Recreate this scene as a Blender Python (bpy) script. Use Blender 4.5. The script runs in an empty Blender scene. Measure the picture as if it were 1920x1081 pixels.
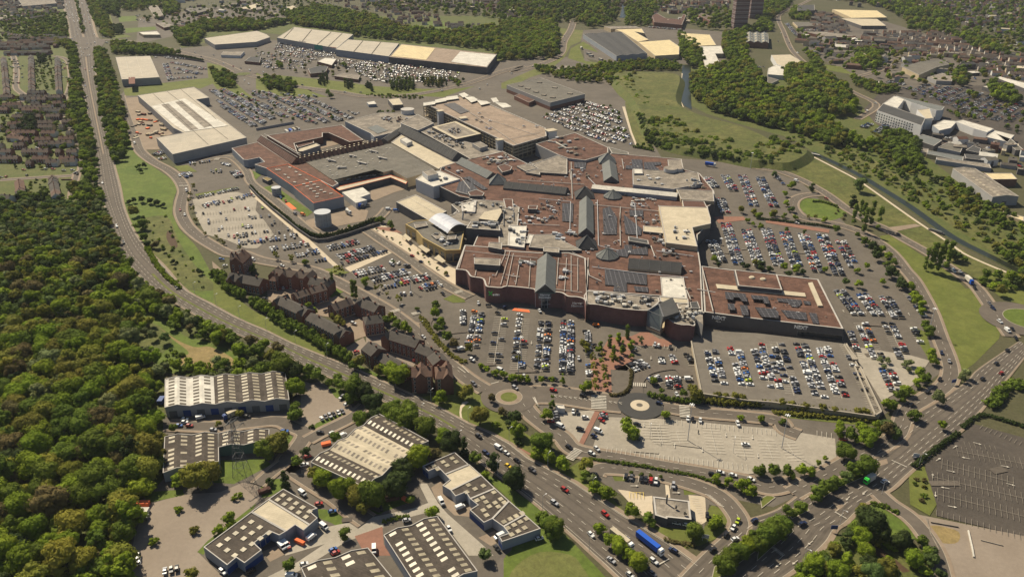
import bpy, math, random
import numpy as np
from mathutils import Vector
random.seed(7)
rng = np.random.default_rng(7)
sc = bpy.context.scene
# ------------------------------------------------------------ camera, light, exposure
H = 274.0; F = 1500.0; PITCH = math.radians(26.5)
cam_d = bpy.data.cameras.new('camera'); cam = bpy.data.objects.new('camera', cam_d)
sc.collection.objects.link(cam); sc.camera = cam
cam.location = (0, 0, H); cam.rotation_euler = (math.pi/2 - PITCH, 0, 0)
cam_d.sensor_width = 36; cam_d.lens = F/1920*36; cam_d.clip_start = 5; cam_d.clip_end = 20000
SUN_DIR = Vector((-13.6, 17.0, 23.5)).normalized()      # towards the sun
sun_el = math.asin(SUN_DIR.z); sun_az = math.atan2(SUN_DIR.x, SUN_DIR.y)
w = bpy.data.worlds.new('World'); sc.world = w; w.use_nodes = True
nt = w.node_tree; bg = nt.nodes['Background']; sky = nt.nodes.new('ShaderNodeTexSky')
sky.sky_type = 'NISHITA'; sky.sun_disc = False; sky.sun_elevation = sun_el; sky.sun_rotation = sun_az
nt.links.new(sky.outputs[0], bg.inputs[0]); bg.inputs[1].default_value = 0.05
sl = bpy.data.lights.new('sun', 'SUN'); sl.energy = 4.6; sl.angle = math.radians(.5); sl.color = (1, .89, .69)
so = bpy.data.objects.new('sun', sl); sc.collection.objects.link(so)
so.rotation_euler = SUN_DIR.to_track_quat('Z', 'Y').to_euler(); so.location = (0, 800, 900)
sc.view_settings.view_transform = 'Standard'; sc.view_settings.look = 'None'
sc.view_settings.exposure = 0.60; sc.view_settings.gamma = 1
sc.cycles.use_denoising = True
sc.cycles.volume_bounces = 0; sc.cycles.max_bounces = 6; sc.cycles.transparent_max_bounces = 4

# ------------------------------------------------------------ helpers
def P(px, py, z=0.0):
    """where the sight line of a photo pixel meets the height z"""
    u = (px-960)/F; v = -(py-540.5)/F
    dy = math.cos(PITCH)+v*math.sin(PITCH); dz = -math.sin(PITCH)+v*math.cos(PITCH)
    t = (z-H)/dz
    return (u*t, dy*t, z)
def scale_at(x, y, z=0):
    return F/(y*math.cos(PITCH)+(H-z)*math.sin(PITCH))
CR = dict(Z=(0,0,1), A=(0,0,3.84), B=(480,0,3.84), C=(940,0,3.84), D=(1420,0,3.84), E=(0,260,3.84), F=(300,260,3.84),
  G=(700,200,4.8), H=(1060,200,4.8), I=(700,400,4.8), J=(1060,400,4.8), K=(1420,260,3.84), L=(1420,520,3.84),
  M=(960,560,3.84), N=(400,440,3.84), O=(0,520,3.84), Q=(1420,800,3.84), R=(960,800,3.84), S=(540,760,3.84),
  T=(220,800,3.84), U=(280,620,3.84), V=(0,800,6.4), W=(700,600,4.8), X=(480,180,6.4), Y=(760,360,6.4),
  a=(400,460,7.385), b=(600,540,5.404), c=(0,60,7.72), d=(900,530,9.6), e=(1200,550,9.6))
def k(s):
    """'G 1,2 3,4 H 5,6' -> photo pixels; a letter names the crop the numbers were read in"""
    out = []; c = CR['Z']
    for t in s.split():
        if t in CR: c = CR[t]
        else:
            v = t.split(','); out.append((c[0]+float(v[0])/c[2], c[1]+float(v[1])/c[2])+tuple(float(q) for q in v[2:]))
    return out
def W(s, z=0.0):
    return [P(p[0], p[1], z) for p in (k(s) if isinstance(s, str) else s)]
ORD = 'first second third fourth fifth sixth seventh eighth ninth tenth eleventh twelfth thirteenth fourteenth fifteenth sixteenth seventeenth eighteenth nineteenth twentieth'.split()
TENS = ['', '', 'twenty', 'thirty', 'forty', 'fifty', 'sixty', 'seventy', 'eighty', 'ninety']
def nth(i):
    if i < 20: return ORD[i]
    n = i+1
    if n >= 100: return 'hundred and ' + nth(n-101) if n > 100 else 'hundredth'
    return TENS[n//10][:-1]+'ieth' if n % 10 == 0 else TENS[n//10]+'-'+ORD[n % 10-1]

MATS = {}
def mat(name, col, rough=.9, var=.15, scale=.05, col2=None, fine=0.0, spec=.2, metal=0.0, src=None, wave=None, felt=None, streak=0.0):
    """procedural material: two scales of noise between col and col2 in world metres"""
    if name in MATS: return MATS[name]
    m = bpy.data.materials.new(name); m.use_nodes = True; n = m.node_tree.nodes; l = m.node_tree.links
    b = n['Principled BSDF']; b.inputs['Roughness'].default_value = rough
    b.inputs['Specular IOR Level'].default_value = spec; b.inputs['Metallic'].default_value = metal
    geo = n.new('ShaderNodeNewGeometry'); pos = geo.outputs['Position']
    if src == 'object':
        oi = n.new('ShaderNodeObjectInfo'); base = oi.outputs['Color']
    elif src == 'attr':
        at = n.new('ShaderNodeAttribute'); at.attribute_name = 'tint'; base = at.outputs['Color']
    else: base = None
    nz = n.new('ShaderNodeTexNoise'); nz.inputs['Scale'].default_value = scale; nz.inputs['Detail'].default_value = 6
    nz.inputs['Roughness'].default_value = .65
    l.new(pos, nz.inputs['Vector'])
    mr = n.new('ShaderNodeMapRange'); mr.inputs[1].default_value = .3; mr.inputs[2].default_value = .7
    l.new(nz.outputs[0], mr.inputs[0])
    mx = n.new('ShaderNodeMix'); mx.data_type = 'RGBA'; l.new(mr.outputs[0], mx.inputs['Factor'])
    if base is None:
        c2 = col2 if col2 else tuple(c*(1+var) for c in col); c1 = col if col2 else tuple(c*(1-var) for c in col)
        mx.inputs['A'].default_value = (*c1, 1); mx.inputs['B'].default_value = (*c2, 1); out = mx.outputs['Result']
    else:
        mr.inputs[3].default_value = 1-var; mr.inputs[4].default_value = 1+var
        vm = n.new('ShaderNodeVectorMath'); vm.operation = 'SCALE'; l.new(base, vm.inputs[0]); l.new(mr.outputs[0], vm.inputs['Scale'])
        out = vm.outputs[0]
    if fine:
        n2 = n.new('ShaderNodeTexNoise'); n2.inputs['Scale'].default_value = .45; n2.inputs['Detail'].default_value = 5
        n2.inputs['Roughness'].default_value = .8
        l.new(pos, n2.inputs['Vector'])
        m2 = n.new('ShaderNodeMapRange'); m2.inputs[1].default_value = .25; m2.inputs[2].default_value = .75
        m2.inputs[3].default_value = 1-fine; m2.inputs[4].default_value = 1+fine; l.new(n2.outputs[0], m2.inputs[0])
        v2 = n.new('ShaderNodeVectorMath'); v2.operation = 'SCALE'; l.new(out, v2.inputs[0]); l.new(m2.outputs[0], v2.inputs['Scale'])
        out = v2.outputs[0]
    if felt:                                             # (sheet length, width, depth, angle): laid in strips with seams, each strip weathered differently
        mp = n.new('ShaderNodeMapping'); mp.inputs['Rotation'].default_value = (0, 0, felt[3]); l.new(pos, mp.inputs[0])
        bt = n.new('ShaderNodeTexBrick'); bt.inputs['Scale'].default_value = 1; bt.inputs['Brick Width'].default_value = felt[0]; bt.inputs['Row Height'].default_value = felt[1]
        bt.inputs['Mortar Size'].default_value = .12; bt.inputs['Mortar Smooth'].default_value = .4; bt.inputs['Bias'].default_value = 0
        bt.inputs['Color1'].default_value = (1-felt[2],)*3+(1,); bt.inputs['Color2'].default_value = (1+felt[2],)*3+(1,); bt.inputs['Mortar'].default_value = (1-felt[2]*1.8,)*3+(1,)
        l.new(mp.outputs[0], bt.inputs['Vector']); v4 = n.new('ShaderNodeVectorMath'); v4.operation = 'MULTIPLY'; l.new(out, v4.inputs[0]); l.new(bt.outputs[0], v4.inputs[1]); out = v4.outputs[0]
    if streak:                                           # stains, puddle marks and patches of a few metres
        n5 = n.new('ShaderNodeTexNoise'); n5.inputs['Scale'].default_value = .13; n5.inputs['Detail'].default_value = 8; n5.inputs['Roughness'].default_value = .75; n5.inputs['Distortion'].default_value = .8; l.new(pos, n5.inputs['Vector'])
        m5 = n.new('ShaderNodeMapRange'); m5.inputs[1].default_value = .42; m5.inputs[2].default_value = .62; m5.inputs[3].default_value = 1-streak; m5.inputs[4].default_value = 1+streak*.6; l.new(n5.outputs[0], m5.inputs[0])
        v5 = n.new('ShaderNodeVectorMath'); v5.operation = 'SCALE'; l.new(out, v5.inputs[0]); l.new(m5.outputs[0], v5.inputs['Scale']); out = v5.outputs[0]
    if wave:                                             # (period m, depth): ribs or seams
        for ax in ((0, 1) if len(wave) > 2 else (0,)):
            sp = n.new('ShaderNodeSeparateXYZ'); l.new(pos, sp.inputs[0])
            mo = n.new('ShaderNodeMath'); mo.operation = 'FRACT'; di = n.new('ShaderNodeMath'); di.operation = 'DIVIDE'
            l.new(sp.outputs[ax], di.inputs[0]); di.inputs[1].default_value = wave[0]; l.new(di.outputs[0], mo.inputs[0])
            gt = n.new('ShaderNodeMath'); gt.operation = 'GREATER_THAN'; gt.inputs[1].default_value = .12; l.new(mo.outputs[0], gt.inputs[0])
            m3 = n.new('ShaderNodeMapRange'); m3.inputs[3].default_value = 1-wave[1]; m3.inputs[4].default_value = 1; l.new(gt.outputs[0], m3.inputs[0])
            v3 = n.new('ShaderNodeVectorMath'); v3.operation = 'SCALE'; l.new(out, v3.inputs[0]); l.new(m3.outputs[0], v3.inputs['Scale']); out = v3.outputs[0]
    l.new(out, b.inputs['Base Color'])
    MATS[name] = m; return m

def tag(o, label=None, cat=None, group=None, kind=None):
    if label: o['label'] = label
    if cat: o['category'] = cat
    if group: o['group'] = group
    if kind: o['kind'] = kind
    return o
def empty(name, loc=(0, 0, 0), rz=0, label=None, cat=None, group=None):
    o = bpy.data.objects.new(name, None); sc.collection.objects.link(o); o.location = loc; o.rotation_euler = (0, 0, rz)
    o.empty_display_size = .5
    return tag(o, label, cat, group)
def meshobj(name, me, parent=None, loc=None, rz=None):
    o = bpy.data.objects.new(name, me); sc.collection.objects.link(o)
    if parent is not None: o.parent = parent
    if loc is not None: o.location = loc
    if rz is not None: o.rotation_euler = (0, 0, rz)
    return o
class MB:
    def __init__(s): s.v = []; s.f = []; s.m = []
    def face(s, pts, m=0):
        i = len(s.v); s.v += [tuple(p) for p in pts]; s.f.append(tuple(range(i, i+len(pts)))); s.m.append(m)
    def flat(s, pts, m=0):
        from mathutils.geometry import tessellate_polygon
        for t in tessellate_polygon([[Vector(p) for p in pts]]):
            a, b, c = [pts[i] for i in t]; cr = (b[0]-a[0])*(c[1]-a[1])-(b[1]-a[1])*(c[0]-a[0])
            if abs(cr) > 1e-6: s.face([a, b, c] if cr > 0 else [a, c, b], m)
    def prism(s, pts, z0, z1, m=0, top=True, mt=None, sides=True):
        pts = ccw(pts); n = len(pts)
        if sides:
            for i in range(n):
                a = pts[i]; b = pts[(i+1) % n]
                s.face([(a[0], a[1], z0), (b[0], b[1], z0), (b[0], b[1], z1), (a[0], a[1], z1)], m)
        if top: s.flat([(p[0], p[1], z1) for p in pts], m if mt is None else mt)
    def box(s, cx, cy, z0, lx, ly, h, rz=0, m=0, mt=None):
        c, sn = math.cos(rz), math.sin(rz)
        s.prism([(cx+c*x-sn*y, cy+sn*x+c*y) for x, y in ((-lx/2, -ly/2), (lx/2, -ly/2), (lx/2, ly/2), (-lx/2, ly/2))], z0, z0+h, m, mt=mt)
    def beam(s, a, b, w, m=0):
        a = Vector(a); b = Vector(b); d = (b-a).normalized(); u = d.cross(Vector((0, 0, 1)))
        if u.length < .01: u = Vector((1, 0, 0))
        u.normalize(); v = d.cross(u); u = u*w/2; v = v*w/2
        A = [a+u+v, a-u+v, a-u-v, a+u-v]; B = [p+(b-a) for p in A]
        for i in range(4): s.face([A[i], B[i], B[(i+1) % 4], A[(i+1) % 4]], m)
        s.face(B, m); s.face(A[::-1], m)
    def cyl(s, cx, cy, z0, z1, r, r1=None, n=16, m=0, mt=None):
        r1 = r if r1 is None else r1
        for i in range(n):
            a, b = 2*math.pi*i/n, 2*math.pi*(i+1)/n
            s.face([(cx+r*math.cos(a), cy+r*math.sin(a), z0), (cx+r*math.cos(b), cy+r*math.sin(b), z0),
                    (cx+r1*math.cos(b), cy+r1*math.sin(b), z1), (cx+r1*math.cos(a), cy+r1*math.sin(a), z1)], m)
        if r1 > .01: s.face([(cx+r1*math.cos(2*math.pi*i/n), cy+r1*math.sin(2*math.pi*i/n), z1) for i in range(n)], m if mt is None else mt)
    def mesh(s, name, mats):
        me = bpy.data.meshes.new(name); me.from_pydata(s.v, [], s.f)
        for q in (mats if isinstance(mats, (list, tuple)) else [mats]): me.materials.append(q)
        me.polygons.foreach_set('material_index', s.m); me.update(); return me
    def build(s, name, mats, parent=None, origin=None):
        if parent is not None and origin is None: origin = parent.get('_o', (0, 0, 0))
        if origin is not None:
            s.v = [(x-origin[0], y-origin[1], z-origin[2]) for x, y, z in s.v]
        o = meshobj(name, s.mesh(name, mats), parent)
        if parent is None and origin is not None: o.location = origin
        return o
def ccw(p):
    a = sum(p[i][0]*p[(i+1) % len(p)][1]-p[(i+1) % len(p)][0]*p[i][1] for i in range(len(p)))
    return list(p) if a > 0 else list(p)[::-1]
def smooth(pts, n=5, closed=False):
    pts = [Vector(p) for p in pts]; N = len(pts); out = []
    for i in range(N if closed else N-1):
        if closed: p0, p1, p2, p3 = pts[i-1], pts[i], pts[(i+1) % N], pts[(i+2) % N]
        else: p0 = pts[max(i-1, 0)]; p1 = pts[i]; p2 = pts[i+1]; p3 = pts[min(i+2, N-1)]
        for j in range(n):
            t = j/n
            out.append(.5*((2*p1)+(p2-p0)*t+(2*p0-5*p1+4*p2-p3)*t*t+(3*p1-3*p2+p3-p0)*t**3))
    if not closed: out.append(pts[-1])
    return out
def resample(pts, n):
    pts = np.array([list(p) for p in pts], float); d = np.r_[0, np.cumsum(np.linalg.norm(np.diff(pts, axis=0), axis=1))]
    t = np.linspace(0, d[-1], n); return np.stack([np.interp(t, d, pts[:, i]) for i in range(3)], 1), d[-1]
def inside(x, y, poly):
    c = False; n = len(poly); j = n-1
    for i in range(n):
        xi, yi, xj, yj = poly[i][0], poly[i][1], poly[j][0], poly[j][1]
        if (yi > y) != (yj > y) and x < (xj-xi)*(y-yi)/(yj-yi)+xi: c = not c
        j = i
    return c

# ------------------------------------------------------------ materials
G = {}
G['ground'] = mat('m_ground', (.060, .062, .026), col2=(.085, .075, .040), scale=.02, fine=.35)
G['grass'] = mat('m_grass', (.088, .108, .020), col2=(.130, .138, .032), scale=.03, fine=.16, streak=.16)
G['lush'] = mat('m_lush', (.076, .112, .017), col2=(.112, .142, .026), scale=.04, fine=.25, streak=.16)
G['meadow'] = mat('m_meadow', (.092, .112, .026), col2=(.150, .142, .048), scale=.018, fine=.3, streak=.16)
G['dry'] = mat('m_dry', (.26, .19, .085), col2=(.17, .13, .05), scale=.08, fine=.35)
G['rough'] = mat('m_rough_pasture', (.070, .086, .020), col2=(.135, .128, .040), scale=.028, fine=.35, streak=.28)
G['scrub'] = mat('m_scrub', (.060, .082, .018), col2=(.105, .105, .032), scale=.05, fine=.5)
G['soil'] = mat('m_soil', (.085, .050, .030), col2=(.06, .04, .022), scale=.1, fine=.3)
G['asphalt'] = mat('m_asphalt', (.098, .084, .068), col2=(.138, .118, .094), scale=.018, fine=.10, felt=(34, 9, .035, .15), streak=.10)
G['dark_asphalt'] = mat('m_dark_asphalt', (.060, .051, .042), col2=(.085, .071, .058), scale=.02, fine=.14, felt=(34, 9, .035, .15), streak=.10)
G['pale'] = mat('m_pale_asphalt', (.255, .225, .18), col2=(.34, .30, .24), scale=.03, fine=.12, felt=(34, 9, .035, .15), streak=.10)
G['deck'] = mat('m_deck', (.125, .108, .088), col2=(.165, .145, .118), scale=.02, fine=.08, felt=(34, 9, .035, .15), streak=.10)
G['road'] = mat('m_road', (.098, .082, .066), col2=(.130, .108, .086), scale=.05, fine=.08, streak=.09)
G['new_road'] = mat('m_new_road', (.052, .05, .047), var=.1, fine=.1)
G['kerb'] = mat('m_kerb', (.32, .28, .22), var=.12, fine=.1)
G['pave'] = mat('m_pave', (.20, .152, .108), col2=(.26, .20, .145), scale=.08, fine=.15)
G['plaza'] = mat('m_plaza', (.50, .42, .31), col2=(.42, .35, .25), scale=.06, fine=.12)
G['redpave'] = mat('m_red_paving', (.25, .125, .085), col2=(.20, .105, .075), scale=.1, fine=.15)
G['concrete'] = mat('m_concrete', (.36, .32, .26), col2=(.27, .24, .19), scale=.06, fine=.15)
G['water'] = mat('m_water', (.020, .024, .014), rough=.3, var=.2, spec=.22)
G['fline'] = mat('m_faint_line', (.19, .165, .13), var=.35, scale=.4)
G['line'] = mat('m_line', (.46, .42, .35), var=.2, scale=.6)
G['yline'] = mat('m_yellow_line', (.62, .46, .12), var=.2, scale=.6)
G['orange'] = mat('m_orange', (.72, .16, .06), var=.1)
# roofs and walls
G['rbrown'] = mat('r_brown', (.098, .052, .037), col2=(.142, .075, .052), scale=.035, fine=.22, felt=(13, 5, .13, .12), streak=.32)
G['rdbrown'] = mat('r_dark_brown', (.085, .047, .035), col2=(.115, .06, .044), scale=.05, fine=.18, felt=(9, 3, .08, .5), streak=.15)
G['rgrey'] = mat('r_grey', (.125, .115, .095), col2=(.15, .135, .11), scale=.04, fine=.2, felt=(18, 6, .06, .3), streak=.18)
G['rlight'] = mat('r_light', (.28, .24, .19), col2=(.19, .165, .135), scale=.09, fine=.22, felt=(7, 4, .10, .2), streak=.3)
G['rcream'] = mat('r_cream', (.50, .43, .31), col2=(.42, .36, .26), scale=.05, fine=.07, felt=(40, 1.2, .04, .35), streak=.12)
G['ryellow'] = mat('r_yellow', (.62, .50, .28), col2=(.52, .43, .26), scale=.06, fine=.1, felt=(30, 2, .05, 1.2), streak=.12)
G['rwhite'] = mat('r_white', (.60, .56, .48), col2=(.48, .45, .39), scale=.08, fine=.1, felt=(9, 3.4, .05, .2), streak=.16)
G['rstore'] = mat('r_store', (.44, .385, .30), col2=(.37, .33, .265), scale=.04, fine=.05, felt=(60, 1.5, .03, -.6), streak=.10)
G['rpink'] = mat('r_pink', (.31, .235, .175), col2=(.25, .19, .14), scale=.04, fine=.15, felt=(14, 7, .05, -.5), streak=.2)
G['rasb'] = mat('r_fibre', (.062, .050, .040), col2=(.092, .075, .060), scale=.06, fine=.25, felt=(30, 1.1, .10, .5), streak=.25)
G['rslate'] = mat('r_slate', (.052, .052, .052), col2=(.075, .072, .068), scale=.1, fine=.15)
G['rslate2'] = mat('r_slate_pale', (.16, .165, .155), col2=(.13, .135, .128), scale=.1, fine=.12, felt=(6, 2, .06, .2))
G['tile'] = mat('r_tile', (.105, .080, .062), col2=(.14, .102, .08), scale=.12, fine=.25)
G['tiler'] = mat('r_tile_red', (.145, .085, .06), col2=(.115, .075, .056), scale=.12, fine=.25)
G['tileg'] = mat('r_tile_grey', (.068, .060, .052), col2=(.095, .083, .07), scale=.12, fine=.25)
G['glassroof'] = mat('r_glass', (.085, .10, .105), rough=.35, var=.2, scale=.3, spec=.5)
G['solar'] = mat('r_solar', (.036, .034, .036), rough=.55, var=.3, scale=.5, spec=.2, wave=(3.4, -1.6, 2))
G['wgrey'] = mat('w_grey', (.30, .29, .28), var=.08, scale=.08, fine=.05)
G['wblue'] = mat('w_blue_grey', (.25, .27, .30), var=.08, scale=.08, fine=.06)
G['wwhite'] = mat('w_white', (.55, .54, .52), var=.06, scale=.1, fine=.04)
G['wbrick'] = mat('w_brick', (.145, .068, .048), col2=(.185, .090, .064), scale=.3, fine=.2)
G['wpurple'] = mat('w_purple_brick', (.155, .080, .075), col2=(.19, .098, .085), scale=.15, fine=.15, streak=.1)
G['wdark'] = mat('w_dark', (.10, .095, .095), var=.15, scale=.1, fine=.1)
G['wtan'] = mat('w_tan', (.42, .34, .22), var=.1, scale=.1, fine=.06)
G['wyellow'] = mat('w_yellow', (.38, .28, .12), var=.1, scale=.1, fine=.05)
G['wgreen'] = mat('w_green', (.10, .16, .13), var=.1)
G['glass'] = mat('glass', (.03, .04, .05), rough=.12, var=.3, scale=.4, spec=.6)
G['coping'] = mat('coping', (.40, .37, .33), var=.12, scale=.1, fine=.08)
G['metal'] = mat('metal', (.42, .42, .42), var=.1, rough=.5)
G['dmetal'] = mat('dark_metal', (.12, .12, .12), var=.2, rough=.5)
G['blue'] = mat('blue_paint', (.02, .055, .19), var=.1, rough=.5)
G['rooflight'] = mat('rooflight', (.33, .285, .20), var=.4, scale=.15, fine=.3, rough=.4)
G['white'] = mat('white_paint', (.72, .72, .70), var=.05)
G['green'] = mat('green_paint', (.04, .45, .06), var=.05)

# ------------------------------------------------------------ flat setting sheets
def wear(L, R, fr, wd=.02):
    for t in fr: pair_road('wheel_track', 'track', L+(R-L)*(t-wd), L+(R-L)*(t+wd), n=len(L), raw=True)
G['track'] = mat('m_track', (.078, .066, .054), col2=(.105, .088, .07), scale=.08, fine=.1, streak=.12)
LAY = [0.02]
def sheet(name, m, pts, z=None, curve=0, kind='structure', label=None, cat=None, parent=None):
    pz = 0 if z is None else z
    p = W(pts, pz) if isinstance(pts, str) else pts
    if curve: p = smooth(p, curve, True)
    if z is None: LAY[0] += .0024; pz = LAY[0]
    mb = MB(); mb.flat([(q[0], q[1], pz) for q in ccw(p)])
    o = mb.build(name, G[m]); tag(o, kind=kind); return o
def pair_road(name, m, left, right, n=160, t0=0, t1=1, z=None, raw=False):
    """road between its two traced edges"""
    L = smooth(W(left), 6) if not raw else left; R = smooth(W(right), 6) if not raw else right
    L, _ = resample(L, n); R, d = resample(R, n)
    if z is None: LAY[0] += .0024; z = LAY[0]
    mb = MB()
    A = L+(R-L)*t0; B = L+(R-L)*t1
    for i in range(n-1):
        mb.face([(A[i][0], A[i][1], z), (B[i][0], B[i][1], z), (B[i+1][0], B[i+1][1], z), (A[i+1][0], A[i+1][1], z)])
    tag(mb.build(name, G[m]), kind='structure'); return L, R, d
def ribbon_pts(line, w0, w1):
    p = [Vector((q[0], q[1], 0)) for q in line]; L = []; R = []
    for i in range(len(p)):
        d = (p[min(i+1, len(p)-1)]-p[max(i-1, 0)]).normalized(); nrm = Vector((-d.y, d.x, 0)); L.append(p[i]+nrm*w0); R.append(p[i]+nrm*w1)
    return L, R
MARK = MB()          # all painted lines are one sheet just above the tarmac
MARKZ = .80
def line_on(mb, pts, wd=.18, dash=None, z=None, gap=None, m=0):
    """pts: world polyline; dash=(on, off)"""
    z = MARKZ if z is None else z
    pts = [Vector((q[0], q[1], 0)) for q in pts]
    tot = 0; seg = []
    for a, b in zip(pts[:-1], pts[1:]):
        L = (b-a).length
        if L > 1e-4: seg.append((a, b, tot, L)); tot += L
    for a, b, s0, L in seg:
        d = (b-a)/L; nn = Vector((-d.y, d.x, 0))*wd/2
        if dash is None: spans = [(0, L)]
        else:
            per = dash[0]+dash[1]; spans = []; k0 = int(s0//per)
            for q in range(k0, int((s0+L)//per)+1):
                u0 = max(q*per-s0, 0); u1 = min(q*per+dash[0]-s0, L)
                if u1 > u0+.02: spans.append((u0, u1))
        for u0, u1 in spans:
            A = a+d*u0; B = a+d*u1
            mb.face([(A+nn).to_tuple()[:2]+(z,), (A-nn).to_tuple()[:2]+(z,), (B-nn).to_tuple()[:2]+(z,), (B+nn).to_tuple()[:2]+(z,)][::-1], m)
def band(name, m, line, w, z=None, curve=6, dash=None, kerb=True, edge=False):
    """road of constant width along a traced centre line"""
    c = smooth(W(line), curve) if isinstance(line, str) else line
    if kerb:
        L, R = ribbon_pts(c, w/2+2.0, -w/2-2.0); pair_road('pavement', 'pave', L, R, n=max(20, len(L)), raw=True)
        L, R = ribbon_pts(c, w/2+.25, -w/2-.25); pair_road('kerb', 'kerb', L, R, n=max(20, len(L)), raw=True)
    L, R = ribbon_pts(c, w/2, -w/2); pair_road(name, m, L, R, n=max(20, len(L)), raw=True)
    if dash: line_on(MARK, c, .2, dash)
    return c
# ------------------------------------------------------------ buildings
def shrink(pts, t):
    """offset a ccw polygon inwards by t"""
    p = [Vector((q[0], q[1])) for q in ccw(pts)]; n = len(p); out = []
    for i in range(n):
        a, b, c = p[i-1], p[i], p[(i+1) % n]
        d1 = (b-a).normalized(); d2 = (c-b).normalized(); n1 = Vector((-d1.y, d1.x)); n2 = Vector((-d2.y, d2.x))
        m = n1+n2; m = n1 if m.length < .1 else m.normalized(); s = t/max(m.dot(n1), .35)
        out.append(b+m*s)
    return out
def building(name, label, cat, at, group=None):
    p = P(*at) if len(at) == 2 else at
    o = empty(name, p, 0, label, cat, group); o['_o'] = tuple(p); return o
def slab(root, pts, h, roof='rbrown', wall='wbrick', base=0, par=.9, cop='coping', curve=0, label=None, rname='roof', wname='wall'):
    """flat roofed block traced at its roof height: walls, roof, parapet with pale coping"""
    p = W(pts, h) if isinstance(pts, str) else pts
    if curve: p = smooth(p, curve, True)
    p = ccw(p); mb = MB(); mb.prism(p, base, h, top=False); w_ = mb.build(wname, G[wall], root)
    if label: w_['label'] = label
    mb = MB(); mb.flat([(q[0], q[1], h-(.35 if par else 0)) for q in p]); mb.build(rname, G[roof], root)
    if par:
        q = shrink(p, par); mb = MB(); n = len(p)
        for i in range(n):
            a, b, c, d = p[i], p[(i+1) % n], q[(i+1) % n], q[i]
            mb.face([(a[0], a[1], h), (b[0], b[1], h), (c[0], c[1], h), (d[0], d[1], h)])
            mb.face([(d[0], d[1], h), (c[0], c[1], h), (c[0], c[1], h-.35), (d[0], d[1], h-.35)])
        mb.build('parapet', G[cop], root)
    return p
def patch(root, name, m, pts, h, thick=.25, legs=0, label=None):
    """a thin thing lying on a roof of height h"""
    mb = MB(); mb.prism(W(pts, h) if isinstance(pts, str) else pts, h, h+thick); o = mb.build(name, G[m], root)
    if label: o['label'] = label
    return o
def ridge(root, a, b, w, z1, z0, m='rslate', base=0, wm='wdark', names=('skylight_roof', 'skylight_wall'), hip=0, gm=None, ribs=0):
    """pitched roof: ridge from pixel a to pixel b at height z1, eaves z0, walls down to base"""
    A = Vector(P(*a, z1)); B = Vector(P(*b, z1)); d = (B-A).normalized(); n = Vector((-d.y, d.x, 0))*w/2
    E = [(A+n), (A-n), (B-n), (B+n)]; E = [(e.x, e.y, z0) for e in E]
    A2 = A+d*hip; B2 = B-d*hip
    mb = MB(); mb.face([E[1], E[2], B2, A2]); mb.face([E[3], E[0], A2, B2])
    gb = mb if hip else MB()
    gb.face([E[0], E[1], A2]); gb.face([E[2], E[3], B2])
    mb.build(names[0], G[m], root)
    wb = MB(); wb.prism(E, base, z0, top=False); wb.build(names[1], G[wm], root)
    if not hip: gb.build('gable', G[gm or wm], root)
    if ribs:
        mb = MB(); L = (B-A).length
        for i in range(int(L/ribs)+1):
            q = A+d*(i*ribs); 
            for s in (1, -1): mb.beam(q+Vector((0, 0, .12)), (q.x+s*n.x, q.y+s*n.y, z0+.12), .22)
        mb.build('ribs', G['dmetal'], root)
    return E
def cone(root, c, r, z1, z0, m='rslate', n=8, base=0, name='glass_cone', rot=.39):
    A = Vector(P(*c, z1)); pts = [(A.x+r*math.cos(rot+2*math.pi*i/n), A.y+r*math.sin(rot+2*math.pi*i/n), z0) for i in range(n)]
    mb = MB()
    for i in range(n): mb.face([pts[i], pts[(i+1) % n], A], 0)
    mb.prism(pts, base, z0, 1, top=False); o = mb.build(name, [G[m], G['wdark']], root)
    mb = MB()
    for q in pts: mb.beam(Vector(q)+Vector((0, 0, .1)), A+Vector((0, 0, .1)), .25)
    mb.build('rafters', G['rslate2'], o if False else root)
def clutter(root, pts, h, n, name='rooftop_unit', mats=('metal', 'rlight', 'dmetal', 'wwhite'), size=(1, 3.2), hh=(.6, 2)):
    """plant boxes, cowls and fans scattered on a roof"""
    p = W(pts, h) if isinstance(pts, str) else pts
    xs = [q[0] for q in p]; ys = [q[1] for q in p]; k_ = 0; tries = 0
    d = Vector(p[1])-Vector(p[0]); rz = math.atan2(d.y, d.x)
    while k_ < n and tries < n*30:
        tries += 1; x = random.uniform(min(xs), max(xs)); y = random.uniform(min(ys), max(ys))
        if not inside(x, y, p): continue
        mb = MB(); s = random.uniform(*size); s2 = s*random.uniform(.5, 1.1); t = random.uniform(*hh)
        mb.box(x, y, h+.15, s, s2, t, rz); mb.cyl(x, y, h+.15+t, h+.35+t, min(s, s2)*.33, n=8)
        if random.random() < .4: mb.box(x+s, y, h+.15, s*.9, .5, t*.5, rz)
        mb.build(name, G[random.choice(mats)], root); k_ += 1
def pipes(root, h, s, m='coping', w=.45, name='duct'):
    """ducts and walkways: pixel polylines separated by |"""
    for seg in s.split('|'):
        p = W(seg, h+.45); mb = MB()
        for a, b in zip(p[:-1], p[1:]): mb.beam(a, b, w)
        mb.build(name, G[m], root)
def rooflights(root, quad, h_at, nu, nv, su=.35, sv=.5, m='rooflight', skip=0.0, name='rooflight', jit=0, only=None):
    """grid of skylights on a roof given by a world-space bilinear surface function h_at(u, v)"""
    for i in range(nu):
        for j in range(nv):
            if random.random() < skip: continue
            u = (i+.5)/nu+random.uniform(-jit, jit)/nu; v = (j+.5)/nv
            du = su/nu/2; dv = sv/nv/2
            pts = [Vector(h_at(u+a*du, v+b*dv))+Vector((0, 0, .07)) for a, b in ((-1, -1), (1, -1), (1, 1), (-1, 1))]
            mb = MB(); mb.face(pts); mb.build(name, G[m], root)
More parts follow.
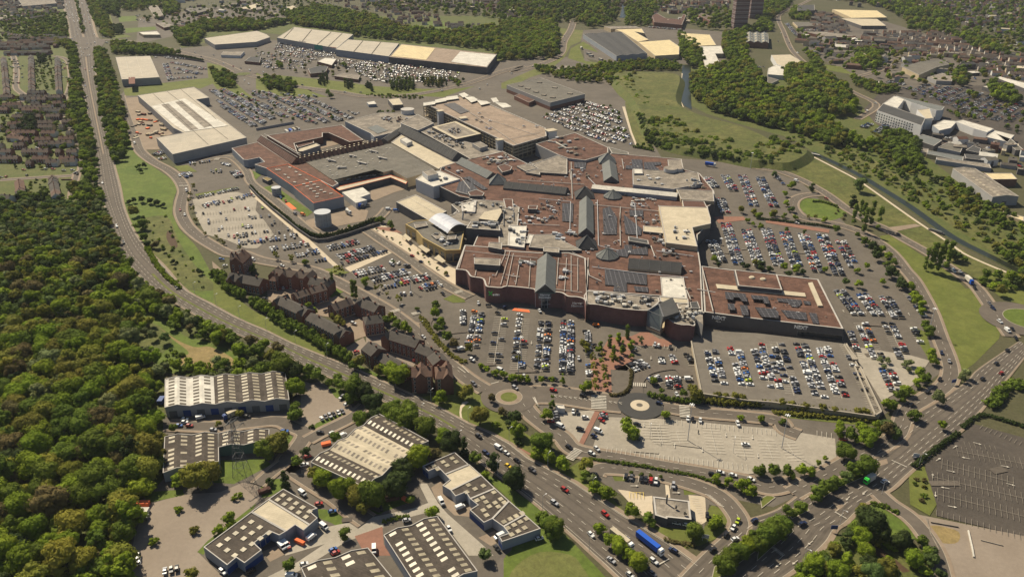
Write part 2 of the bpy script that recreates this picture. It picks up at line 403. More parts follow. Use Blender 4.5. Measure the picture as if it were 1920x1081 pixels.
def shed(name, label, quad, h, rise, n, mats, wall='wgrey', lights=None, cat='warehouse', lm='rooflight', skip=.04, doors=0, dcol='blue', group=None):
    """industrial shed: quad = 4 pixel corners at eaves height h (a,b,c,d); n low-pitched bays run from side a-d to side b-c;
    mats = roof material per bay; lights = (rows per slope, count along)"""
    q = [Vector(v) for v in W(quad, h)]; a, b, c, d = q
    cx = sum((v for v in q), Vector())/4
    root = empty(name, (cx.x, cx.y, 0), 0, label, cat, group); root['_o'] = (cx.x, cx.y, 0)
    def surf(u, v):                                     # u across the bays 0..1, v along the ridges
        A = a.lerp(b, u); B = d.lerp(c, u); p = A.lerp(B, v); f = (u*n) % 1 if u < 1 else 1
        z = h+rise*(1-abs(2*f-1)); return (p.x, p.y, z)
    # walls with their gabled tops
    mb = MB()
    def side(p, q_): mb.face([(p[0], p[1], 0), (q_[0], q_[1], 0), (q_[0], q_[1], h), (p[0], p[1], h)])
    side(a, d); side(b, c)
    for v in (0, 1):
        A, B = (a, b) if v == 0 else (d, c); side(A, B)
        for i in range(n):
            mb.face([Vector(surf((i+e)/n-(1e-6 if e == 1 else 0), v)) for e in (0, .5)]+[Vector(((a.lerp(b, (i+1)/n) if v == 0 else d.lerp(c, (i+1)/n)).x, (a.lerp(b, (i+1)/n) if v == 0 else d.lerp(c, (i+1)/n)).y, h))])
    mb.build('wall', G[wall], root)
    for i in range(n):
        mb = MB(); e = 1e-5
        for s in (0, 1):
            u0, u1 = (i+.5*s)/n, (i+.5*(s+1))/n
            p0 = [surf(u0+e, 0), surf(u0+e, 1)]; p1 = [surf(u1-e, 1), surf(u1-e, 0)]
            mb.face(p0+p1)
        mb.build('roof', G[mats[i % len(mats)]], root)
    # edge trim
    mb = MB()
    for v in (0, 1):
        pr = [Vector(surf(min(u/(2*n), 1)-(1e-6 if u == 2*n else 0), v))+Vector((0, 0, .15)) for u in range(2*n+1)]
        pr[-1].z = h+.15
        for x, y in zip(pr[:-1], pr[1:]): mb.beam(x, y, .4)
    mb.beam(a+Vector((0, 0, .1)), d+Vector((0, 0, .1)), .4); mb.beam(b+Vector((0, 0, .1)), c+Vector((0, 0, .1)), .4)
    mb.build('edge_trim', G['coping'], root)
    if lights:
        along, lu = lights
        for i in range(n):
            for s in (.27, .73):
                for j in range(along):
                    if random.random() < skip: continue
                    u = (i+s)/n; v = (j+.5)/along; du = lu/n/2; dv = .24/along
                    m_ = lm if not isinstance(lm, (list, tuple)) else lm[i % len(lm)]
                    pts = [Vector(surf(u+x*du, v+y*dv))+Vector((0, 0, .08)) for x, y in ((-1, -1), (1, -1), (1, 1), (-1, 1))]
                    mb = MB(); mb.face(pts); mb.build('rooflight', G[m_], root)
    if doors:
        A, B = (a, b) if (a.y+b.y) < (d.y+c.y) else (d, c)
        dd = (B-A).normalized(); nn = Vector((dd.y, -dd.x, 0)); nn = nn if nn.y < 0 else -nn
        for i in range(doors):
            p = A.lerp(B, (i+.5)/doors)+nn*.06; mb = MB(); w_ = 2.2
            mb.face([(p-dd*w_).to_tuple()[:2]+(.1,), (p+dd*w_).to_tuple()[:2]+(.1,), (p+dd*w_).to_tuple()[:2]+(min(4.4, h-1),), (p-dd*w_).to_tuple()[:2]+(min(4.4, h-1),)])
            mb.build('roller_door', G[dcol if i % 2 else 'dmetal'], root)
    return root, surf
def windows(root, A, B, z0, n, rows, ww=1.1, wh=1.4, dz=2.8, m='glass', frame='wwhite', off=.05, name='window', limit=[0]):
    """window panes with a pale surround on the wall from A to B (world), outward on the right of A->B"""
    A = Vector((A[0], A[1], 0)); B = Vector((B[0], B[1], 0)); d = (B-A).normalized(); nn = Vector((d.y, -d.x, 0)); L = (B-A).length
    for r in range(rows):
        for i in range(n):
            c = A+d*(L*(i+.5)/n)+nn*off; z = z0+r*dz
            def q(w_, h0, h1, o): e = c+nn*o; return [(e.x-d.x*w_, e.y-d.y*w_, h0), (e.x+d.x*w_, e.y+d.y*w_, h0), (e.x+d.x*w_, e.y+d.y*w_, h1), (e.x-d.x*w_, e.y-d.y*w_, h1)]
            mb = MB(); mb.face(q(ww/2+.16, z-.16, z+wh+.16, 0), 1); mb.face(q(ww/2, z, z+wh, .03), 0)
            mb.build(name, [G[m], G[frame]], root)
def textsign(root, s, at, h, size, m='white', face_dir=None, name='sign_lettering', z=None):
    """raised letters on a wall; at = pixel of the lettering centre, h its height, face_dir the wall direction (left to right)"""
    cu = bpy.data.curves.new(name, 'FONT'); cu.body = s; cu.size = size; cu.extrude = .08; cu.align_x = 'CENTER'; cu.align_y = 'CENTER'; cu.offset = size*.03
    cu.space_line = .85
    tmp = bpy.data.objects.new('tmp', cu); sc.collection.objects.link(tmp)
    dg = bpy.context.evaluated_depsgraph_get(); me = bpy.data.meshes.new_from_object(tmp.evaluated_get(dg))
    bpy.data.objects.remove(tmp); me.materials.clear(); me.materials.append(G[m])
    o = meshobj(name, me, root); p = Vector(at); ro = Vector(root.get('_o', (0, 0, 0)))
    rz = math.atan2(face_dir[1], face_dir[0]); o.rotation_euler = (math.pi/2, 0, rz)
    nn = Vector((math.sin(rz), -math.cos(rz), 0)); o.location = Vector((p.x, p.y, h))+nn*.25-ro
    return o

# ------------------------------------------------------------ vegetation
def leaf_mat(name, src):
    m = mat(name, (0, 0, 0), rough=.85, var=.2, scale=.18, fine=.16, spec=.1, src=src)
    n = m.node_tree.nodes; l = m.node_tree.links; b = n['Principled BSDF']; c = b.inputs['Base Color'].links[0].from_socket
    t = n.new('ShaderNodeBsdfTranslucent'); l.new(c, t.inputs[0]); x = n.new('ShaderNodeMixShader'); x.inputs[0].default_value = .32
    l.new(b.outputs[0], x.inputs[1]); l.new(t.outputs[0], x.inputs[2]); l.new(x.outputs[0], n['Material Output'].inputs[0])
    return m
G['leaf'] = leaf_mat('leaves', 'object'); G['leafa'] = leaf_mat('leaves_mass', 'attr')
G['bark'] = mat('bark', (.06, .045, .03), var=.2, scale=1)
def ico(sub=1):
    import bmesh
    bm = bmesh.new(); bmesh.ops.create_icosphere(bm, subdivisions=sub, radius=1); v = np.array([x.co[:] for x in bm.verts]); f = np.array([[y.index for y in x.verts] for x in bm.faces]); bm.free(); return v, f
ICO1 = ico(1); ICO2 = ico(2)
def crown(kind, seed, nl, leaf, quads):
    """crown of radius 1 standing on z=0.. : lumpy lobes under many small leaf faces; returns verts, tri faces"""
    r = np.random.default_rng(seed); V = []; Fc = []; o = 0
    if kind == 'round': cen = lambda: (lambda a, q, z: np.array([q*math.cos(a), q*math.sin(a), z]))(r.uniform(0, 6.28), .62*math.sqrt(r.uniform(0, 1)), r.uniform(.55, 1.55)); rad = (.32, .54); 
    elif kind == 'airy': cen = lambda: (lambda a, q, z: np.array([q*math.cos(a), q*math.sin(a), z]))(r.uniform(0, 6.28), .7*math.sqrt(r.uniform(0, 1)), r.uniform(.5, 1.9)); rad = (.16, .33)
    elif kind == 'tall': cen = lambda: (lambda a, q, z: np.array([q*math.cos(a)*(1.05-.25*z/5), q*math.sin(a)*(1.05-.25*z/5), z]))(r.uniform(0, 6.28), .3*math.sqrt(r.uniform(0, 1)), r.uniform(.4, 5.0)); rad = (.42, .68)
    elif kind == 'cone': cen = lambda: (lambda a, z, t: np.array([t*(1-z/3.1)*math.cos(a), t*(1-z/3.1)*math.sin(a), z]))(r.uniform(0, 6.28), 3*(1-math.sqrt(r.uniform(0, 1)))+.25, r.uniform(.1, .75)); rad = (.3, .48)
    elif kind == 'bush': cen = lambda: (lambda a, q, z: np.array([q*math.cos(a), q*math.sin(a), z]))(r.uniform(0, 6.28), .7*math.sqrt(r.uniform(0, 1)), r.uniform(.15, .75)); rad = (.25, .45)
    lobes = []
    for i in range(nl):
        c = cen(); s = r.uniform(*rad)
        if kind == 'round': s *= 1.15-.35*abs(c[2]-1.05)
        lobes.append((c, s))
        v, f = ICO1; jit = 1+r.uniform(-.22, .22, len(v))[:, None]
        vv = v*jit*s*.86*np.array([1, 1, .8])+c; V.append(vv); Fc.append(f+o); o += len(vv)
    per = quads//nl
    for c, s in lobes:
        d = r.normal(size=(per, 3)); d[:, 2] = np.abs(d[:, 2])*1.1-.35*np.abs(r.normal(size=per)); d /= np.linalg.norm(d, axis=1)[:, None]
        p = c+d*s*r.uniform(.86, 1.16, per)[:, None]*np.array([1, 1, .85])
        nrm = d+r.normal(size=(per, 3))*.22; nrm /= np.linalg.norm(nrm, axis=1)[:, None]
        t = np.cross(nrm, r.normal(size=(per, 3))); t /= np.linalg.norm(t, axis=1)[:, None]; b = np.cross(nrm, t)
        L = leaf*r.uniform(.6, 1.4, per)[:, None]
        q = np.stack([p+t*L, p-t*L*.6+b*L*.8, p-t*L*.6-b*L*.8], 1).reshape(-1, 3)
        V.append(q); Fc.append(np.arange(len(q)).reshape(-1, 3)+o); o += len(q)
    V = np.concatenate(V); Fc = np.concatenate(Fc)
    return V, Fc
def np_mesh(name, V, Fc, m, tint=None):
    me = bpy.data.meshes.new(name); nv, nf = len(V), len(Fc)
    me.vertices.add(nv); me.vertices.foreach_set('co', V.astype(np.float32).ravel())
    me.loops.add(nf*3); me.loops.foreach_set('vertex_index', Fc.astype(np.int32).ravel())
    me.polygons.add(nf); me.polygons.foreach_set('loop_start', np.arange(nf, dtype=np.int32)*3)
    try: me.polygons.foreach_set('loop_total', np.full(nf, 3, dtype=np.int32))
    except Exception: pass
    if tint is not None:
        at = me.attributes.new('tint', 'FLOAT_COLOR', 'POINT'); at.data.foreach_set('color', np.c_[tint, np.ones(nv)].astype(np.float32).ravel())
    me.materials.append(m); me.update(calc_edges=True); return me
KIND = {'round': (1.0, .42), 'airy': (1.0, .5), 'tall': (1.0, .3), 'cone': (1.0, .12), 'bush': (1.0, 0)}
PROTO = {kd: [np_mesh('crown_'+kd, *crown(kd, 10*i+j, nl, lf, qd), G['leaf']) for j in range(nn)]
         for i, (kd, nl, lf, qd, nn) in enumerate([('round', 24, .075, 3000, 6), ('airy', 34, .075, 2100, 4), ('tall', 34, .12, 2200, 3), ('cone', 40, .10, 1800, 3), ('bush', 18, .10, 1100, 4)])}
LOW = {kd: [crown(kd, 200+10*i+j, nl, lf, qd) for j in range(4)]
       for i, (kd, nl, lf, qd) in enumerate([('round', 10, .15, 300), ('airy', 12, .15, 240), ('tall', 12, .2, 240), ('cone', 12, .2, 200), ('bush', 8, .17, 110)])}
def trunk_mesh():
    mb = MB(); mb.cyl(0, 0, 0, 1.0, .07, .045, n=6)
    for a in (.3, 2.2, 4.4): mb.beam((0, 0, .7), (.32*math.cos(a), .32*math.sin(a), 1.15), .05)
    return mb.mesh('trunk', G['bark'])
TRUNK = trunk_mesh()
# leaf colours: name -> (albedo, word)
COL = {'fresh': ((.185, .245, .020), 'bright green'), 'green': ((.120, .168, .022), 'mid green'), 'olive': ((.185, .180, .032), 'olive green'),
       'dark': ((.055, .080, .022), 'dark green'), 'yellow': ((.235, .235, .035), 'yellow green'), 'brown': ((.140, .118, .045), 'brownish'),
       'white': ((.19, .22, .085), 'white blossomed'), 'grey': ((.105, .148, .040), 'grey green')}
SHAPE = {'round': 'broad tree', 'airy': 'airy tree', 'tall': 'tall slim poplar', 'cone': 'conical tree', 'bush': 'low bush'}
TREES = []      # (x, y, radius, kind, colour, place)
def tree(x, y, r, kd, col, place, gi=0): TREES.append((x, y, r, kd, col, place, gi))
def trees(place, s, kd='round', col='green', gi=0, sc_=1.0):
    """explicit trees: 'x,y,r[,code]' at crown centre; code letters pick shape and colour"""
    cc = dict(f='fresh', g='green', o='olive', d='dark', y='yellow', b='brown', w='white', e='grey'); kk = dict(R='round', A='airy', T='tall', C='cone', B='bush')
    out = []; c = CR['Z']
    for t in s.split():
        if t in CR: c = CR[t]; continue
        v = t.split(','); r = max(1.3, float(v[2])*sc_*.74); K_ = kd; C_ = col
        if len(v) > 3:
            for ch in v[3]:
                if ch in cc: C_ = cc[ch]
                if ch in kk: K_ = kk[ch]
        if K_ == 'tall': r = float(v[2])*1.2
        hc = {'round': 1.25, 'airy': 1.4, 'tall': 3, 'cone': 1.3, 'bush': .5}[K_]*r*.9
        p = P(c[0]+float(v[0])/c[2], c[1]+float(v[1])/c[2], hc); tree(p[0], p[1], r, K_, C_, place, gi)
def scatter(place, pts, gap, rr, mix, gi=0, avoid=(), kinds=None, jitter=.35, dens=1.0):
    """trees or bushes over an area given by a pixel outline: gap metres apart"""
    poly = W(pts, 0) if isinstance(pts, str) else pts; av = [W(a, 0) for a in avoid]
    xs = [q[0] for q in poly]; ys = [q[1] for q in poly]; y = min(ys); row = 0
    while y < max(ys):
        x = min(xs)+(row % 2)*gap/2
        while x < max(xs):
            X = x+random.uniform(-jitter, jitter)*gap; Y = y+random.uniform(-jitter, jitter)*gap; x += gap
            if random.random() > dens or not inside(X, Y, poly) or any(inside(X, Y, a) for a in av): continue
            c = random.choice(mix); kd = random.choice(kinds) if kinds else 'round'
            r = random.uniform(*rr); 
            if c == 'dark': r *= .85
            tree(X, Y, r, kd, c, place, gi)
        y += gap*.87; row += 1
def make_trees():
    def size(t): return t[2]*scale_at(t[0], t[1])
    def seen(t):
        s = scale_at(t[0], t[1]); u = 960+t[0]*s; D = t[1]*math.cos(PITCH)+H*math.sin(PITCH)
        v = 540.5-F*(t[1]*math.sin(PITCH)-H*math.cos(PITCH))/D
        return -40 < u < 1960 and -30 < v < 1125
    vis = [t for t in TREES if seen(t)]
    vis.sort(key=lambda t: -size(t)*(1 if t[6] == 0 else 3))
    near, far = vis[:296], vis[296:]
    near.sort(key=lambda t: (t[5], t[4], t[3], 960+t[0]*scale_at(t[0], t[1])))
    cnt = {}
    for t in near: cnt[(t[5], t[4], t[3])] = cnt.get((t[5], t[4], t[3]), 0)+1
    no = {}
    for x, y, r, kd, col, place, gi in near:
        key = (place, col, kd); i = no.get(key, 0); no[key] = i+1; n = cnt[key]
        rgb, word = COL[col]; desc = word+' '+SHAPE[kd]
        if n == 1: lab = desc+' '+place
        else: lab = desc+' '+place+', '+(nth(i)+' from the left' if i else 'leftmost')
        e = empty({'round': 'broadleaf_tree', 'airy': 'young_tree', 'tall': 'poplar_tree', 'cone': 'conical_tree', 'bush': 'bush'}[kd], (x, y, .3), random.uniform(0, 6.28), lab, 'bush' if kd == 'bush' else 'tree', 'trees '+place if kd != 'bush' else 'bushes '+place)
        c = meshobj('crown', random.choice(PROTO[kd]), e); s = r; hz = r*random.uniform(.92, 1.12)
        if kd == 'tall': hz = r*1.35
        c.scale = (s*random.uniform(.92, 1.1), s*random.uniform(.92, 1.1), hz); k_ = random.uniform(.82, 1.2); c.color = (rgb[0]*k_*random.uniform(.92, 1.1), rgb[1]*k_, rgb[2]*k_, 1)
        if kd != 'bush':
            t = meshobj('trunk', TRUNK, e); t.scale = (r*.9, r*.9, hz*.75)
    for kd_set, name in ((('round', 'airy', 'tall', 'cone'), 'distant_trees'), (('bush',), 'scrub_bushes')):
        Vs, Fs, Ts, o = [], [], [], 0
        for x, y, r, kd, col, place, gi in far:
            if kd not in kd_set: continue
            v, f = random.choice(LOW[kd]); a = random.uniform(0, 6.28); c, s_ = math.cos(a), math.sin(a)
            hz = random.uniform(.85, 1.15)
            if kd == 'tall': hz = 1.3
            vv = np.stack([(v[:, 0]*c-v[:, 1]*s_)*r+x, (v[:, 0]*s_+v[:, 1]*c)*r+y, v[:, 2]*r*hz+.2], 1)
            rgb = np.array(COL[col][0])*random.uniform(.8, 1.2); Vs.append(vv); Fs.append(f+o); Ts.append(np.tile(rgb, (len(vv), 1))); o += len(vv)
        if Vs:
            ob = meshobj(name, np_mesh(name, np.concatenate(Vs), np.concatenate(Fs), G['leafa'], np.concatenate(Ts)))
            tag(ob, 'mass of many further trees filling the woods, verges and gardens beyond the nearer ones' if name == 'distant_trees' else 'mass of small further bushes and scrub dotted over the rough ground', 'woodland' if name == 'distant_trees' else 'scrub', kind='stuff')
    print('TREES near', len(near), 'far', len(far))
def hedge(label, pts, w, h, col='dark', step=None, name='hedge', cat='hedge'):
    """clipped or rough hedge: one leafy body along a traced line"""
    c = smooth(W(pts), 4); p, L = resample(c, max(3, int(sum((b-a).length for a, b in zip(c[:-1], c[1:]))/(step or w*.55))))
    Vs, Fs, o = [], [], 0
    ox, oy = p[len(p)//2][:2]
    for q in p:
        v, f = random.choice(LOW['bush']); a = random.uniform(0, 6.28); cc, ss = math.cos(a), math.sin(a); r = w*.62*random.uniform(.85, 1.15)
        vv = np.stack([(v[:, 0]*cc-v[:, 1]*ss)*r+q[0]-ox, (v[:, 0]*ss+v[:, 1]*cc)*r+q[1]-oy, v[:, 2]*h*random.uniform(.85, 1.1)+.2], 1); Vs.append(vv); Fs.append(f+o); o += len(vv)
    rgb = COL[col][0]; V = np.concatenate(Vs); ob = meshobj(name, np_mesh(name, V, np.concatenate(Fs), G['leaf'])); ob.location = (ox, oy, 0); ob.color = (*rgb, 1)
    return tag(ob, label, cat, 'hedges')

# ------------------------------------------------------------ cars
G['paint'] = mat('car_paint', (0, 0, 0), rough=.35, var=.04, scale=1, spec=.5, src='object')
G['painta'] = mat('car_paint_mass', (0, 0, 0), rough=.4, var=.04, scale=1, spec=.5, src='attr')
G['cglass'] = mat('car_glass', (.012, .014, .018), rough=.15, var=.1, spec=.5)
G['tyre'] = mat('tyre', (.02, .02, .02), var=.1)
CARCOL = [('white', (.66, .66, .64), 22), ('silver', (.38, .38, .39), 14), ('grey', (.13, .13, .14), 18), ('black', (.014, .014, .016), 25), ('dark blue', (.015, .025, .07), 8), ('blue', (.02, .09, .30), 5), ('red', (.34, .022, .016), 8), ('lime green', (.42, .52, .03), .6), ('orange', (.65, .18, .03), 1)]
CNAMES = [c[0] for c in CARCOL]; CW = [c[2] for c in CARCOL]; CRGB = {c[0]: c[1] for c in CARCOL}
CRGB['yellow'] = (.75, .5, .03); CRGB['cream'] = (.62, .52, .32)
BODYW = {'hatchback': (4.1, 1.78, [(-2.05, .3), (-2.05, .85), (-1.85, 1.0), (.75, .98), (1.95, .78), (2.05, .3)], [(-1.9, .98), (-1.45, 1.46), (.1, 1.48), (.95, .96)]),
         'saloon': (4.6, 1.82, [(-2.3, .3), (-2.3, .85), (-2.2, .98), (-1.3, 1.0), (.9, .97), (2.15, .76), (2.3, .3)], [(-1.6, .98), (-.95, 1.42), (.15, 1.44), (1.05, .95)]),
         'estate car': (4.6, 1.88, [(-2.3, .35), (-2.3, 1.0), (-2.2, 1.1), (.9, 1.08), (2.15, .9), (2.3, .35)], [(-2.2, 1.08), (-1.95, 1.62), (.1, 1.66), (1.0, 1.06)]),
         'van': (5.2, 2.0, [(-2.6, .35), (-2.6, 2.1), (1.1, 2.15), (1.55, 1.3), (2.45, 1.05), (2.6, .35)], [(1.05, 1.35), (1.0, 2.05), (1.2, 2.05), (1.85, 1.28)])}
def car_meshes(kd):
    L, Wd, prof, cab = BODYW[kd]; b = MB(); hw = Wd/2
    def ext(mb, pr, w0, w1f, m=0):
        zt = max(z for x, z in pr); zb = min(z for x, z in pr)
        wf = lambda z: w0*(1-(w1f*(z-zb)/(zt-zb) if zt > zb else 0))
        Lp = [(x, wf(z), z) for x, z in pr]; Rp = [(x, -wf(z), z) for x, z in pr]
        mb.face(Lp, m); mb.face(Rp[::-1], m)
        n = len(pr)
        for i in range(n): mb.face([Lp[i], Rp[i], Rp[(i+1) % n], Lp[(i+1) % n]][::-1], m)
    ext(b, prof, hw, .06)
    # painted roof plate and pillars over the cabin glass
    (x0, z0), (x1, z1), (x2, z2), (x3, z3) = cab
    if kd != 'van': b.prism([(x1+.05, -hw*.74), (x2-.02, -hw*.74), (x2-.02, hw*.74), (x1+.05, hw*.74)], z1, z2+.03)
    body = b.mesh('body', G['paint'])
    g = MB(); ext(g, cab, hw*.95 if kd != 'van' else hw*.97, .2 if kd != 'van' else .05); glass = g.mesh('windows', G['cglass'])
    w = MB()
    for i in range(10):
        a, c = 2*math.pi*i/10, 2*math.pi*(i+1)/10
        A = (.32*math.cos(a), .32*math.sin(a)); C = (.32*math.cos(c), .32*math.sin(c))
        w.face([(A[0], -.11, A[1]), (C[0], -.11, C[1]), (C[0], .11, C[1]), (A[0], .11, A[1])])
    for s in (-.11, .11): w.face([(.32*math.cos(2*math.pi*i/10), s, .32*math.sin(2*math.pi*i/10)) for i in range(10)])
    return body, glass, w.mesh('wheel', G['tyre']), L, Wd
CARM = {kd: car_meshes(kd) for kd in BODYW}
def tri_arrays(me):
    me.calc_loop_triangles(); v = np.empty(len(me.vertices)*3, np.float32); me.vertices.foreach_get('co', v)
    t = np.empty(len(me.loop_triangles)*3, np.int32); me.loop_triangles.foreach_get('vertices', t); return v.reshape(-1, 3), t.reshape(-1, 3)
CARS = []     # dict x,y,z,rz,kd,col,place,fix
def add_car(x, y, rz, z=.82, kd=None, col=None, place='', key=None, fix=None, pri=0):
    CARS.append(dict(x=x, y=y, z=z, rz=rz, kd=kd or random.choices(['hatchback', 'saloon', 'estate car', 'van'], [52, 18, 27, 2])[0],
                     col=col or random.choices(CNAMES, CW)[0], place=place, fix=fix, pri=pri))
def cars_in_row(a, b, occ, place, double=True, z=.82, mark=True, depth=4.9, bay=2.55, mz=None, flip=False, yellow=False):
    ml = 2 if 'dark empty' in place or 'far western' in place else 0
    """parking row along the traced line a-b; bays stand either side of it (double) or on one side"""
    A = Vector(P(*a, z)); B = Vector(P(*b, z)); d = B-A; L = d.length; d.normalize(); nn = Vector((-d.y, d.x, 0))
    n = int(L/bay); sides = (1, -1) if double else ((1,) if not flip else (-1,))
    for s in sides:
        for i in range(n):
            if random.random() < occ:
                p = A+d*(i+.5)*bay+nn*s*(depth/2+.15)+Vector((random.uniform(-.15, .15), random.uniform(-.3, .3), 0))
                add_car(p.x, p.y, math.atan2(nn.y, nn.x)+(0 if random.random() < .5 else math.pi)+random.uniform(-.03, .03), z, place=place)
    if mark:
        zz = mz if mz is not None else MARKZ
        if double: line_on(MARK, [A, B], .2, z=zz, m=ml)
        for s in sides:
            for i in range(n+1):
                q = A+d*i*bay; line_on(MARK, [q+nn*s*.1, q+nn*s*depth], .2, z=zz, m=ml)
def lot(place, rows, z=.82, mz=None, mark=True, wobble=None):
    """rows: 'crop x,y x,y occ[s|f]' separated by ;"""
    rs = [r.strip() for r in rows.split(';') if r.strip()]; c = 'Z'
    for i, r in enumerate(rs):
        t = r.split()
        q_ = []
        for x in t[:-1]:
            if x in CR: c = x
            else: q_ += k(c+' '+x)
        a, b = q_; o = t[-1]; dbl = not (o[-1] in 'sf'); fl = o[-1] == 'f'
        cars_in_row(a[:2], b[:2], float(o.rstrip('sf')), place+('' if len(rs) == 1 else ', '+nth(i)+' row'), dbl, z, mark=mark, mz=mz, flip=fl)
def road_cars(place, s, pri=1):
    """'x,y,dx,dy,colour_letter,kind_letter' cars on roads; heading by pixel direction"""
    cl = dict(w='white', s='silver', g='grey', k='black', n='dark blue', b='blue', r='red', l='lime green', o='orange', y='yellow', c='cream'); kk = dict(h='hatchback', s='saloon', e='estate car', v='van'); c = CR['Z']
    for t in s.split():
        if t in CR: c = CR[t]; continue
        v = t.split(','); p = P(c[0]+float(v[0])/c[2], c[1]+float(v[1])/c[2], .8); q = P(c[0]+(float(v[0])+float(v[2]))/c[2], c[1]+(float(v[1])+float(v[3]))/c[2], .8)
        add_car(p[0], p[1], math.atan2(q[1]-p[1], q[0]-p[0]), .82, kk[v[5]] if len(v) > 5 else 'hatchback', cl[v[4]], place, pri=pri)
def make_cars():
    CARS.sort(key=lambda c: -(scale_at(c['x'], c['y'])+(5 if c['pri'] else 0)))
    near, far = CARS[:298], CARS[298:]
    pxof = lambda c: 960+c['x']*scale_at(c['x'], c['y'])
    pyof = lambda c: -c['y']
    near.sort(key=lambda c: (c['place'], c['col'], c['kd'], round(pxof(c)/14) if 'road' in c['place'] or 'row' not in c['place'] else 0, pyof(c)))
    cnt = {}
    for c in near: q = (c['place'], c['col'], c['kd']); cnt[q] = cnt.get(q, 0)+1
    # inside a row: counted from its near or far end; elsewhere from the left
    grp = {}
    for c in near: grp.setdefault((c['place'], c['col'], c['kd']), []).append(c)
    for q, cs in grp.items():
        row = ' row' in q[0]
        xs = [pxof(c) for c in cs]; ys = [c['y'] for c in cs]
        steep = row and (max(ys)-min(ys))*.55 > (max(c['x'] for c in cs)-min(c['x'] for c in cs))
        cs.sort(key=(lambda c: c['y']) if steep else pxof)
        for i, c in enumerate(cs):
            t = q[1]+' '+q[2]+' '+q[0]
            if len(cs) > 1: t += (', nearest' if i == 0 else ', '+nth(i)+' nearest') if steep else (', leftmost' if i == 0 else ', '+nth(i)+' from the left')
            c['lab'] = t
    for i, c in enumerate(near):
        kd = c['kd']; body, glass, wheel, L, Wd = CARM[kd]
        e = empty('van' if kd == 'van' else 'car', (c['x'], c['y'], c['z']), c['rz'], c['lab'], 'van' if kd == 'van' else 'car', 'cars and vans on the roads' if c['pri'] else 'cars parked around the shopping centre')
        rgb = CRGB[c['col']]; f = random.uniform(.85, 1.1)
        o = meshobj('body', body, e); o.color = (rgb[0]*f, rgb[1]*f, rgb[2]*f, 1); meshobj('windows', glass, e)
        for sx in (-1, 1):
            for sy in (-1, 1): t = meshobj('wheel', wheel, e); t.location = (sx*L*.31, sy*(Wd/2-.1), .32)
    Vs, Fs, Ts, o = [], [], [], 0; arr = {kd: (tri_arrays(CARM[kd][0]), tri_arrays(CARM[kd][1])) for kd in CARM}
    for c in far:
        cs, sn = math.cos(c['rz']), math.sin(c['rz'])
        for j in (0, 1):
            v, f = arr[c['kd']][j]; vv = np.stack([v[:, 0]*cs-v[:, 1]*sn+c['x'], v[:, 0]*sn+v[:, 1]*cs+c['y'], v[:, 2]+c['z']], 1)
            rgb = np.array(CRGB[c['col']]) if j == 0 else np.array((.015, .017, .02)); Vs.append(vv); Fs.append(f+o); Ts.append(np.tile(rgb, (len(vv), 1))); o += len(vv)
    ob = meshobj('distant_cars', np_mesh('distant_cars', np.concatenate(Vs), np.concatenate(Fs), G['painta'], np.concatenate(Ts)))
    tag(ob, 'mass of further parked and driving cars filling the more distant car parks and roads', 'cars', kind='stuff')
    print('CARS near', len(near), 'far', len(far))

def carfill(place, pts, d, occ, gap=15.5, bay=2.6, cross=70):
    """fill a traced car park with double rows parallel to the pixel direction d, broken by cross aisles"""
    q = W(pts); a, b = W(d); rot = math.atan2(b[1]-a[1], b[0]-a[0]); c, s = math.cos(rot), math.sin(rot)
    cx = sum(v[0] for v in q)/len(q); cy = sum(v[1] for v in q)/len(q); R_ = max(math.hypot(v[0]-cx, v[1]-cy) for v in q); y = -R_; i = 0
    while y < R_:
        x = -R_
        while x < R_:
            x += bay
            if (x+R_) % cross < 7: continue
            for sd in (-2.6, 2.6):
                X = cx+x*c-(y+sd)*s; Y = cy+x*s+(y+sd)*c
                if inside(X, Y, q) and random.random() < occ*(1 if random.random() < .9 else .4): add_car(X, Y, rot+math.pi/2*(1 if random.random() < .5 else -1)+random.uniform(-.04, .04), .82, col=random.choices(CNAMES, [13, 15, 22, 28, 10, 5, 7, .5, .8])[0], place=place+', '+nth(i)+' row')
        y += gap; i += 1
# ------------------------------------------------------------ houses
def house_proto(L, Wd, he, hr, wall, roof, seed):
    w = MB(); hx, hy = L/2, Wd/2
    w.prism([(-hx, -hy), (hx, -hy), (hx, hy), (-hx, hy)], 0, he, top=False)
    w.face([(-hx, -hy, he), (-hx, hy, he), (-hx, 0, hr)]); w.face([(hx, -hy, he), (hx, hy, he), (hx, 0, hr)])
    r = MB(); ov = .35
    r.face([(-hx, -hy-ov, he-.15), (hx, -hy-ov, he-.15), (hx, 0, hr+.06), (-hx, 0, hr+.06)]); r.face([(hx, hy+ov, he-.15), (-hx, hy+ov, he-.15), (-hx, 0, hr+.06), (hx, 0, hr+.06)])
    c = MB(); c.box(hx*.55, 0, hr-.7, .9, .7, 1.7)
    win = w
    for s in (-1, 1):
        for x in (-L*.24, L*.24):
            for z in (.9, 3.4):
                y = s*(hy+.03); win.face([(x-.6, y, z), (x+.6, y, z), (x+.6, y, z+1.2), (x-.6, y, z+1.2)], 1)
    return w.mesh('wall', [G[wall], G['wwhite']]), r.mesh('roof', G[roof]), c.mesh('chimney', G['wbrick']), None, L
HOUSES = []
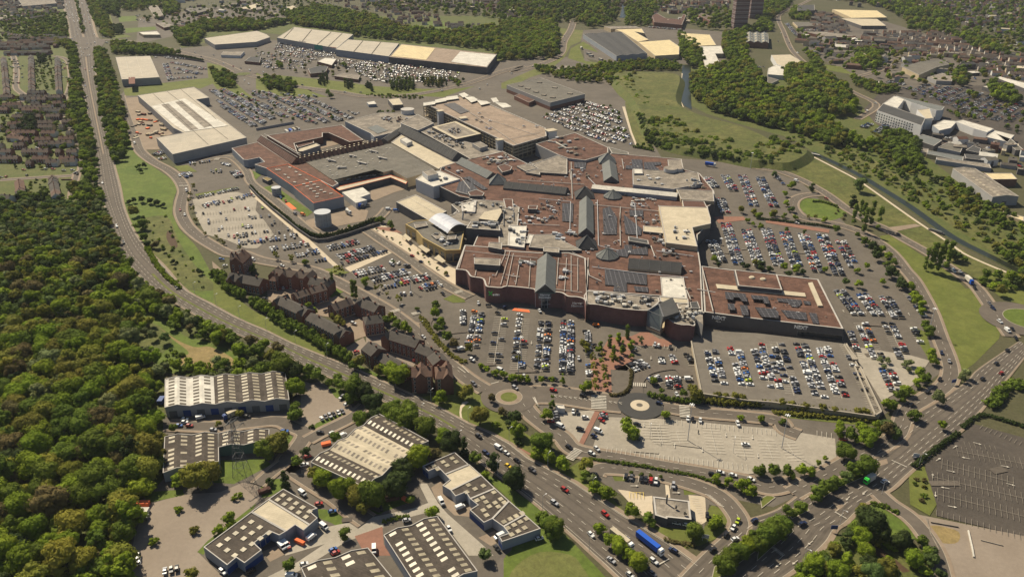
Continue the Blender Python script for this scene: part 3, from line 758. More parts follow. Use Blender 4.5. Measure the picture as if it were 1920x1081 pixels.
def house_row(place, a, b, kinds=('tile',), gap=0.0, L=6.2, n=None, off=.0, turn=False):
    A = Vector(P(*a, 6)); B = Vector(P(*b, 6)); d = B-A; T_ = d.length; d.normalize(); st = L+gap; m_ = int(T_/st) if n is None else n
    for i in range(max(1, m_)):
        p = A+d*(i+.5)*st; jog = random.choice((0, 0, .8, -.8)) if random.random() < .4 else 0
        p += Vector((-d.y, d.x, 0))*jog
        HOUSES.append((p.x, p.y, math.atan2(d.y, d.x)+(math.pi/2 if turn else 0), random.choice(kinds), place, L))
def houses(place, s, kinds=('tile', 'tileg', 'tiler'), gap=0.0, L=6.2):
    rs = [r.strip() for r in s.split(';') if r.strip()]; c = 'Z'
    for i, r in enumerate(rs):
        t = r.split()
        if t[0] in CR: c = t[0]; t = t[1:]
        a, b = k(c+' '+t[0]+' '+t[1]); kk = (random.choice(kinds),)*3+tuple(kinds)
        house_row(place+', '+nth(i)+' terrace', a, b, kk, gap if len(t) < 3 else float(t[2]), L)
def make_houses():
    protos = {}
    for kd in ('tile', 'tileg', 'tiler'): protos[kd] = [house_proto(6.2, 8.2, 5.0, 7.8, wl, kd, 0) for wl in ('wbrick', 'wwhite', 'wtan')]
    HOUSES.sort(key=lambda h: -scale_at(h[0], h[1])); near, far = HOUSES[:280], HOUSES[280:]
    grp = {}
    for h in near: grp.setdefault(h[4], []).append(h)
    for place, hs in grp.items():
        hs.sort(key=lambda h: h[0]*scale_at(h[0], h[1]))
        for i, h in enumerate(hs):
            w_, r_, c_, wi, L = random.choices(protos[h[3]], [5, 3, 3])[0]
            word = {'tile': 'brown', 'tileg': 'grey', 'tiler': 'red brown'}[h[3]]
            e = empty('terraced_house', (h[0], h[1], .1), h[2], word+' roofed terraced house '+place+('' if len(hs) == 1 else ', leftmost' if i == 0 else ', '+nth(i)+' from left'), 'house', 'small brick houses of the estates')
            meshobj('wall', w_, e); meshobj('chimney', c_, meshobj('roof', r_, e))
    Vs, Fs, Ts, o = [], [], [], 0
    tc = dict(tile=(.09, .072, .058), tileg=(.085, .078, .07), tiler=(.115, .072, .052))
    for x, y, rz, kd, place, L in far:
        w_, r_, c_, wi, _ = protos[kd][0]; cs, sn = math.cos(rz), math.sin(rz)
        for me, rgb in ((w_, random.choice(((.19, .095, .065), (.42, .37, .3), (.24, .13, .10), (.5, .46, .4)))), (r_, tc[kd])):
            v, f = tri_arrays(me); vv = np.stack([v[:, 0]*cs-v[:, 1]*sn+x, v[:, 0]*sn+v[:, 1]*cs+y, v[:, 2]+.1], 1)
            Vs.append(vv); Fs.append(f+o); Ts.append(np.tile(np.array(rgb)*random.uniform(.8, 1.2), (len(vv), 1))); o += len(vv)
    if Vs:
        G['housea'] = mat('house_mass', (0, 0, 0), var=.12, scale=.2, src='attr')
        tag(meshobj('distant_houses', np_mesh('distant_houses', np.concatenate(Vs), np.concatenate(Fs), G['housea'], np.concatenate(Ts))), 'mass of further small houses with dark roofs along the upper edge of the town', 'houses', kind='stuff')
    print('HOUSES', len(near), len(far))
# ============================================================ THE SETTING
sheet('ground', 'ground', [(-7000, -600), (7000, -600), (7000, 12000), (-7000, 12000)], z=0)
S_ = sheet
G['yard'] = mat('m_yard', (.20, .16, .122), col2=(.25, .205, .16), scale=.03, fine=.12)
S_('retail_tarmac', 'asphalt', 'Z 225,180 300,95 500,75 700,78 1100,110 1190,180 1205,235 1240,295 1400,305 1500,340 1640,470 1720,560 1775,690 1640,790 1600,880 1450,950 1100,880 1000,750 860,700 700,600 600,520 440,480 350,380 330,300 250,250')
S_('town_tarmac', 'dark_asphalt', 'D 930,620 1919,560 1940,900 1919,1079 1100,1079 800,900 700,860 830,720')
S_('town_tarmac', 'asphalt', 'D 300,180 900,150 1500,330 1919,420 1919,600 1100,640 700,560 450,420 300,300')
S_('town_tarmac', 'asphalt', 'A 1000,130 1919,0 2100,140 1500,200 1250,260 980,320')
S_('town_tarmac', 'asphalt', 'C 560,220 1100,190 1600,230 1620,500 1300,460 900,480 600,420')
S_('woodland_floor', 'scrub', 'Z -60,385 110,385 190,385 205,420 230,480 275,530 330,575 390,612 450,640 560,692 545,700 310,700 305,900 250,950 240,1130 -80,1130')
S_('woodland_floor', 'scrub', 'Z 325,60 480,40 560,30 1000,30 1060,60 1050,95 940,115 700,85 480,60 340,90')
S_('grass', 'lush', 'O 800,70 1000,200 1230,330 1330,420 1540,480 1740,590 1540,700 1180,680 1120,600 1240,460 1130,340 960,290 830,160', curve=3)
S_('dry_grass', 'dry', 'O 1130,345 1260,440 1400,500 1520,500 1690,600 1560,680 1330,670 1290,580 1360,540 1250,450 1160,370', curve=4)
S_('grass', 'lush', 'E 780,-10 940,0 985,90 1100,200 1260,310 1275,360 1245,450 1240,540 1290,650 1400,760 1430,800 N 20,340 280,540 600,710 940,880 1200,1010 Z 786,752 671,699 605,671 540,645 500,626 448,605 391,573 346,550 305,501 273,470 250,436 232,392 224,354 213,311 203,264')
S_('meadow', 'rough', 'E 1000,600 1200,560 1290,740 1420,930 1560,1079 1300,1079 1180,960 1080,800', curve=4)
S_('grass', 'grass', 'N 0,330 280,540 600,720 900,880 1100,985 1000,985 600,800 300,640 0,500')
S_('bare_soil', 'soil', 'E 1205,665 1240,680 1280,770 1240,780 1200,720', curve=4)
S_('grass', 'lush', 'A 700,330 760,560 880,700 960,1079 800,1079 740,800 690,560 690,400')
S_('grass', 'grass', 'A 740,90 790,90 830,230 950,265 800,280 760,180')
S_('grass', 'lush', 'A 850,120 980,115 985,150 860,160'); S_('sports_pitch', 'lush', 'A 900,205 1115,192 1130,215 905,240')
S_('grass', 'grass', 'A 890,640 1160,600 1420,570 1520,560 1540,600 1440,640 1390,625 980,690 900,690')
S_('grass', 'grass', 'A 1490,450 1620,480 1640,560 1700,600 1790,680 1880,740 1560,640 1500,560')
S_('grass', 'grass', 'B 130,540 350,560 640,590 830,620 1200,640 1450,640 1580,620 1350,700 1100,690 700,680 400,640 120,590 0,520 0,640 150,690 520,700 400,660')
S_('grass', 'lush', 'B 1180,145 1400,160 1400,215 1260,215'); S_('grass', 'grass', 'C 590,300 640,330 700,380 560,340 600,440 850,470 700,490 480,420 500,350')
S_('meadow', 'meadow', 'C 380,200 590,220 570,300 500,330 450,420 330,520 200,560 60,640 0,640 0,600 300,470')
S_('grass', 'grass', 'D 450,460 600,480 700,540 520,510'); S_('grass', 'grass', 'D 1740,350 1919,340 1919,430 1780,410')
S_('grass', 'meadow', 'D -20,650 160,650 120,740 -20,720')
S_('scrub_land', 'scrub', 'C 1280,500 1450,480 1700,430 1850,620 1919,640 D 180,520 400,500 560,560 700,700 840,880 1000,1000 1150,1040 1150,1079 K 1400,270 1600,420 1780,520 1919,620 1919,960 1500,770 1200,560 900,370 700,230 380,85 250,0 C 1700,890 1480,820 1360,760 1350,600')
S_('meadow', 'rough', 'K 430,20 760,110 1000,260 1400,520 1700,640 1919,760 1919,900 1700,820 1300,560 900,300 560,120', curve=3)
S_('meadow', 'rough', 'K 210,210 350,112 680,272 800,350 1150,600 1400,760 1600,870 1850,980 1919,1060 1700,1079 1500,1000 1400,920 1000,680 700,540 620,490 400,340')
S_('grass', 'grass', 'K 880,700 960,690 1200,850 1380,960 1500,1079 L 1560,80 1690,260 1750,380 1740,440 1560,620 1450,700 1410,600 1340,420 1270,230 1180,60 K 1050,900 930,800')
S_('grass', 'lush', 'K 290,450 400,430 560,470 650,530 520,590 360,550', curve=4)
S_('grass', 'grass', 'L 1100,350 1210,390 1260,540 1240,600 1180,500'); S_('grass', 'grass', 'L 120,960 860,1010 1000,1079 700,1060 130,1000')
S_('grass', 'grass', 'Z 1830,520 1860,510 1930,530 1930,575 1880,560')
S_('industrial_tarmac', 'asphalt', 'Z 270,935 310,895 305,775 545,765 560,720 600,715 690,775 730,790 800,850 870,870 1000,1000 920,1130 230,1130 250,940')
S_('gravel_lot', 'yard', 'U 1100,385 1170,385 1300,430 1450,530 1440,590 1200,700 1100,690', curve=2)
S_('yard', 'yard', 'T 215,560 420,500 560,480 740,470 900,400 1010,420 1040,500 960,580 640,830 580,900 640,960 780,1100 60,1100 130,760')
S_('grass', 'lush', 'T 740,240 1060,230 1110,270 960,350 840,410 690,400 700,340'); S_('grass', 'lush', 'T 190,470 470,450 480,490 210,550')
S_('grass', 'lush', 'T 1190,50 1250,60 1290,110 1250,180 1190,195', curve=3); S_('grass', 'lush', 'T 1450,590 1600,620 1640,690 1600,720 1540,690 1450,650', curve=3)
S_('grass', 'lush', 'U 1200,665 1400,590 1360,650 1200,715', curve=2); S_('grass', 'lush', 'T 1030,390 1180,370 1240,420 1100,500 1040,510'); S_('grass', 'lush', 'T 575,900 650,820 1000,550 980,590 660,850 620,920')
S_('grass', 'lush', 'S 120,470 320,590 480,700 680,780 540,790 300,640 100,500'); S_('grass', 'lush', 'S 680,600 800,600 890,690 700,760 660,780')
S_('grass', 'lush', 'U 1280,400 1380,420 1450,520 1340,480'); S_('concrete_road', 'concrete', 'T 1080,1079 1300,970 1600,770 1919,660 1919,720 1640,830 1400,980 1200,1100')
S_('concrete_road', 'concrete', 'S -20,930 300,870 480,830 900,740 1010,700 940,560 1000,560 1080,700 1150,780 1400,1000 1480,1079 1300,1079 1080,790 1000,770 500,900 250,1000 -20,1079')
S_('forecourt', 'pave', 'S 1030,590 1110,540 1130,600 1250,700 1330,720 1310,800 1200,790 1060,660'); S_('forecourt', 'redpave', 'S 480,940 680,870 690,1000 760,1079 560,1079')
S_('forecourt', 'pave', 'T 1040,900 1160,850 1240,900 1100,970'); S_('forecourt', 'pave', 'S 1370,950 1490,900 1540,970 1460,1010')
S_('grass', 'lush', 'S 1380,470 1560,560 1800,740 1919,860 1940,960 1640,1079 1560,1079 1820,930 1820,880 1400,500')
S_('grass', 'lush', 'R -10,500 110,520 400,790 600,1000 700,1110 -60,1110 -60,950 0,880'); S_('dry_grass', 'meadow', 'R 30,1000 200,900 420,920 500,1000 520,1110 20,1110', curve=3)
S_('grass', 'grass', 'W 730,500 900,640 1130,800 1240,930 1460,1079 R 130,90 420,290 500,240 580,330 640,400 760,560 850,650 960,700 1060,720 1300,740 1430,700 1410,600 1440,560 1560,610 1590,700 1500,790 1360,850 1230,880 1000,762 900,705 720,565 520,425 380,355 230,292 0,150 W 1180,1079 800,920 600,800 380,700 500,680 640,690')
S_('grass', 'grass', 'M 0,720 R -10,40 0,0 M 60,1000 130,1079 -20,1079')
S_('path', 'plaza', 'W 860,735 800,790 800,880 880,960 1000,1010 1180,1079 1080,1079 820,940 775,830 800,740', curve=2)
S_('path', 'redpave', 'R -10,110 150,200 150,215 -10,130'); S_('drive_through_tarmac', 'asphalt', 'R 590,260 720,320 900,320 1200,400 1400,480 1520,580 1420,560 1380,740 1060,720 960,640 840,520 740,460 620,380')
S_('grass', 'grass', 'R 710,330 800,340 830,390 740,390'); S_('grass', 'grass', 'R 1230,430 1340,450 1380,480 1240,490')
S_('plaza', 'plaza', 'R 760,450 840,460 960,500 1010,495 1020,620 940,640 860,560'); S_('plaza', 'plaza', 'R 1270,490 1390,500 1400,680 1350,710 1290,640'); S_('path', 'plaza', 'R 1100,390 1125,390 1140,510 1110,510')
# retail park and pale lots
S_('car_park', 'pale', 'F 235,440 440,385 560,385 700,430 690,520 760,600 820,690 700,790 620,790 480,730 330,690 260,560')
S_('grass', 'grass', 'F 250,400 560,345 575,360 270,420'); S_('grass', 'grass', 'F 100,200 200,190 270,240 140,235')
S_('grass', 'lush', 'F 650,225 730,260 690,295 650,260'); S_('grass', 'lush', 'F 740,350 800,340 870,370 1100,530 1060,560 960,500 870,440 770,390')
S_('path', 'plaza', 'F 640,350 720,400 1290,920 1250,920 670,420'); S_('path', 'plaza', 'F 1330,930 1690,790 1720,800 1370,960'); S_('path', 'plaza', 'F 1100,740 1500,640 1560,600 1600,620 1180,750')
S_('service_yard', 'pave', 'F 1500,450 1520,370 1650,330 1780,360 1680,390 1560,440'); S_('service_yard', 'pave', 'F 1050,590 1300,520 1400,470 1500,520 1480,590 1330,620 1150,660 1060,620')
S_('plaza', 'plaza', 'I -60,60 100,110 260,200 540,420 740,500 740,660 640,580 450,450 250,340 -60,170'); S_('red_paving', 'redpave', 'I 0,120 60,150 260,180 180,130')
S_('grass', 'grass', 'I 630,770 720,730 810,760 830,800 720,805'); S_('grass', 'grass', 'N 720,260 860,240 980,270 900,300')
S_('pavement', 'pave', 'N 860,300 1000,360 1240,480 1440,620 1500,640 1430,650 1200,520 960,380 830,330')
S_('apartment_court', 'pave', 'N 380,350 560,330 830,420 1260,580 1130,720 980,770 880,600 620,560 400,520'); S_('apartment_court', 'pave', 'N -10,190 60,250 100,340 0,250')
S_('apartment_court', 'yard', 'N 1100,700 1230,680 1480,900 1440,950 1100,860'); S_('apartment_court', 'yard', 'N 930,830 1080,740 1120,820 1060,880')
S_('grass', 'lush', 'N 820,430 890,380 940,410 850,455'); S_('red_paving', 'redpave', 'e 0,700 160,700 350,820 420,820 600,900 500,960 M 830,330 880,440 560,600 590,700 700,700 640,380 700,280 860,270')
S_('red_paving', 'redpave', 'M 560,430 700,430 740,700 580,690'); S_('red_paving', 'redpave', 'M 150,620 500,645 560,690 280,660'); S_('red_paving', 'redpave', 'M 600,800 640,800 500,1079 460,1079')
S_('yard', 'asphalt', 'M 710,510 850,520 850,640 720,700')
S_('orange_bays', 'orange', 'd 575,500 620,458 880,490 900,535'); S_('orange_bays', 'orange', 'F 890,470 930,460 985,505 940,515')
S_('car_park', 'pale', 'M 650,850 1060,865 1300,885 1940,940 Q 560,85 570,240 430,290 R 1700,340 1200,250 700,190 580,155'); S_('car_park', 'pale', 'M 270,830 600,800 480,1040 380,1000 240,890')
S_('car_park', 'pale', 'L 700,500 1100,560 1240,600 1200,660 1150,760 950,860 900,900 740,640')
S_('red_paving', 'redpave', 'K 60,585 520,655 515,680 60,605'); S_('red_paving', 'redpave', 'J 1330,30 1600,30 1640,60 1380,90')
S_('car_park', 'dark_asphalt', 'Q 1560,-20 1960,90 1960,800 1290,640 1290,560 1210,380 1210,270 1440,80'); S_('yard', 'yard', 'Q 1020,600 1200,640 1940,790 1960,1120 1400,1120 1200,800')
S_('sand_patch', 'dry', 'Q 1240,710 1420,740 1460,790 1420,840 1280,820', curve=3); S_('grass', 'lush', 'Q 620,690 820,560 1000,600 1150,800 1000,840 720,790')
S_('grass', 'scrub', 'Q 560,780 720,760 1000,850 1230,880 1360,1100 200,1110 380,980'); S_('grass', 'grass', 'Q 1090,350 1200,280 1290,560 1240,640 1100,560')
S_('dirt_track', 'soil', 'Q 720,790 900,880 1100,1040 1050,1050 850,920 700,820')
S_('storage_yard', 'pave', 'A 870,710 990,700 1100,770 1300,950 1130,1000 1150,1079 1000,1079'); S_('loading_yard', 'pave', 'X 450,540 860,430 1110,550 560,690')
# town grounds
S_('estate_ground', 'scrub', 'Z -60,20 120,0 150,110 155,260 160,385 -60,385')
for s in ('c 130,350 370,350 380,860 130,880', 'c 500,350 880,370 960,900 400,900', 'A 210,800 500,760 500,900 210,960', 'E 20,260 560,180 540,440 100,440', 'A 0,560 100,560 100,800 0,840'):
    S_('gardens', 'scrub', s)
# ------------------------------------------------------------ canal
cl = smooth(W('K 395,100 700,245 860,340 1100,490 1400,705 1700,860 1880,950 1990,1000'), 5)
L_, R_ = ribbon_pts(cl, 4.9, -4.9); pair_road('canal_bank', 'scrub', L_, R_, n=60, raw=True); L_, R_ = ribbon_pts(cl, 4.0, -4.0); pair_road('canal_water', 'water', L_, R_, n=60, raw=True)
band('towpath', 'plaza', 'K 350,105 680,275 800,352 1130,585 1380,750 1500,835 1800,965 1960,1010', 2.6, kerb=False)
S_('canal_water', 'water', 'C 1305,470 1365,470 1362,640 1370,790 1320,765 1285,720 1285,640'); S_('towpath', 'plaza', 'C 1298,530 1306,530 1285,660 1270,720 1300,770 1315,775 1290,720 1295,650')
S_('canal_water', 'water', 'C 845,-30 880,-30 905,130 850,130 870,60'); S_('path', 'pave', 'K 940,640 1140,615 1180,630 1000,668')
# ------------------------------------------------------------ the raised meadow (an old tip) with its steep bank
hill_px = 'C 945,700 880,640 815,540 900,515 1200,525 1285,560 1255,700 1310,775 1500,850 1700,900 1900,985 K 130,40 360,80 230,170 40,150 H 1700,480 1400,420 1000,350 780,240 700,80'
top_ = ccw(smooth(W(hill_px, 7), 4, True)); bot_ = shrink(top_, -9)
mb = MB(); mb.flat([(q[0], q[1], 7) for q in top_]); hb = MB(); n_ = len(top_)
for i in range(n_):
    a, b, c, d = top_[i], top_[(i+1) % n_], bot_[(i+1) % n_], bot_[i]; hb.face([(d[0], d[1], .05), (c[0], c[1], .05), (b[0], b[1], 7), (a[0], a[1], 7)])
o = mb.build('terrain', G['rough']); tag(o, kind='structure'); o = hb.build('terrain_bank', G['scrub']); tag(o, kind='structure')
S_('grass', 'rough', 'C 890,740 930,720 1000,880 1100,1079 985,1062 930,950')
S_('pavement', 'plaza', 'C 870,770 890,770 940,950 985,1062 970,1062 925,950')

# ------------------------------------------------------------ roads
A_L = 'Z 117,0 128,40 135,78 143,104 154,156 164,208 173,260 182,307 186,350 200,395 216,440 234,484 276,530 331,569 390,602 449,628 509,651 561,679 610,703 671,730 749,765 811,793 852,824 912,874 983,925 1064,993 1116,1040 1163,1081 1215,1140'
A_R = 'Z 165,0 174,50 182,78 178,104 181,156 191,208 203,260 213,307 224,350 232,388 250,432 273,466 305,498 346,543 391,568 448,599 500,621 540,641 605,668 671,695 780,744 825,765 867,789 942,824 996,864 1064,898 1147,953 1220,998 1254,1019 1310,1060'
pair_road('pavement', 'pave', A_L, A_R, t0=-.07, t1=1.10); pair_road('kerb', 'kerb', A_L, A_R, t0=-.014, t1=1.014)
AL, AR, AD = pair_road('dual_carriageway', 'road', A_L, A_R)
for t, dsh in ((.18, (3, 5)), (.33, (3, 5)), (.66, (3, 5)), (.82, (3, 5))): line_on(MARK, AL+(AR-AL)*t, .22, dsh)
for t in (.03, .97): line_on(MARK, AL+(AR-AL)*t, .15)
wear(AL, AR, (.10, .25, .40, .60, .74, .90))
pair_road('central_reservation', 'pave', AL[:105]+(AR[:105]-AL[:105])*.46, AL[:105]+(AR[:105]-AL[:105])*.54, n=105, raw=True)
pair_road('central_reservation', 'grass', AL[128:150]+(AR[128:150]-AL[128:150])*.40, AL[128:150]+(AR[128:150]-AL[128:150])*.50, n=22, raw=True)
X_L = 'L 1890,460 1600,660 1490,770 1170,970 1010,1079 Q 830,170 600,310 340,470 150,600 R 1640,700 1470,840 1400,900 1260,1040 1180,1130'
X_R = 'L 1960,525 1800,720 1650,900 1480,1079 Q 1270,170 1130,290 1040,370 950,450 760,560 620,690 540,740 480,830 330,970 120,1120'
pair_road('pavement', 'pave', X_L, X_R, t0=-.05, t1=1.08); pair_road('kerb', 'kerb', X_L, X_R, t0=-.01, t1=1.01)
XL, XR, XD = pair_road('main_road', 'road', X_L, X_R)
for t in (.14, .30, .62, .76, .88): line_on(MARK, XL+(XR-XL)*t, .2, (4, 4))
wear(XL, XR, (.07, .22, .38, .55, .69, .82, .94))
for s in ('Q 800,295 850,320 560,450 440,530 395,520 400,470 560,380', 'Q 215,610 330,550 370,600 250,660', 'Q 20,830 200,690 255,745 120,850 0,960', 'R 1460,1010 1919,690 1919,770 1510,1070 1440,1100', 'R 1790,520 1850,490 1890,510 1800,580'):
    S_('kerb', 'kerb', [tuple(v)+(0,) for v in shrink(W(s), -.35)]); S_('traffic_island', 'grass', s)
S_('traffic_island', 'pave', 'Q 830,260 930,230 940,265 860,290'); S_('traffic_island', 'pave', 'Q 540,590 620,540 640,560 570,610')
RW = 'A 870,690 900,800 940,920 E 975,0 1010,90 1100,165 1210,225 1285,290 1325,370 1308,450 1302,530 1345,625 1430,705 1540,775 1650,830 N 200,135 340,185 560,225 720,260 880,335 1060,430 1250,540 1400,650 1540,780 W 560,290 700,410 850,530 1010,630'
ring = band('ring_road', 'road', RW, 9.5, dash=(3, 4))
band('ring_road', 'road', 'Z 981,758 996,777 1025,800 1054,820 R 430,155 560,195 800,235 1100,290 1400,340 1700,400 1850,440 Q 250,410 330,470', 9, dash=(3, 4))
band('access_road', 'road', 'R 600,345 650,300 900,318 1150,370 1400,450 1520,520 1600,610 1640,690 1620,760', 8, dash=(2, 4))
band('ring_road', 'road', 'Q 250,480 560,310 720,215 900,130 1010,50 L 1080,960 1200,880 1340,790 1390,700 1375,590 1310,420 1250,250 1180,110 1120,10 K 1060,940 1000,860 930,790 800,700 650,640 480,600 330,570 260,500 270,440 340,410 450,400', 8.5, dash=(3, 5))
band('access_road', 'road', 'K -30,205 150,235 300,290 450,370 540,430 620,490 700,540 800,600 900,640 1080,740 1240,830 1400,940 1530,1030 L 1600,100 1690,230 1760,330 1830,430', 8, dash=(3, 5))
band('access_road', 'road', 'M 90,700 200,690 350,697 600,735 790,755', 17, dash=None); band('access_road', 'road', 'M 1050,770 1200,800 1400,825 1700,850 1919,880 Q 200,20 300,60', 8.5, dash=(3, 5))
band('access_road', 'asphalt', 'N 1060,-60 1200,35 1400,170 1560,290 1720,390 1850,450', 7.5, dash=(3, 4))
band('service_road', 'asphalt', 'F 300,170 400,140 520,140 620,230 660,320 800,425 900,510 1000,600 1100,680 1180,705 1350,660 1560,580 1640,500', 7, dash=(2, 4))
band('north_road', 'road', 'A 720,290 900,295 1150,340 1350,390 1500,425 1600,460 1750,530 1919,570 B 130,590 300,625 600,665 800,695 1100,685 1300,655 1500,610 1640,565 1760,520 1919,480 C 80,520 200,490 350,440 430,380 450,300 500,215 520,150', 12, dash=(3, 5))
band('car_park_road', 'road', 'B -60,640 60,700 180,790 280,880 330,940', 7, kerb=False); band('car_park_road', 'road', 'W 500,-20 470,60 560,250', 8, kerb=False)
band('town_road', 'road', 'D 380,0 300,40 200,80 150,130 190,230 230,330 280,400 400,500 560,600 720,680 860,760 720,860', 7); band('town_road', 'road', 'D 700,560 900,500 1010,420 1200,380 1500,330 1919,380', 7)
band('estate_road', 'road', 'c 190,350 230,480 240,620 230,800 300,880 420,960', 6); band('estate_road', 'road', 'c 780,350 960,400 1020,560 1020,750 980,900 A 480,680 430,800 480,900 545,960 E 560,60 590,180 550,260 300,280 0,300', 5.5); band('estate_road', 'road', 'E 560,240 530,340 520,430', 5); band('estate_road', 'road', 'A 0,780 80,740 180,730', 5)
band('estate_road', 'road', 'U 130,680 500,690 900,650 1020,690 1120,740 1060,850 980,940 1060,1000 T 1250,300 1400,400 1560,500 1700,610 1800,680', 8); band('estate_road', 'road', 'U 1140,790 1250,730 1450,630 1560,540', 7); band('estate_road', 'road', 'T 1200,260 1100,340 1010,420', 6)
band('access_road', 'road', 'Q 870,480 960,560 1080,640 1180,740 1280,900 1340,1100', 7); band('access_road', 'road', 'M 900,690 900,600 980,520 1180,490 1260,560', 8, kerb=False)
def disc(name, m, c, r, z=None, n=40):
    p = P(*k(c)[0][:2]); sheet(name, m, [(p[0]+r*math.cos(2*math.pi*i/n), p[1]+r*math.sin(2*math.pi*i/n), 0) for i in range(n)])
disc('roundabout', 'road', 'W 1220,695', 17); disc('kerb', 'kerb', 'W 1220,695', 8.2); disc('roundabout_island', 'pave', 'W 1220,695', 7.9); disc('roundabout_island', 'grass', 'W 1220,695', 5)
disc('roundabout', 'new_road', 'M 925,772', 13.5); disc('roundabout_island', 'plaza', 'M 920,770', 5.6); disc('roundabout_island', 'asphalt', 'M 918,768', 1.9)
disc('roundabout', 'road', 'L 1890,300', 26); disc('kerb', 'kerb', 'L 1940,300', 15.4); disc('roundabout_island', 'lush', 'L 1940,300', 15)
disc('roundabout', 'road', 'A 1750,530', 22); disc('roundabout_island', 'scrub', 'A 1750,535', 12)
sheet('junction', 'road', 'A 520,270 700,270 760,300 690,400 560,420')
# crossings, hatching, arrows and lettering
def zebra(a, b, w, n=8):
    A = Vector(P(*k(a)[0][:2])); B = Vector(P(*k(b)[0][:2])); d = B-A; L = d.length; d.normalize(); nn = Vector((-d.y, d.x, 0))*w/2
    for i in range(n): q = A+d*L*(i+.5)/n; line_on(MARK, [q-nn, q+nn], L/n*.55)
zebra('M 625,700', 'M 625,800', 9, 9); zebra('M 855,620', 'M 965,625', 4, 8); zebra('M 1240,770', 'M 1245,860', 6, 8); zebra('E 1290,342', 'E 1360,342', 3, 7); zebra('R 480,165', 'R 410,240', 5, 9); zebra('b 720,250', 'b 810,225', 4, 8); zebra('b 930,272', 'b 1010,252', 4, 7); zebra('I 735,722', 'I 800,702', 4, 7); zebra('F 395,150', 'F 430,150', 8, 5)
def arrows(s, m=0):
    c = CR['Z']
    for t in s.split():
        if t in CR: c = CR[t]; continue
        v = list(map(float, t.split(','))); p = Vector(P(c[0]+v[0]/c[2], c[1]+v[1]/c[2])); q = Vector(P(c[0]+(v[0]+v[2])/c[2], c[1]+(v[1]+v[3])/c[2])); d = (q-p).normalized(); nn = Vector((-d.y, d.x, 0))
        line_on(MARK, [p-d*2, p+d*.8], .3); e = p+d*2.2; a = p+d*.8+nn*.7; b = p+d*.8-nn*.7
        MARK.face([(a.x, a.y, MARKZ), (b.x, b.y, MARKZ), (e.x, e.y, MARKZ)])
arrows('Q 770,480,-10,10 650,520,-10,10 380,840,-10,8 150,1000,-10,8 270,980,-10,8 120,900,10,-6 1420,150,10,-6 1300,240,10,-6 1260,360,0,-9 1580,125,10,3 1500,230,-10,-2 1390,325,10,2 1780,290,10,2 1820,420,10,3 1350,445,-10,-2 1280,490,0,9 1400,580,10,2 R 1340,40,0,9 1540,60,0,9 1170,140,0,-9 1370,170,0,9 1770,210,0,9 1180,480,9,0 880,430,9,0 M 140,320,0,9 270,270,0,9 1000,430,0,9 1340,960,0,9 1730,1000,0,9 950,910,0,9 L 620,250,-5,-9 780,260,-5,-9 930,260,-5,-9 1090,270,-5,-9 1250,800,-8,4')
# zig-zag road lettering and hatching by the brick avenue
for x in range(300, 780, 36):
    if 585 < x < 660: continue
    y = 700+(x-300)*.11; line_on(MARK, W('M %d,%d %d,%d' % (x, y, x+22, y+14)), .35); line_on(MARK, W('M %d,%d %d,%d' % (x, y, x+26, y+1)), .25)
for s in ('M 150,715 190,780', 'W 1450,700 1485,780', 'W 760,430 830,480', 'W 800,420 860,480', 'W 1060,580 1130,560', 'Q 965,245 1075,295', 'Q 560,620 640,665', 'R 1050,1000 1130,955', 'E 1290,325 1350,325'): line_on(MARK, W(s), .5)
for i in range(9): line_on(MARK, W('Q %d,%d %d,%d' % (100+i*9, 880+i*7, 125+i*9, 870+i*7)), .3); line_on(MARK, W('R %d,%d %d,%d' % (1390+i*12, 490+i*10, 1430+i*12, 500+i*10)), .3); line_on(MARK, W('R %d,%d %d,%d' % (1280+i*9, 510+i*18, 1340+i*5, 520+i*16)), .2)

def repairs(pts, n, mats=('road', 'deck')):
    n = max(2, n//3)
    q = W(pts); xs = [v[0] for v in q]; ys = [v[1] for v in q]; z = LAY[0]+.001; LAY[0] += .008
    bs = [MB() for _ in mats]; i = 0; t = 0
    while i < n and t < n*20:
        t += 1; x, y = random.uniform(min(xs), max(xs)), random.uniform(min(ys), max(ys))
        if inside(x, y, q): j = random.randrange(len(mats)); L_, w_, a_ = random.uniform(2, 16)/2, random.uniform(1, 5)/2, random.uniform(-.3, .3); c_, s_ = math.cos(a_), math.sin(a_); bs[j].flat([(x+c_*u-s_*v, y+s_*u+c_*v, z+.006*i/n) for u, v in ((-L_, -w_), (L_, -w_), (L_, w_), (-L_, w_))]); i += 1
    for b, m in zip(bs, mats):
        if b.v: tag(b.build('tarmac_patch', G[m]), kind='structure')
repairs('Z 850,575 1100,620 1090,705 930,705 850,640', 16); repairs('Z 1340,420 1600,500 1620,520 1330,470', 14); repairs('Z 1590,530 1700,600 1740,690 1660,730 1590,620', 16); repairs('Z 1100,780 1500,820 1560,870 1420,860 1110,850', 6, ('concrete', 'pale')); repairs('Z 1740,880 1919,830 1919,1010 1770,960', 7, ('track', 'road')); repairs('Z 450,760 560,870 620,900 720,960 560,1050 640,1000', 14, ('deck', 'track', 'pave')); repairs('Z 500,80 1000,130 900,170 600,150', 20); repairs('Z 380,170 640,180 700,230 500,240', 14); repairs('Z 1650,150 1919,200 1919,240 1700,200', 14)

print('LAY', LAY[0], MARKZ)
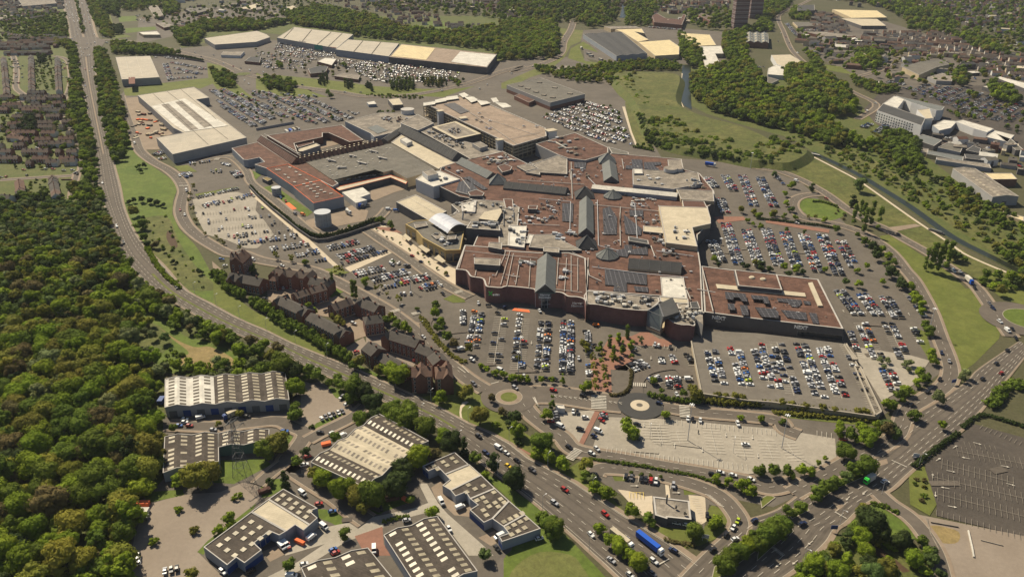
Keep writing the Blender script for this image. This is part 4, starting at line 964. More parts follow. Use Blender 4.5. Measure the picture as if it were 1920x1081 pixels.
# ============================================================ THE SHOPPING MALL
mall = building('shopping_mall', 'sprawling brown-roofed shopping mall with glass ridge skylights at the centre of the site', 'shopping mall', (1100, 430))
slab(mall, 'Z 827,313 854,304 881,298 942,283 992,308 1064,297 1141,291 1147,286 1179,290 1278,298 1281,317 1312,325 1339,358 1341,379 1327,387 1333,417 1308,440 1308,460 1314,498 1318,583 1237,554 1101,544 1091,556 1000,530 870,500 900,430 850,400 884,372 862,368 815,345', 11.5, 'rbrown', 'wdark')
# darker and paler blocks standing on the big brown roof (pixel outline, height, roof, wall)
for pts, h, rf, wl in (
  ('H 605,560 1195,590 1220,690 970,740 610,700', 15, 'rlight', 'wblue'), ('H 840,890 1280,905 1308,1000 J 1310,90 1145,125 1190,297 903,262', 15.5, 'rcream', 'wtan'),
  ('J 1145,122 1310,88 H 1310,1000 1110,1040', 13.5, 'rlight', 'wtan'), ('H 920,475 1045,470 1065,560 1000,600 930,560', 13.5, 'rlight', 'wdark'), ('H 1000,740 1330,755 1340,850 1040,830', 14.5, 'rlight', 'wtan'),
  ('H 1050,840 1250,850 1280,910 1060,900', 14, 'rdbrown', 'wtan'), ('J 855,568 1065,575 1100,765 870,745', 12.6, 'rwhite', 'wdark'), ('J 845,745 1105,765 1112,810 858,792', 13, 'rcream', 'wdark'),
  ('J 700,108 865,122 885,178 700,160', 13.2, 'rcream', 'wdark'), ('J 565,205 745,240 752,275 570,245', 14.5, 'rslate', 'wdark'), ('J -60,185 -100,205 150,330 -20,330 -330,300 -290,190', 13.5, 'rlight', 'wdark'),
  ('G 1115,535 1180,512 1250,540 1235,570 1160,590', 14.5, 'rdbrown', 'wdark'), ('G 850,768 930,742 1000,775 985,800 870,800', 14.5, 'rdbrown', 'wdark'), ('Y 1475,160 1590,160 1580,205 1470,200', 15, 'rdbrown', 'wdark'),
  ('Y 1250,400 1460,400 1430,665 1235,640', 13.3, 'rwhite', 'wgrey'), ('Y 1175,80 1290,85 1300,215 1280,210 1200,190', 13, 'rbrown', 'wgrey'), ('G 1290,535 1390,510 1480,550 1370,580', 13, 'rlight', 'wdark'),
  ('G 1425,520 1660,435 1745,470 1745,605 1500,590 1500,612 1370,590 1480,555', 13.6, 'rlight', 'wdark'), ('H 620,600 700,600 690,560 615,555', 16.5, 'rwhite', 'wgrey'),
  ('Y 1480,500 1919,560 1919,640 1440,610', 12.8, 'rwhite', 'wdark'), ('J 1520,400 1215,400 1225,460 1310,470 1305,420', 13, 'rlight', 'wdark')):
    if pts.startswith('J 1520'): continue
    slab(mall, pts, h, rf, wl, base=11.2, par=.7)
for pts in ('H 80,500 190,500 180,555 80,550', 'H 595,475 690,478 700,568 540,560 545,530 600,530', 'H 705,500 860,500 860,525 800,530 850,575 710,560', 'J 335,-40 400,-60 465,40 460,190 345,190', 'J 525,10 585,60 690,140 680,198 540,185',
            'J 530,285 600,285 600,325 740,300 740,375 570,365 555,395 450,380 460,330 530,320', 'J 355,505 730,540 735,645 550,625 555,710 430,700 440,650 357,645', 'J 615,655 745,665 745,710 630,700', 'G 800,640 870,630 1030,740 990,750', 'G 770,680 850,655 940,740 860,770 860,800 740,770',
            'J 1435,705 1620,725 1640,795 1590,790 1570,760 1515,755 1510,780 1445,770', 'J 1460,810 1520,815 1530,870 1465,865', 'J 1570,825 1640,830 1650,920 1590,915', 'J 1670,735 1820,750 1840,815 1790,810 1780,780 1680,770', 'J 1705,845 1880,860 1919,890 1919,945 1770,930', 'H 575,930 700,935 700,985 580,985', 'G 1700,870 1800,870 1795,1040 1700,1030'):
    patch(mall, 'solar_array', 'solar', pts, 11.7, .3)
# glass and slate ridges
ridge(mall, k('G 265,160')[0], k('G 762,410')[0], 15, 20, 13, 'rslate', ribs=6); ridge(mall, k('G 795,455')[0], k('G 1075,590')[0], 15, 17, 12, 'rslate2', base=11)
ridge(mall, k('G 1190,672')[0], k('G 1745,725')[0], 17, 17, 13, 'rslate', base=11, ribs=8); ridge(mall, k('J 575,400')[0], k('J 1050,440')[0], 17, 18, 13, 'rslate', base=11, wm='wtan', ribs=8)
ridge(mall, k('H 190,800')[0], k('J 190,130')[0], 13, 19, 13, 'rslate2', base=11, wm='wdark'); ridge(mall, k('H 395,475')[0], k('H 415,625')[0], 15, 18, 12.5, 'rslate2', base=11)
ridge(mall, k('H 245,700')[0], k('H 1012,775')[0], 12, 17, 15, 'rwhite', base=11, wm='wblue'); ridge(mall, k('G 90,285')[0], k('G 235,190')[0], 11, 14, 11, 'rslate')
for c, r, z1, z0, m_, n_ in (('G 1118,600', 12, 21, 12, 'rslate2', 4), ('H 380,415', 13, 21, 12, 'rslate2', 4), ('H 175,715', 13, 21, 12, 'rslate', 4), ('J 195,195', 12, 21, 12, 'rslate', 4), ('H 430,745', 9, 19, 12.5, 'rslate2', 10), ('J 382,308', 9.5, 19, 12.5, 'rslate2', 10), ('G 1900,720', 9, 19, 12, 'rslate', 4)):
    cone(mall, k(c)[0], r, z1, z0, m_, n_, rot=.78 if n_ == 4 else .3, base=11)
pipes(mall, 11.7, 'J 490,0 495,290|J 770,290 805,385|J 200,480 215,560 325,610|J 1040,570 1130,780|H 40,570 50,660|G 1780,500 1790,830|H 510,470 525,560|H 230,880 840,940|H 495,900 490,1079|J 205,400 195,690|G 600,545 790,640 870,740|G 740,760 1000,830|Y 1400,380 1850,400|J 1230,480 1330,880|J 1185,680 1350,710|G 1300,660 1900,700|J 60,350 190,410', 'coping', .6)
clutter(mall, 'G 1200,860 1700,870 1690,1060 1320,1070', 11.7, 26); clutter(mall, 'H 50,560 330,560 330,650 50,680', 11.7, 12); clutter(mall, 'H 590,820 830,830 830,920 590,900', 11.7, 24, mats=('rwhite', 'metal'), hh=(.6, 1.2))
clutter(mall, 'J 600,10 860,20 860,110 700,100', 11.7, 16); clutter(mall, 'J 740,180 890,200 890,290 780,270', 11.7, 18); clutter(mall, 'G 620,560 760,520 860,600 700,640', 11.7, 6)
clutter(mall, 'Y 1250,430 1440,430 1410,620 1260,610', 13.3, 10, size=(1.5, 4)); clutter(mall, 'G 950,450 1160,420 1320,500 1060,540', 11.7, 22, mats=('rwhite', 'metal', 'rlight'), size=(1.5, 5)); clutter(mall, 'J 880,310 1040,330 1040,400 860,380', 11.7, 12); clutter(mall, 'J 0,140 100,150 110,200 0,200', 12, 6, mats=('metal', 'rslate2'), size=(2, 5))
clutter(mall, 'H 640,600 960,620 960,720 640,690', 15, 9, hh=(.4, .9)); clutter(mall, 'J 920,120 1110,120 1160,270 930,250', 15.5, 9); clutter(mall, 'Y 1680,60 1880,70 1850,330 1650,330', 11.7, 18, size=(.8, 2)); clutter(mall, 'H 1060,650 1200,650 1250,740 1080,730', 14.8, 14, mats=('wblue', 'metal', 'rlight')); clutter(mall, 'Y 1790,500 1900,510 1900,570 1800,560', 13.2, 6, mats=('wblue', 'metal'), size=(2, 5))
mb = MB(); p = P(*k('H 945,580')[0], 15); mb.cyl(p[0], p[1], 15, 18.5, 7, n=18, m=0, mt=1); p = P(*k('H 1015,575')[0], 15); mb.cyl(p[0], p[1], 15, 18, 5, n=18, m=0, mt=1); mb.build('drum_tower', [G['metal'], G['rlight']], mall)
clutter(mall, 'Z 1000,345 1180,350 1300,400 1300,500 1310,570 1110,535 1000,460', 11.7, 120, size=(.5, 2.2), hh=(.4, 1.3)); clutter(mall, 'Z 880,300 1140,300 1270,310 1270,340 1000,350 870,330', 11.7, 70, size=(.5, 2), hh=(.4, 1.2)); pipes(mall, 11.8, 'Z 1010,372 1070,378 1068,440|Z 1120,375 1122,460 1160,470|Z 1190,380 1195,450|Z 1230,470 1300,480|Z 1110,500 1200,512 1290,520|Z 990,345 1060,352|Z 1100,330 1130,360', 'metal', .5)
# leisure block and cinema on the west side of the mall
lei = building('leisure_block', 'pale grey roofed leisure block with a dark cinema box and a white tent roof', 'leisure centre', (900, 430))
slab(lei, 'Y 550,150 800,85 960,95 1170,110 1370,180 1350,400 1250,400 1240,640 1120,640 1120,460 730,400 500,290 640,235', 12.4, 'rlight', 'wdark')
slab(lei, 'Y 730,430 780,352 1115,352 1142,460', 17, 'rlight', 'wdark', base=0); slab(lei, 'Y 665,140 855,95 835,240 680,230', 13.4, 'rwhite', 'wblue', base=12, par=2.2)
slab(lei, 'Y 880,318 945,240 1145,195 1158,240 1100,345', 15.5, 'rcream', 'wdark', base=12.2, par=0)
slab(lei, 'G 205,855 380,790 660,940 495,1020', 9, 'rcream', 'wdark'); clutter(lei, 'Y 560,160 800,90 1300,190 1340,380 1130,350 880,230 700,330', 12.4, 40, mats=('rlight', 'metal', 'rwhite', 'dmetal')); clutter(lei, 'Y 820,370 1100,370 1110,430 820,420', 17, 14, mats=('metal', 'dmetal'), size=(2, 5))
pipes(lei, 12.6, 'Y 840,240 850,110|Y 690,240 680,320 780,340|Y 1180,200 1180,400|Y 1300,230 1300,330', 'dmetal', .6); pipes(lei, 9.2, 'G 300,805 600,980|G 230,860 500,1000', 'rwhite', .2)
# white tent barrel
mb = MB(); A0, A1, B1, B0 = [Vector(v) for v in W('Y 275,345 510,280 725,410 505,495', 13.5)]
for i in range(8):
    for j in range(12):
        def tp(u, v):
            q = A0.lerp(A1, u).lerp(B0.lerp(B1, u), v); return (q.x, q.y, 13.5+4.5*math.sin(math.pi*u)**.8+.5*abs(math.sin(math.pi*v*5)))
        mb.face([tp(i/8, j/12), tp((i+1)/8, j/12), tp((i+1)/8, (j+1)/12), tp(i/8, (j+1)/12)])
G['tent'] = mat('tent_fabric', (.44, .45, .49), var=.06, rough=.5); mb.build('tent_roof', G['tent'], lei)
# yellow fronted restaurant row
res = building('restaurant_row', 'low restaurant row with a yellow band and glass front beside the cream plaza', 'restaurants', (820, 470))
rp = slab(res, 'Y 0,385 110,340 270,330 520,500 705,468 660,690 480,695 205,545 130,460', 11, 'rgrey', 'wyellow', cop='wyellow')
for s, h in (('Y 100,380 250,360 270,400 120,430', 12.2), ('Y 510,520 615,515 605,560 500,570', 14.5), ('Y 310,510 420,480 480,545 370,560', 12.2)): slab(res, s, h, 'rlight', 'wdark', base=11, par=.5)
clutter(res, 'Y 300,500 600,560 600,650 470,640', 11.1, 14)
for a_, b_ in (('Y 205,545', 'Y 480,695'), ('Y 480,695', 'Y 660,690'), ('Y 0,385', 'Y 130,460')):
    a_, b_ = P(*k(a_)[0], 11), P(*k(b_)[0], 11); windows(res, a_, b_, 1, max(2, int((Vector(a_)-Vector(b_)).length/7)), 1, 5.2, 6.5, frame='wtan', off=.1, name='shop_window')
for i, (s, l) in enumerate((('Y -30,530 0,500 75,560 40,590', 'north end'), ('Y 150,655 215,628 300,700 252,732', 'middle'), ('Y 342,795 400,752 485,830 442,852', 'corner'))):
    e = building('awning', 'cream canopy over the terrace at the %s of the yellow restaurant row' % l, 'awning', k(s)[0][:2], 'canopies in front of the restaurants')
    patch(e, 'canopy', 'rcream', s, 3.4, .3); q = W(s, 3.4); mb = MB()
    for v in q: mb.cyl(v[0], v[1], 0, 3.4, .12, n=6)
    mb.build('post_frame', G['dmetal'], e)
# ------------------------------------------------------------ store with the curved dark brick front
hn = building('furniture_store', 'brown-roofed store with a scalloped dark brick front and pointed glass entrance', 'store', (1000, 520))
front = [v for v in smooth(W('I 740,503 830,512 868,560 905,572 985,588 1010,650 1060,662 1150,668 1200,655 1330,665 1440,680 1470,705 1620,705 1700,715 1750,745 1840,752 1900,775 1915,830', 13), 3)]
back = W('I 1912,400 1760,350 1480,350 1160,330 1040,300 822,282', 13)
hp = slab(hn, [tuple(v) for v in front]+back, 13, 'rbrown', 'wpurple', par=1.2)
ridge(hn, k('I 1562,352')[0], k('I 1548,640')[0], 15, 19.5, 13, 'rslate2', base=12.5, wm='wgreen', gm='glass')
for s, h in (('I 905,395 1145,408 1140,468 908,452', 17.5), ('I 1040,258 1160,262 1155,322 1035,300', 16.5), ('I 1530,300 1675,310 1672,352 1530,340', 16)): slab(hn, s, h, 'rlight', 'wdark', base=12.8, par=.6)
pipes(hn, 13.2, 'I 815,335 1180,375 1480,400|I 770,490 815,335|I 1100,560 1180,380 1190,330|I 1145,640 1230,340|I 1200,650 1260,360|I 1240,560 1300,570|I 1280,640 1320,400|I 1400,660 1415,410|I 915,560 925,510|I 1050,570 1040,640|I 1190,550 1320,570|I 1650,640 1665,400|I 1780,700 1780,380|I 1720,700 1740,400|I 1840,690 1840,400|I 1650,450 1850,470|I 1640,680 1880,710', 'coping', .4)
clutter(hn, 'I 1250,420 1450,440 1440,470 1260,460', 13.2, 8, mats=('rslate2', 'metal'), size=(2, 5)); clutter(hn, 'I 1680,510 1730,515 1730,600 1680,600', 13.2, 6, mats=('metal', 'rwhite'), size=(2, 4)); clutter(hn, 'I 800,300 1400,360 1400,640 1000,560', 13.2, 14, size=(.5, 1.2), hh=(.3, .8))
# glass porch
pa, pb = W('d 1000,150', 13)[0], W('d 1330,150', 13)[0]; dv = (Vector(pb)-Vector(pa)).normalized(); out = Vector((dv.y, -dv.x, 0)); mid = (Vector(pa)+Vector(pb))/2
mb = MB(); hw = (Vector(pb)-Vector(pa)).length/2
for s in (-1, 1): mb.face([tuple((mid+dv*s*hw+out*.2)[:2])+(0,), tuple((mid+out*1.8)[:2])+(0,), tuple((mid+out*1.8)[:2])+(19.3,), tuple((mid+dv*s*hw+out*.2)[:2])+(13.2,)])
mb.build('glass_entrance', G['glass'], hn); mb = MB()
for s in (-1, 1):
    for t in (0, .33, .66, 1):
        q = mid+out*1.9+(dv*s*hw-out*1.6)*t; mb.beam((q.x, q.y, 0), (q.x, q.y, 19.4-6.2*t), .3)
    for z in (3, 6.5, 10, 13): q = mid+dv*s*hw+out*.4; r_ = mid+out*2; mb.beam((q.x, q.y, z), (r_.x, r_.y, z), .25)
    q = mid+dv*s*hw+out*.3; r_ = mid+out*1.9; mb.beam((q.x, q.y, 13.2), (r_.x, r_.y, 19.6), .5)
mb.build('glazing_bars', G['metal'], hn)
sd = (dv.x, dv.y)
mb = MB(); q = mid+out*2.3; mb.box(q.x, q.y, 7.9, 9.6, .3, 4.8, math.atan2(sd[1], sd[0])); mb.build('sign_panel', G['dmetal'], hn)
textsign(hn, 'Harvey\nNorman', (q.x, q.y, 0), 10.2, 2.5, 'white', sd)
v1 = P(*k('d 1750,390')[0], 8.5); textsign(hn, 'Harvey\nNorman', (v1[0], v1[1], 0), 8.5, 2.5, 'metal', sd)
v1 = P(*k('d 195,190')[0], 9.2); textsign(hn, 'X', (v1[0]-.2, v1[1]-.3, 0), 9.2, 4.2, 'green', sd); v1 = P(*k('d 290,210')[0], 8.6); textsign(hn, 'ercise', (v1[0], v1[1]-.3, 0), 8.7, 2.2, 'white', sd)
# ------------------------------------------------------------ south entrance block
sb = building('entrance_block', 'purple brick block with a cluttered white roof and a big dark angular glass entrance', 'mall entrance', (1230, 590))
fr = [tuple(v) for v in smooth(W('J 165,740 195,808 300,820 450,850 560,862 700,872 760,870', 12.8), 3)]
slab(sb, fr+W('J 850,790 840,752 195,692', 12.8), 12.8, 'rlight', 'wpurple')
fr = [tuple(v) for v in smooth(W('J 900,925 960,975 1040,1000 1110,1002 1160,1010 1168,985 1150,950', 12.8), 3)]
slab(sb, fr+W('J 1160,935 1235,940 1240,870 1112,850 1110,800 1000,810 1030,885', 12.8), 12.8, 'rlight', 'wpurple'); slab(sb, 'J 1235,885 1240,1000 1160,935', 13.2, 'rlight', 'wgrey', par=0)
slab(sb, 'J 1120,795 1190,790 1215,855 1135,850', 15, 'rslate', 'wdark', base=12.5, par=.4)
q = [Vector(v) for v in W('J 842,812 965,752 1027,885 882,932', 17)]; mb = MB(); lo = [Vector((v.x, v.y, v.z)) for v in q]; mb.prism(lo, 14.5, 17); mb.build('entrance_roof', G['rslate'], sb)
g_ = [P(*k('J 745,872')[0], 13), P(*k('J 842,812')[0], 17), P(*k('J 882,932')[0], 17), P(*k('J 855,1060')[0], 3.2), P(*k('J 735,1010')[0], 3.2)]
mb = MB(); mb.face(g_[::-1]); mb.build('glass_entrance', G['glassroof'], sb); mb = MB()
for i in range(5): mb.beam(g_[i], g_[(i+1) % 5], .9)
mb.beam(g_[1], (Vector(g_[3])+Vector(g_[4]))/2, .35); mb.beam(g_[0], g_[2], .3); mb.build('entrance_frame', G['dmetal'], sb)
bb = W('J 735,1010 855,1060 882,932 842,812 745,872', 3.2); mb = MB(); mb.prism(W('J 730,1008 858,1062 905,1000 905,880 760,880', 3), 0, 3); mb.build('entrance_base', G['wtan'], sb)
clutter(sb, 'J 220,715 780,765 760,850 560,845 240,800', 12.9, 62, mats=('rwhite', 'metal', 'rlight', 'dmetal')); clutter(sb, 'J 960,930 1040,850 1220,890 1150,980 1040,985', 12.9, 34, mats=('rwhite', 'metal', 'rlight'))
# ------------------------------------------------------------ clothing store, brown roof with solar arrays
nx = building('clothing_store', 'long dark fronted store with a brown roof of solar arrays, right of the entrance block', 'store', (1450, 560))
npoly = slab(nx, 'Z 1314,498 1378,506 J 1900,548 L 440,12 622,368 0,297 J 1250,885 1240,700', 10, 'rbrown', 'wdark', par=1.1)
slab(nx, 'Z 1377,505 1457,514 1467,543 1384,535', 13.5, 'rbrown', 'wdark', base=9.8); patch(nx, 'roof_light_strip', 'rcream', 'Z 1342,533 1509,550 1511,557 1345,541', 10, .5)
patch(nx, 'roof_light_strip', 'rcream', 'L 365,45 395,40 470,210 435,210', 10, .9)
for s in ('L -10,215 130,230 150,290 20,275', 'L 140,150 315,165 320,190 290,215 245,210 230,185 150,175', 'L 330,168 380,175 385,198 340,195', 'L 170,235 350,255 360,310 300,305 215,290', 'L 370,255 425,262 445,335 400,330', 'L 0,135 70,140 85,190 50,190 30,160 0,158'): patch(nx, 'solar_array', 'solar', s, 10, .4)
for c_ in ('J 1680,575', 'J 1780,590'):
    p = P(*k(c_)[0], 13.6); mb = MB(); mb.cyl(p[0], p[1], 13.5, 14.3, 2.4, 1.6, 14); mb.build('domed_rooflight', G['rcream'], nx)
clutter(nx, 'L 20,150 400,180 540,330 120,290', 10.1, 14, size=(.5, 1.2), hh=(.3, .7))
a1, b1 = P(*k('L 0,297')[0], 10), P(*k('L 622,368')[0], 10); nd = (b1[0]-a1[0], b1[1]-a1[1])
v1 = P(*k('L 315,354')[0], 8.6); textsign(nx, 'NEXT', (v1[0], v1[1], 0), 8.0, 3.4, 'white', nd)
a2 = P(*k('J 1250,885')[0], 10); nd2 = (a1[0]-a2[0], a1[1]-a2[1]); v1 = P(*k('J 1382,936')[0], 8.4); textsign(nx, 'NEXT', (v1[0], v1[1], 0), 8.0, 3.6, 'white', nd2); v1 = P(*k('J 1375,972')[0], 5.2); textsign(nx, 'Home', (v1[0], v1[1], 0), 5.3, 1.3, 'metal', nd2)
windows(nx, [a1[0]+nd[0]*.5, a1[1]+nd[1]*.5], b1, .6, 9, 1, 4.2, 4.0, frame='wgrey', off=.08, name='shop_window')
# ------------------------------------------------------------ supermarket with brown and grey roofs
sm = building('supermarket', 'wide low supermarket with brown and dark grey roofs, west end of the mall', 'supermarket', (620, 320))
slab(sm, 'F 515,68 705,22 940,175 1085,165 1285,320 1240,345 1155,300 960,345 765,212 680,185 750,165 715,135 630,152 600,150', 9, 'rbrown', 'wblue'); slab(sm, 'F 765,212 925,182 1155,298 960,342', 10, 'rbrown', 'wblue', cop='orange', par=.5); slab(sm, 'F 960,345 1155,298 1322,415 1105,462', 10.8, 'rbrown', 'wblue', cop='orange', par=.5)
slab(sm, 'X 600,790 1560,575 1640,560 G 165,322 560,560 440,605 300,645 170,570 90,590 0,560 X 1440,880 930,1005 890,985', 9.8, 'rgrey', 'wtan', cop='rgrey'); slab(sm, 'G 160,320 262,245 705,490 740,502 585,560', 11, 'rcream', 'wtan'); slab(sm, 'G 240,290 290,272 352,310 300,330', 15, 'rwhite', 'wwhite', base=11, par=.8)
slab(sm, 'F 1255,350 1660,260 1785,305 1770,325 1660,278 1290,372', 6.5, 'rcream', 'wdark', cop='orange', par=.5); slab(sm, 'F 1255,297 1560,220 1680,240 1650,262 1275,322', 6, 'rslate', 'wdark'); clutter(sm, 'F 1270,300 1560,225 1640,250 1290,315', 6.2, 40, mats=('metal', 'dmetal', 'rlight'), size=(1, 3.5))
slab(sm, 'F 1310,385 1460,350 1515,395 1440,422 1490,440 1410,462', 6, 'rwhite', 'wwhite', par=0)
slab(sm, 'X 130,470 850,370 1030,345 1290,525 1120,550 870,440 800,440 800,490 460,565 500,680 540,700', 9, 'rbrown', 'wbrick'); slab(sm, 'X 460,565 680,520 700,560 500,620', 7, 'rdbrown', 'wdark'); slab(sm, 'X 570,597 720,565 772,590 560,662 470,665', 6, 'rcream', 'wgrey')
ridge(sm, k('X 60,475')[0], k('X 480,745')[0], 11, 15, 10, 'rdbrown', base=8, wm='wbrick', ribs=5); ridge(sm, k('X 490,735')[0], k('X 1500,520')[0], 11, 15, 10, 'rdbrown', base=8, wm='wbrick')
pipes(sm, 14.5, 'X 60,470 500,735|X 100,455 530,715', 'coping', .5)
for i in range(18):
    for sy in (-10, 12):
        x, y = 520+i*54, 728-i*11.6; patch(sm, 'skylight', 'rcream', 'X %d,%d %d,%d %d,%d %d,%d' % (x, y+sy, x+16, y+sy-3, x+20, y+sy+3, x+4, y+sy+6), 14.2, .4)
for v_ in k('F 840,225 935,208 980,240 1008,262 900,260 925,282 1055,297 970,315 860,224'):
    p = P(*v_[:2], 10); mb = MB(); mb.box(p[0], p[1], 10, 3.4, 1.6, .5, -.5); mb.build('rooflight', G['rwhite'], sm)
for v_ in k('F 1035,328 1085,315 1060,345 1110,332 1085,362 1135,350 1110,380 1160,370 1185,385 1135,398 1230,396 1130,418'):
    p = P(*v_[:2], 10.8); mb = MB(); mb.box(p[0], p[1], 10.8, 3.2, 1.5, .5, .3); mb.build('rooflight', G['rwhite'], sm)
for v_ in k('X 910,780 1165,725 1410,670 1030,865 1270,808 1515,750'):
    p = P(*v_[:2], 10); mb = MB(); L_ = random.uniform(8, 15); mb.box(p[0], p[1], 10, L_, 1.6, 1.4, .35 if v_[1] > 318 - 8 else -.6); mb.cyl(p[0]-3, p[1], 10, 12, 1.4, n=8); mb.build('air_duct', G['coping'], sm)
q_ = W('X 640,790 1560,585 1919,760 1640,900 1440,870 900,990', 9.8)
for i in range(46):
    u, v = random.random(), random.random(); x = (660+u*900+v*260); y = 790-u*205+v*180; p = P(*k('X %f,%f' % (x, y))[0], 9.8)
    if inside(p[0], p[1], q_): mb = MB(); mb.box(p[0], p[1], 9.5, 2, 1.1, .6, .2); mb.build('roof_vent', G['rwhite'], sm)
windows(sm, P(*k('F 1000,375')[0], 10.5), P(*k('F 1090,445')[0], 10.5), 3, 1, 1, 9, 4, m='glass', frame='wwhite', name='logo_panel')
# north-west leisure block, courtyard block
nb = building('north_mall_block', 'grey roofed northern mall block with a cream square courtyard parapet below the multi-storey', 'mall block', (800, 260))
slab(nb, 'B 640,872 900,808 1140,818 1280,885 1180,935 1045,900 1040,940 850,985 825,960', 12, 'rlight', 'wblue'); patch(nb, 'roof_mat', 'rslate2', 'B 800,918 870,900 950,940 875,962', 12, .1); slab(nb, 'G 245,148 400,68 545,148 400,212', 14, 'rlight', 'wgrey')
slab(nb, 'G 405,212 530,190 740,290 900,330 1160,405 875,472 770,412', 11.5, 'rlight', 'wdark'); slab(nb, 'G 528,182 742,130 972,242 742,292', 15, 'rlight', 'wdark', cop='rcream', par=4.5)
clutter(nb, 'G 670,210 760,195 810,235 700,250', 15, 22, mats=('dmetal', 'rdbrown', 'metal'), size=(1, 2)); clutter(nb, 'G 500,210 800,330 840,380 700,360 480,250', 11.6, 40, mats=('metal', 'dmetal', 'rlight')); clutter(nb, 'B 880,840 1120,840 1130,870 960,880', 12.1, 22, mats=('metal', 'rdbrown', 'rlight')); slab(nb, 'G 890,330 960,312 1030,352 960,372', 15.5, 'rlight', 'wgrey', base=11, par=.6)
slab(nb, 'G 1460,335 1815,232 H 385,365 385,415 290,450 175,482 20,462 G 1660,430', 14, 'rbrown', 'wgrey'); clutter(nb, 'G 1500,300 1800,260 H 200,400 100,440 G 1700,400', 14.2, 14, mats=('metal', 'rslate2', 'rlight'), size=(2, 6)); pipes(nb, 14.3, 'G 1570,310 1640,320 1740,375 1790,370', 'rwhite', 1.2)
slab(nb, 'G 380,650 440,612 590,572 782,650 540,720', 13, 'rwhite', 'wwhite'); slab(nb, 'G 440,580 530,558 585,600 490,622', 18, 'rlight', 'wwhite', base=13, par=.5); clutter(nb, 'G 560,610 700,620 650,670 560,680', 13.1, 6)
slab(nb, 'H 385,360 570,410 570,432 420,420', 12, 'rgrey', 'wdark')
tk = building('storage_tank', 'squat white round tank on the edge of the northern mall roof', 'tank', (764, 218)); p = P(764, 205, 17); mb = MB(); mb.cyl(p[0], p[1], 0, 17, 8.5, n=28, m=0, mt=1); mb.build('drum', [G['wwhite'], G['rlight']], tk); mb = MB(); mb.cyl(p[0], p[1], 17, 17.5, 8.9, n=28); mb.build('rim', G['coping'], tk)
# ------------------------------------------------------------ multi-storey car park
ms = building('multi_storey_car_park', 'multi-storey car park with a pinkish open roof deck and white stair towers', 'car park', (910, 230))
mp = W('Z 794,195 875,180 1022,243 1024,258 963,276', 16); mp = ccw(mp)
for lv in range(5):
    mb = MB(); mb.prism(mp, 3.6*lv-.2+1.6 if lv else 0.02, 3.6*lv+1.3+1.6 if lv else .4); mb.build('deck' if lv == 4 else 'floor_deck', G['rpink' if lv == 4 else 'wtan'], ms)
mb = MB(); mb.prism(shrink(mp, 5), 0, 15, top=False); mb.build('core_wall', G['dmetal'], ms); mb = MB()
for i in range(len(mp)):
    a, b = Vector(mp[i]), Vector(mp[(i+1) % len(mp)]); L = (b-a).length
    for j in range(int(L/7.5)+1): q = a.lerp(b, min(1, j*7.5/L)); mb.box(q.x, q.y, 0, .8, .8, 16.5)
mb.build('columns', G['wtan'], ms)
q = shrink(mp, .5); mb = MB()
for i in range(len(q)): a, b = mp[i], mp[(i+1) % len(mp)]; mb.beam((a[0], a[1], 17.6), (b[0], b[1], 17.6), 1.0)
mb.build('parapet', G['coping'], ms)
for c_, sz in (('B 1325,800', 7), ('B 1490,850', 9), ('G 1135,300', 7), ('G 1600,215', 11)):
    p = P(*k(c_)[0], 20); mb = MB(); mb.box(p[0], p[1]+3, 0, sz, sz*.8, 19.5, .5, 0); mb.box(p[0], p[1]+3, 19.5, sz+1.6, sz*.8+1.6, .6, .5, 1); mb.build('stair_tower', [G['wwhite'], G['rcream']], ms)
for s in ('B 1205,745 1290,730 1290,752 1205,765', 'B 1290,722 1370,705 1370,730 1290,745', 'B 1370,700 1450,690 1460,712 1370,725', 'B 1460,680 1500,668 1535,690 1490,705', 'B 1500,700 1570,700 1600,725 1550,740', 'B 1590,725 1660,730 1690,745 1620,760', 'B 1690,710 1730,705 1750,735 1710,740', 'B 1720,740 1800,745 1840,770 1780,780'): patch(ms, 'roof_canopy', 'rwhite', s, 19, .5)
pipes(ms, 17.8, 'G 870,60 1540,280|G 780,-10 1300,340|G 1100,320 1500,230', 'coping', .35); patch(ms, 'ramp', 'wdark', 'B 1350,750 1430,740 1540,800 1470,820', 17.9, .1)
for v_ in k('G 930,120 970,140 1050,130 980,98 1020,190 1050,200 1355,178 955,62 1470,180'): p = P(*v_[:2], 18); add_car(p[0], p[1], .5, 17.95, place='on the multi-storey roof deck')
# ------------------------------------------------------------ deck car park behind hedges
dk = building('car_park_deck', 'raised open car park deck in front of the long dark fronted store', 'car park', (1470, 700))
DK = 3.4; dpoly = ccw(W('M 1290,305 1335,225 L 0,400 600,472 640,480 890,965 860,1005 100,900 M 1700,735 1365,685', DK)); mb = MB(); mb.prism(dpoly, 0, DK, top=False); mb.build('retaining_wall', G['wtan'], dk); mb = MB(); mb.face([(q[0], q[1], DK) for q in dpoly]); mb.build('deck', G['deck'], dk)
mb = MB(); pl = W('M 1290,305 1365,685 1700,735 L 100,900 860,1005 890,965 640,480', DK)
for a, b in zip(pl[:-1], pl[1:]): mb.beam((a[0], a[1], DK+.4), (b[0], b[1], DK+.4), .8)
mb.build('parapet', G['kerb'], dk)
for s in ('L 632,478 722,590 690,590 625,485', 'L 700,640 740,640 892,965 850,990'):
    q = W(s, DK+1.2); mb = MB()
    for i in range(4): mb.beam(q[i], q[(i+1) % 4], .9)
    for t in (.2, .4, .6, .8):
        a = Vector(q[0]).lerp(Vector(q[3]), t); b = Vector(q[1]).lerp(Vector(q[2]), t+.1); mb.beam(a, b, .5)
    mb.build('ramp_guard', G['kerb'], dk)
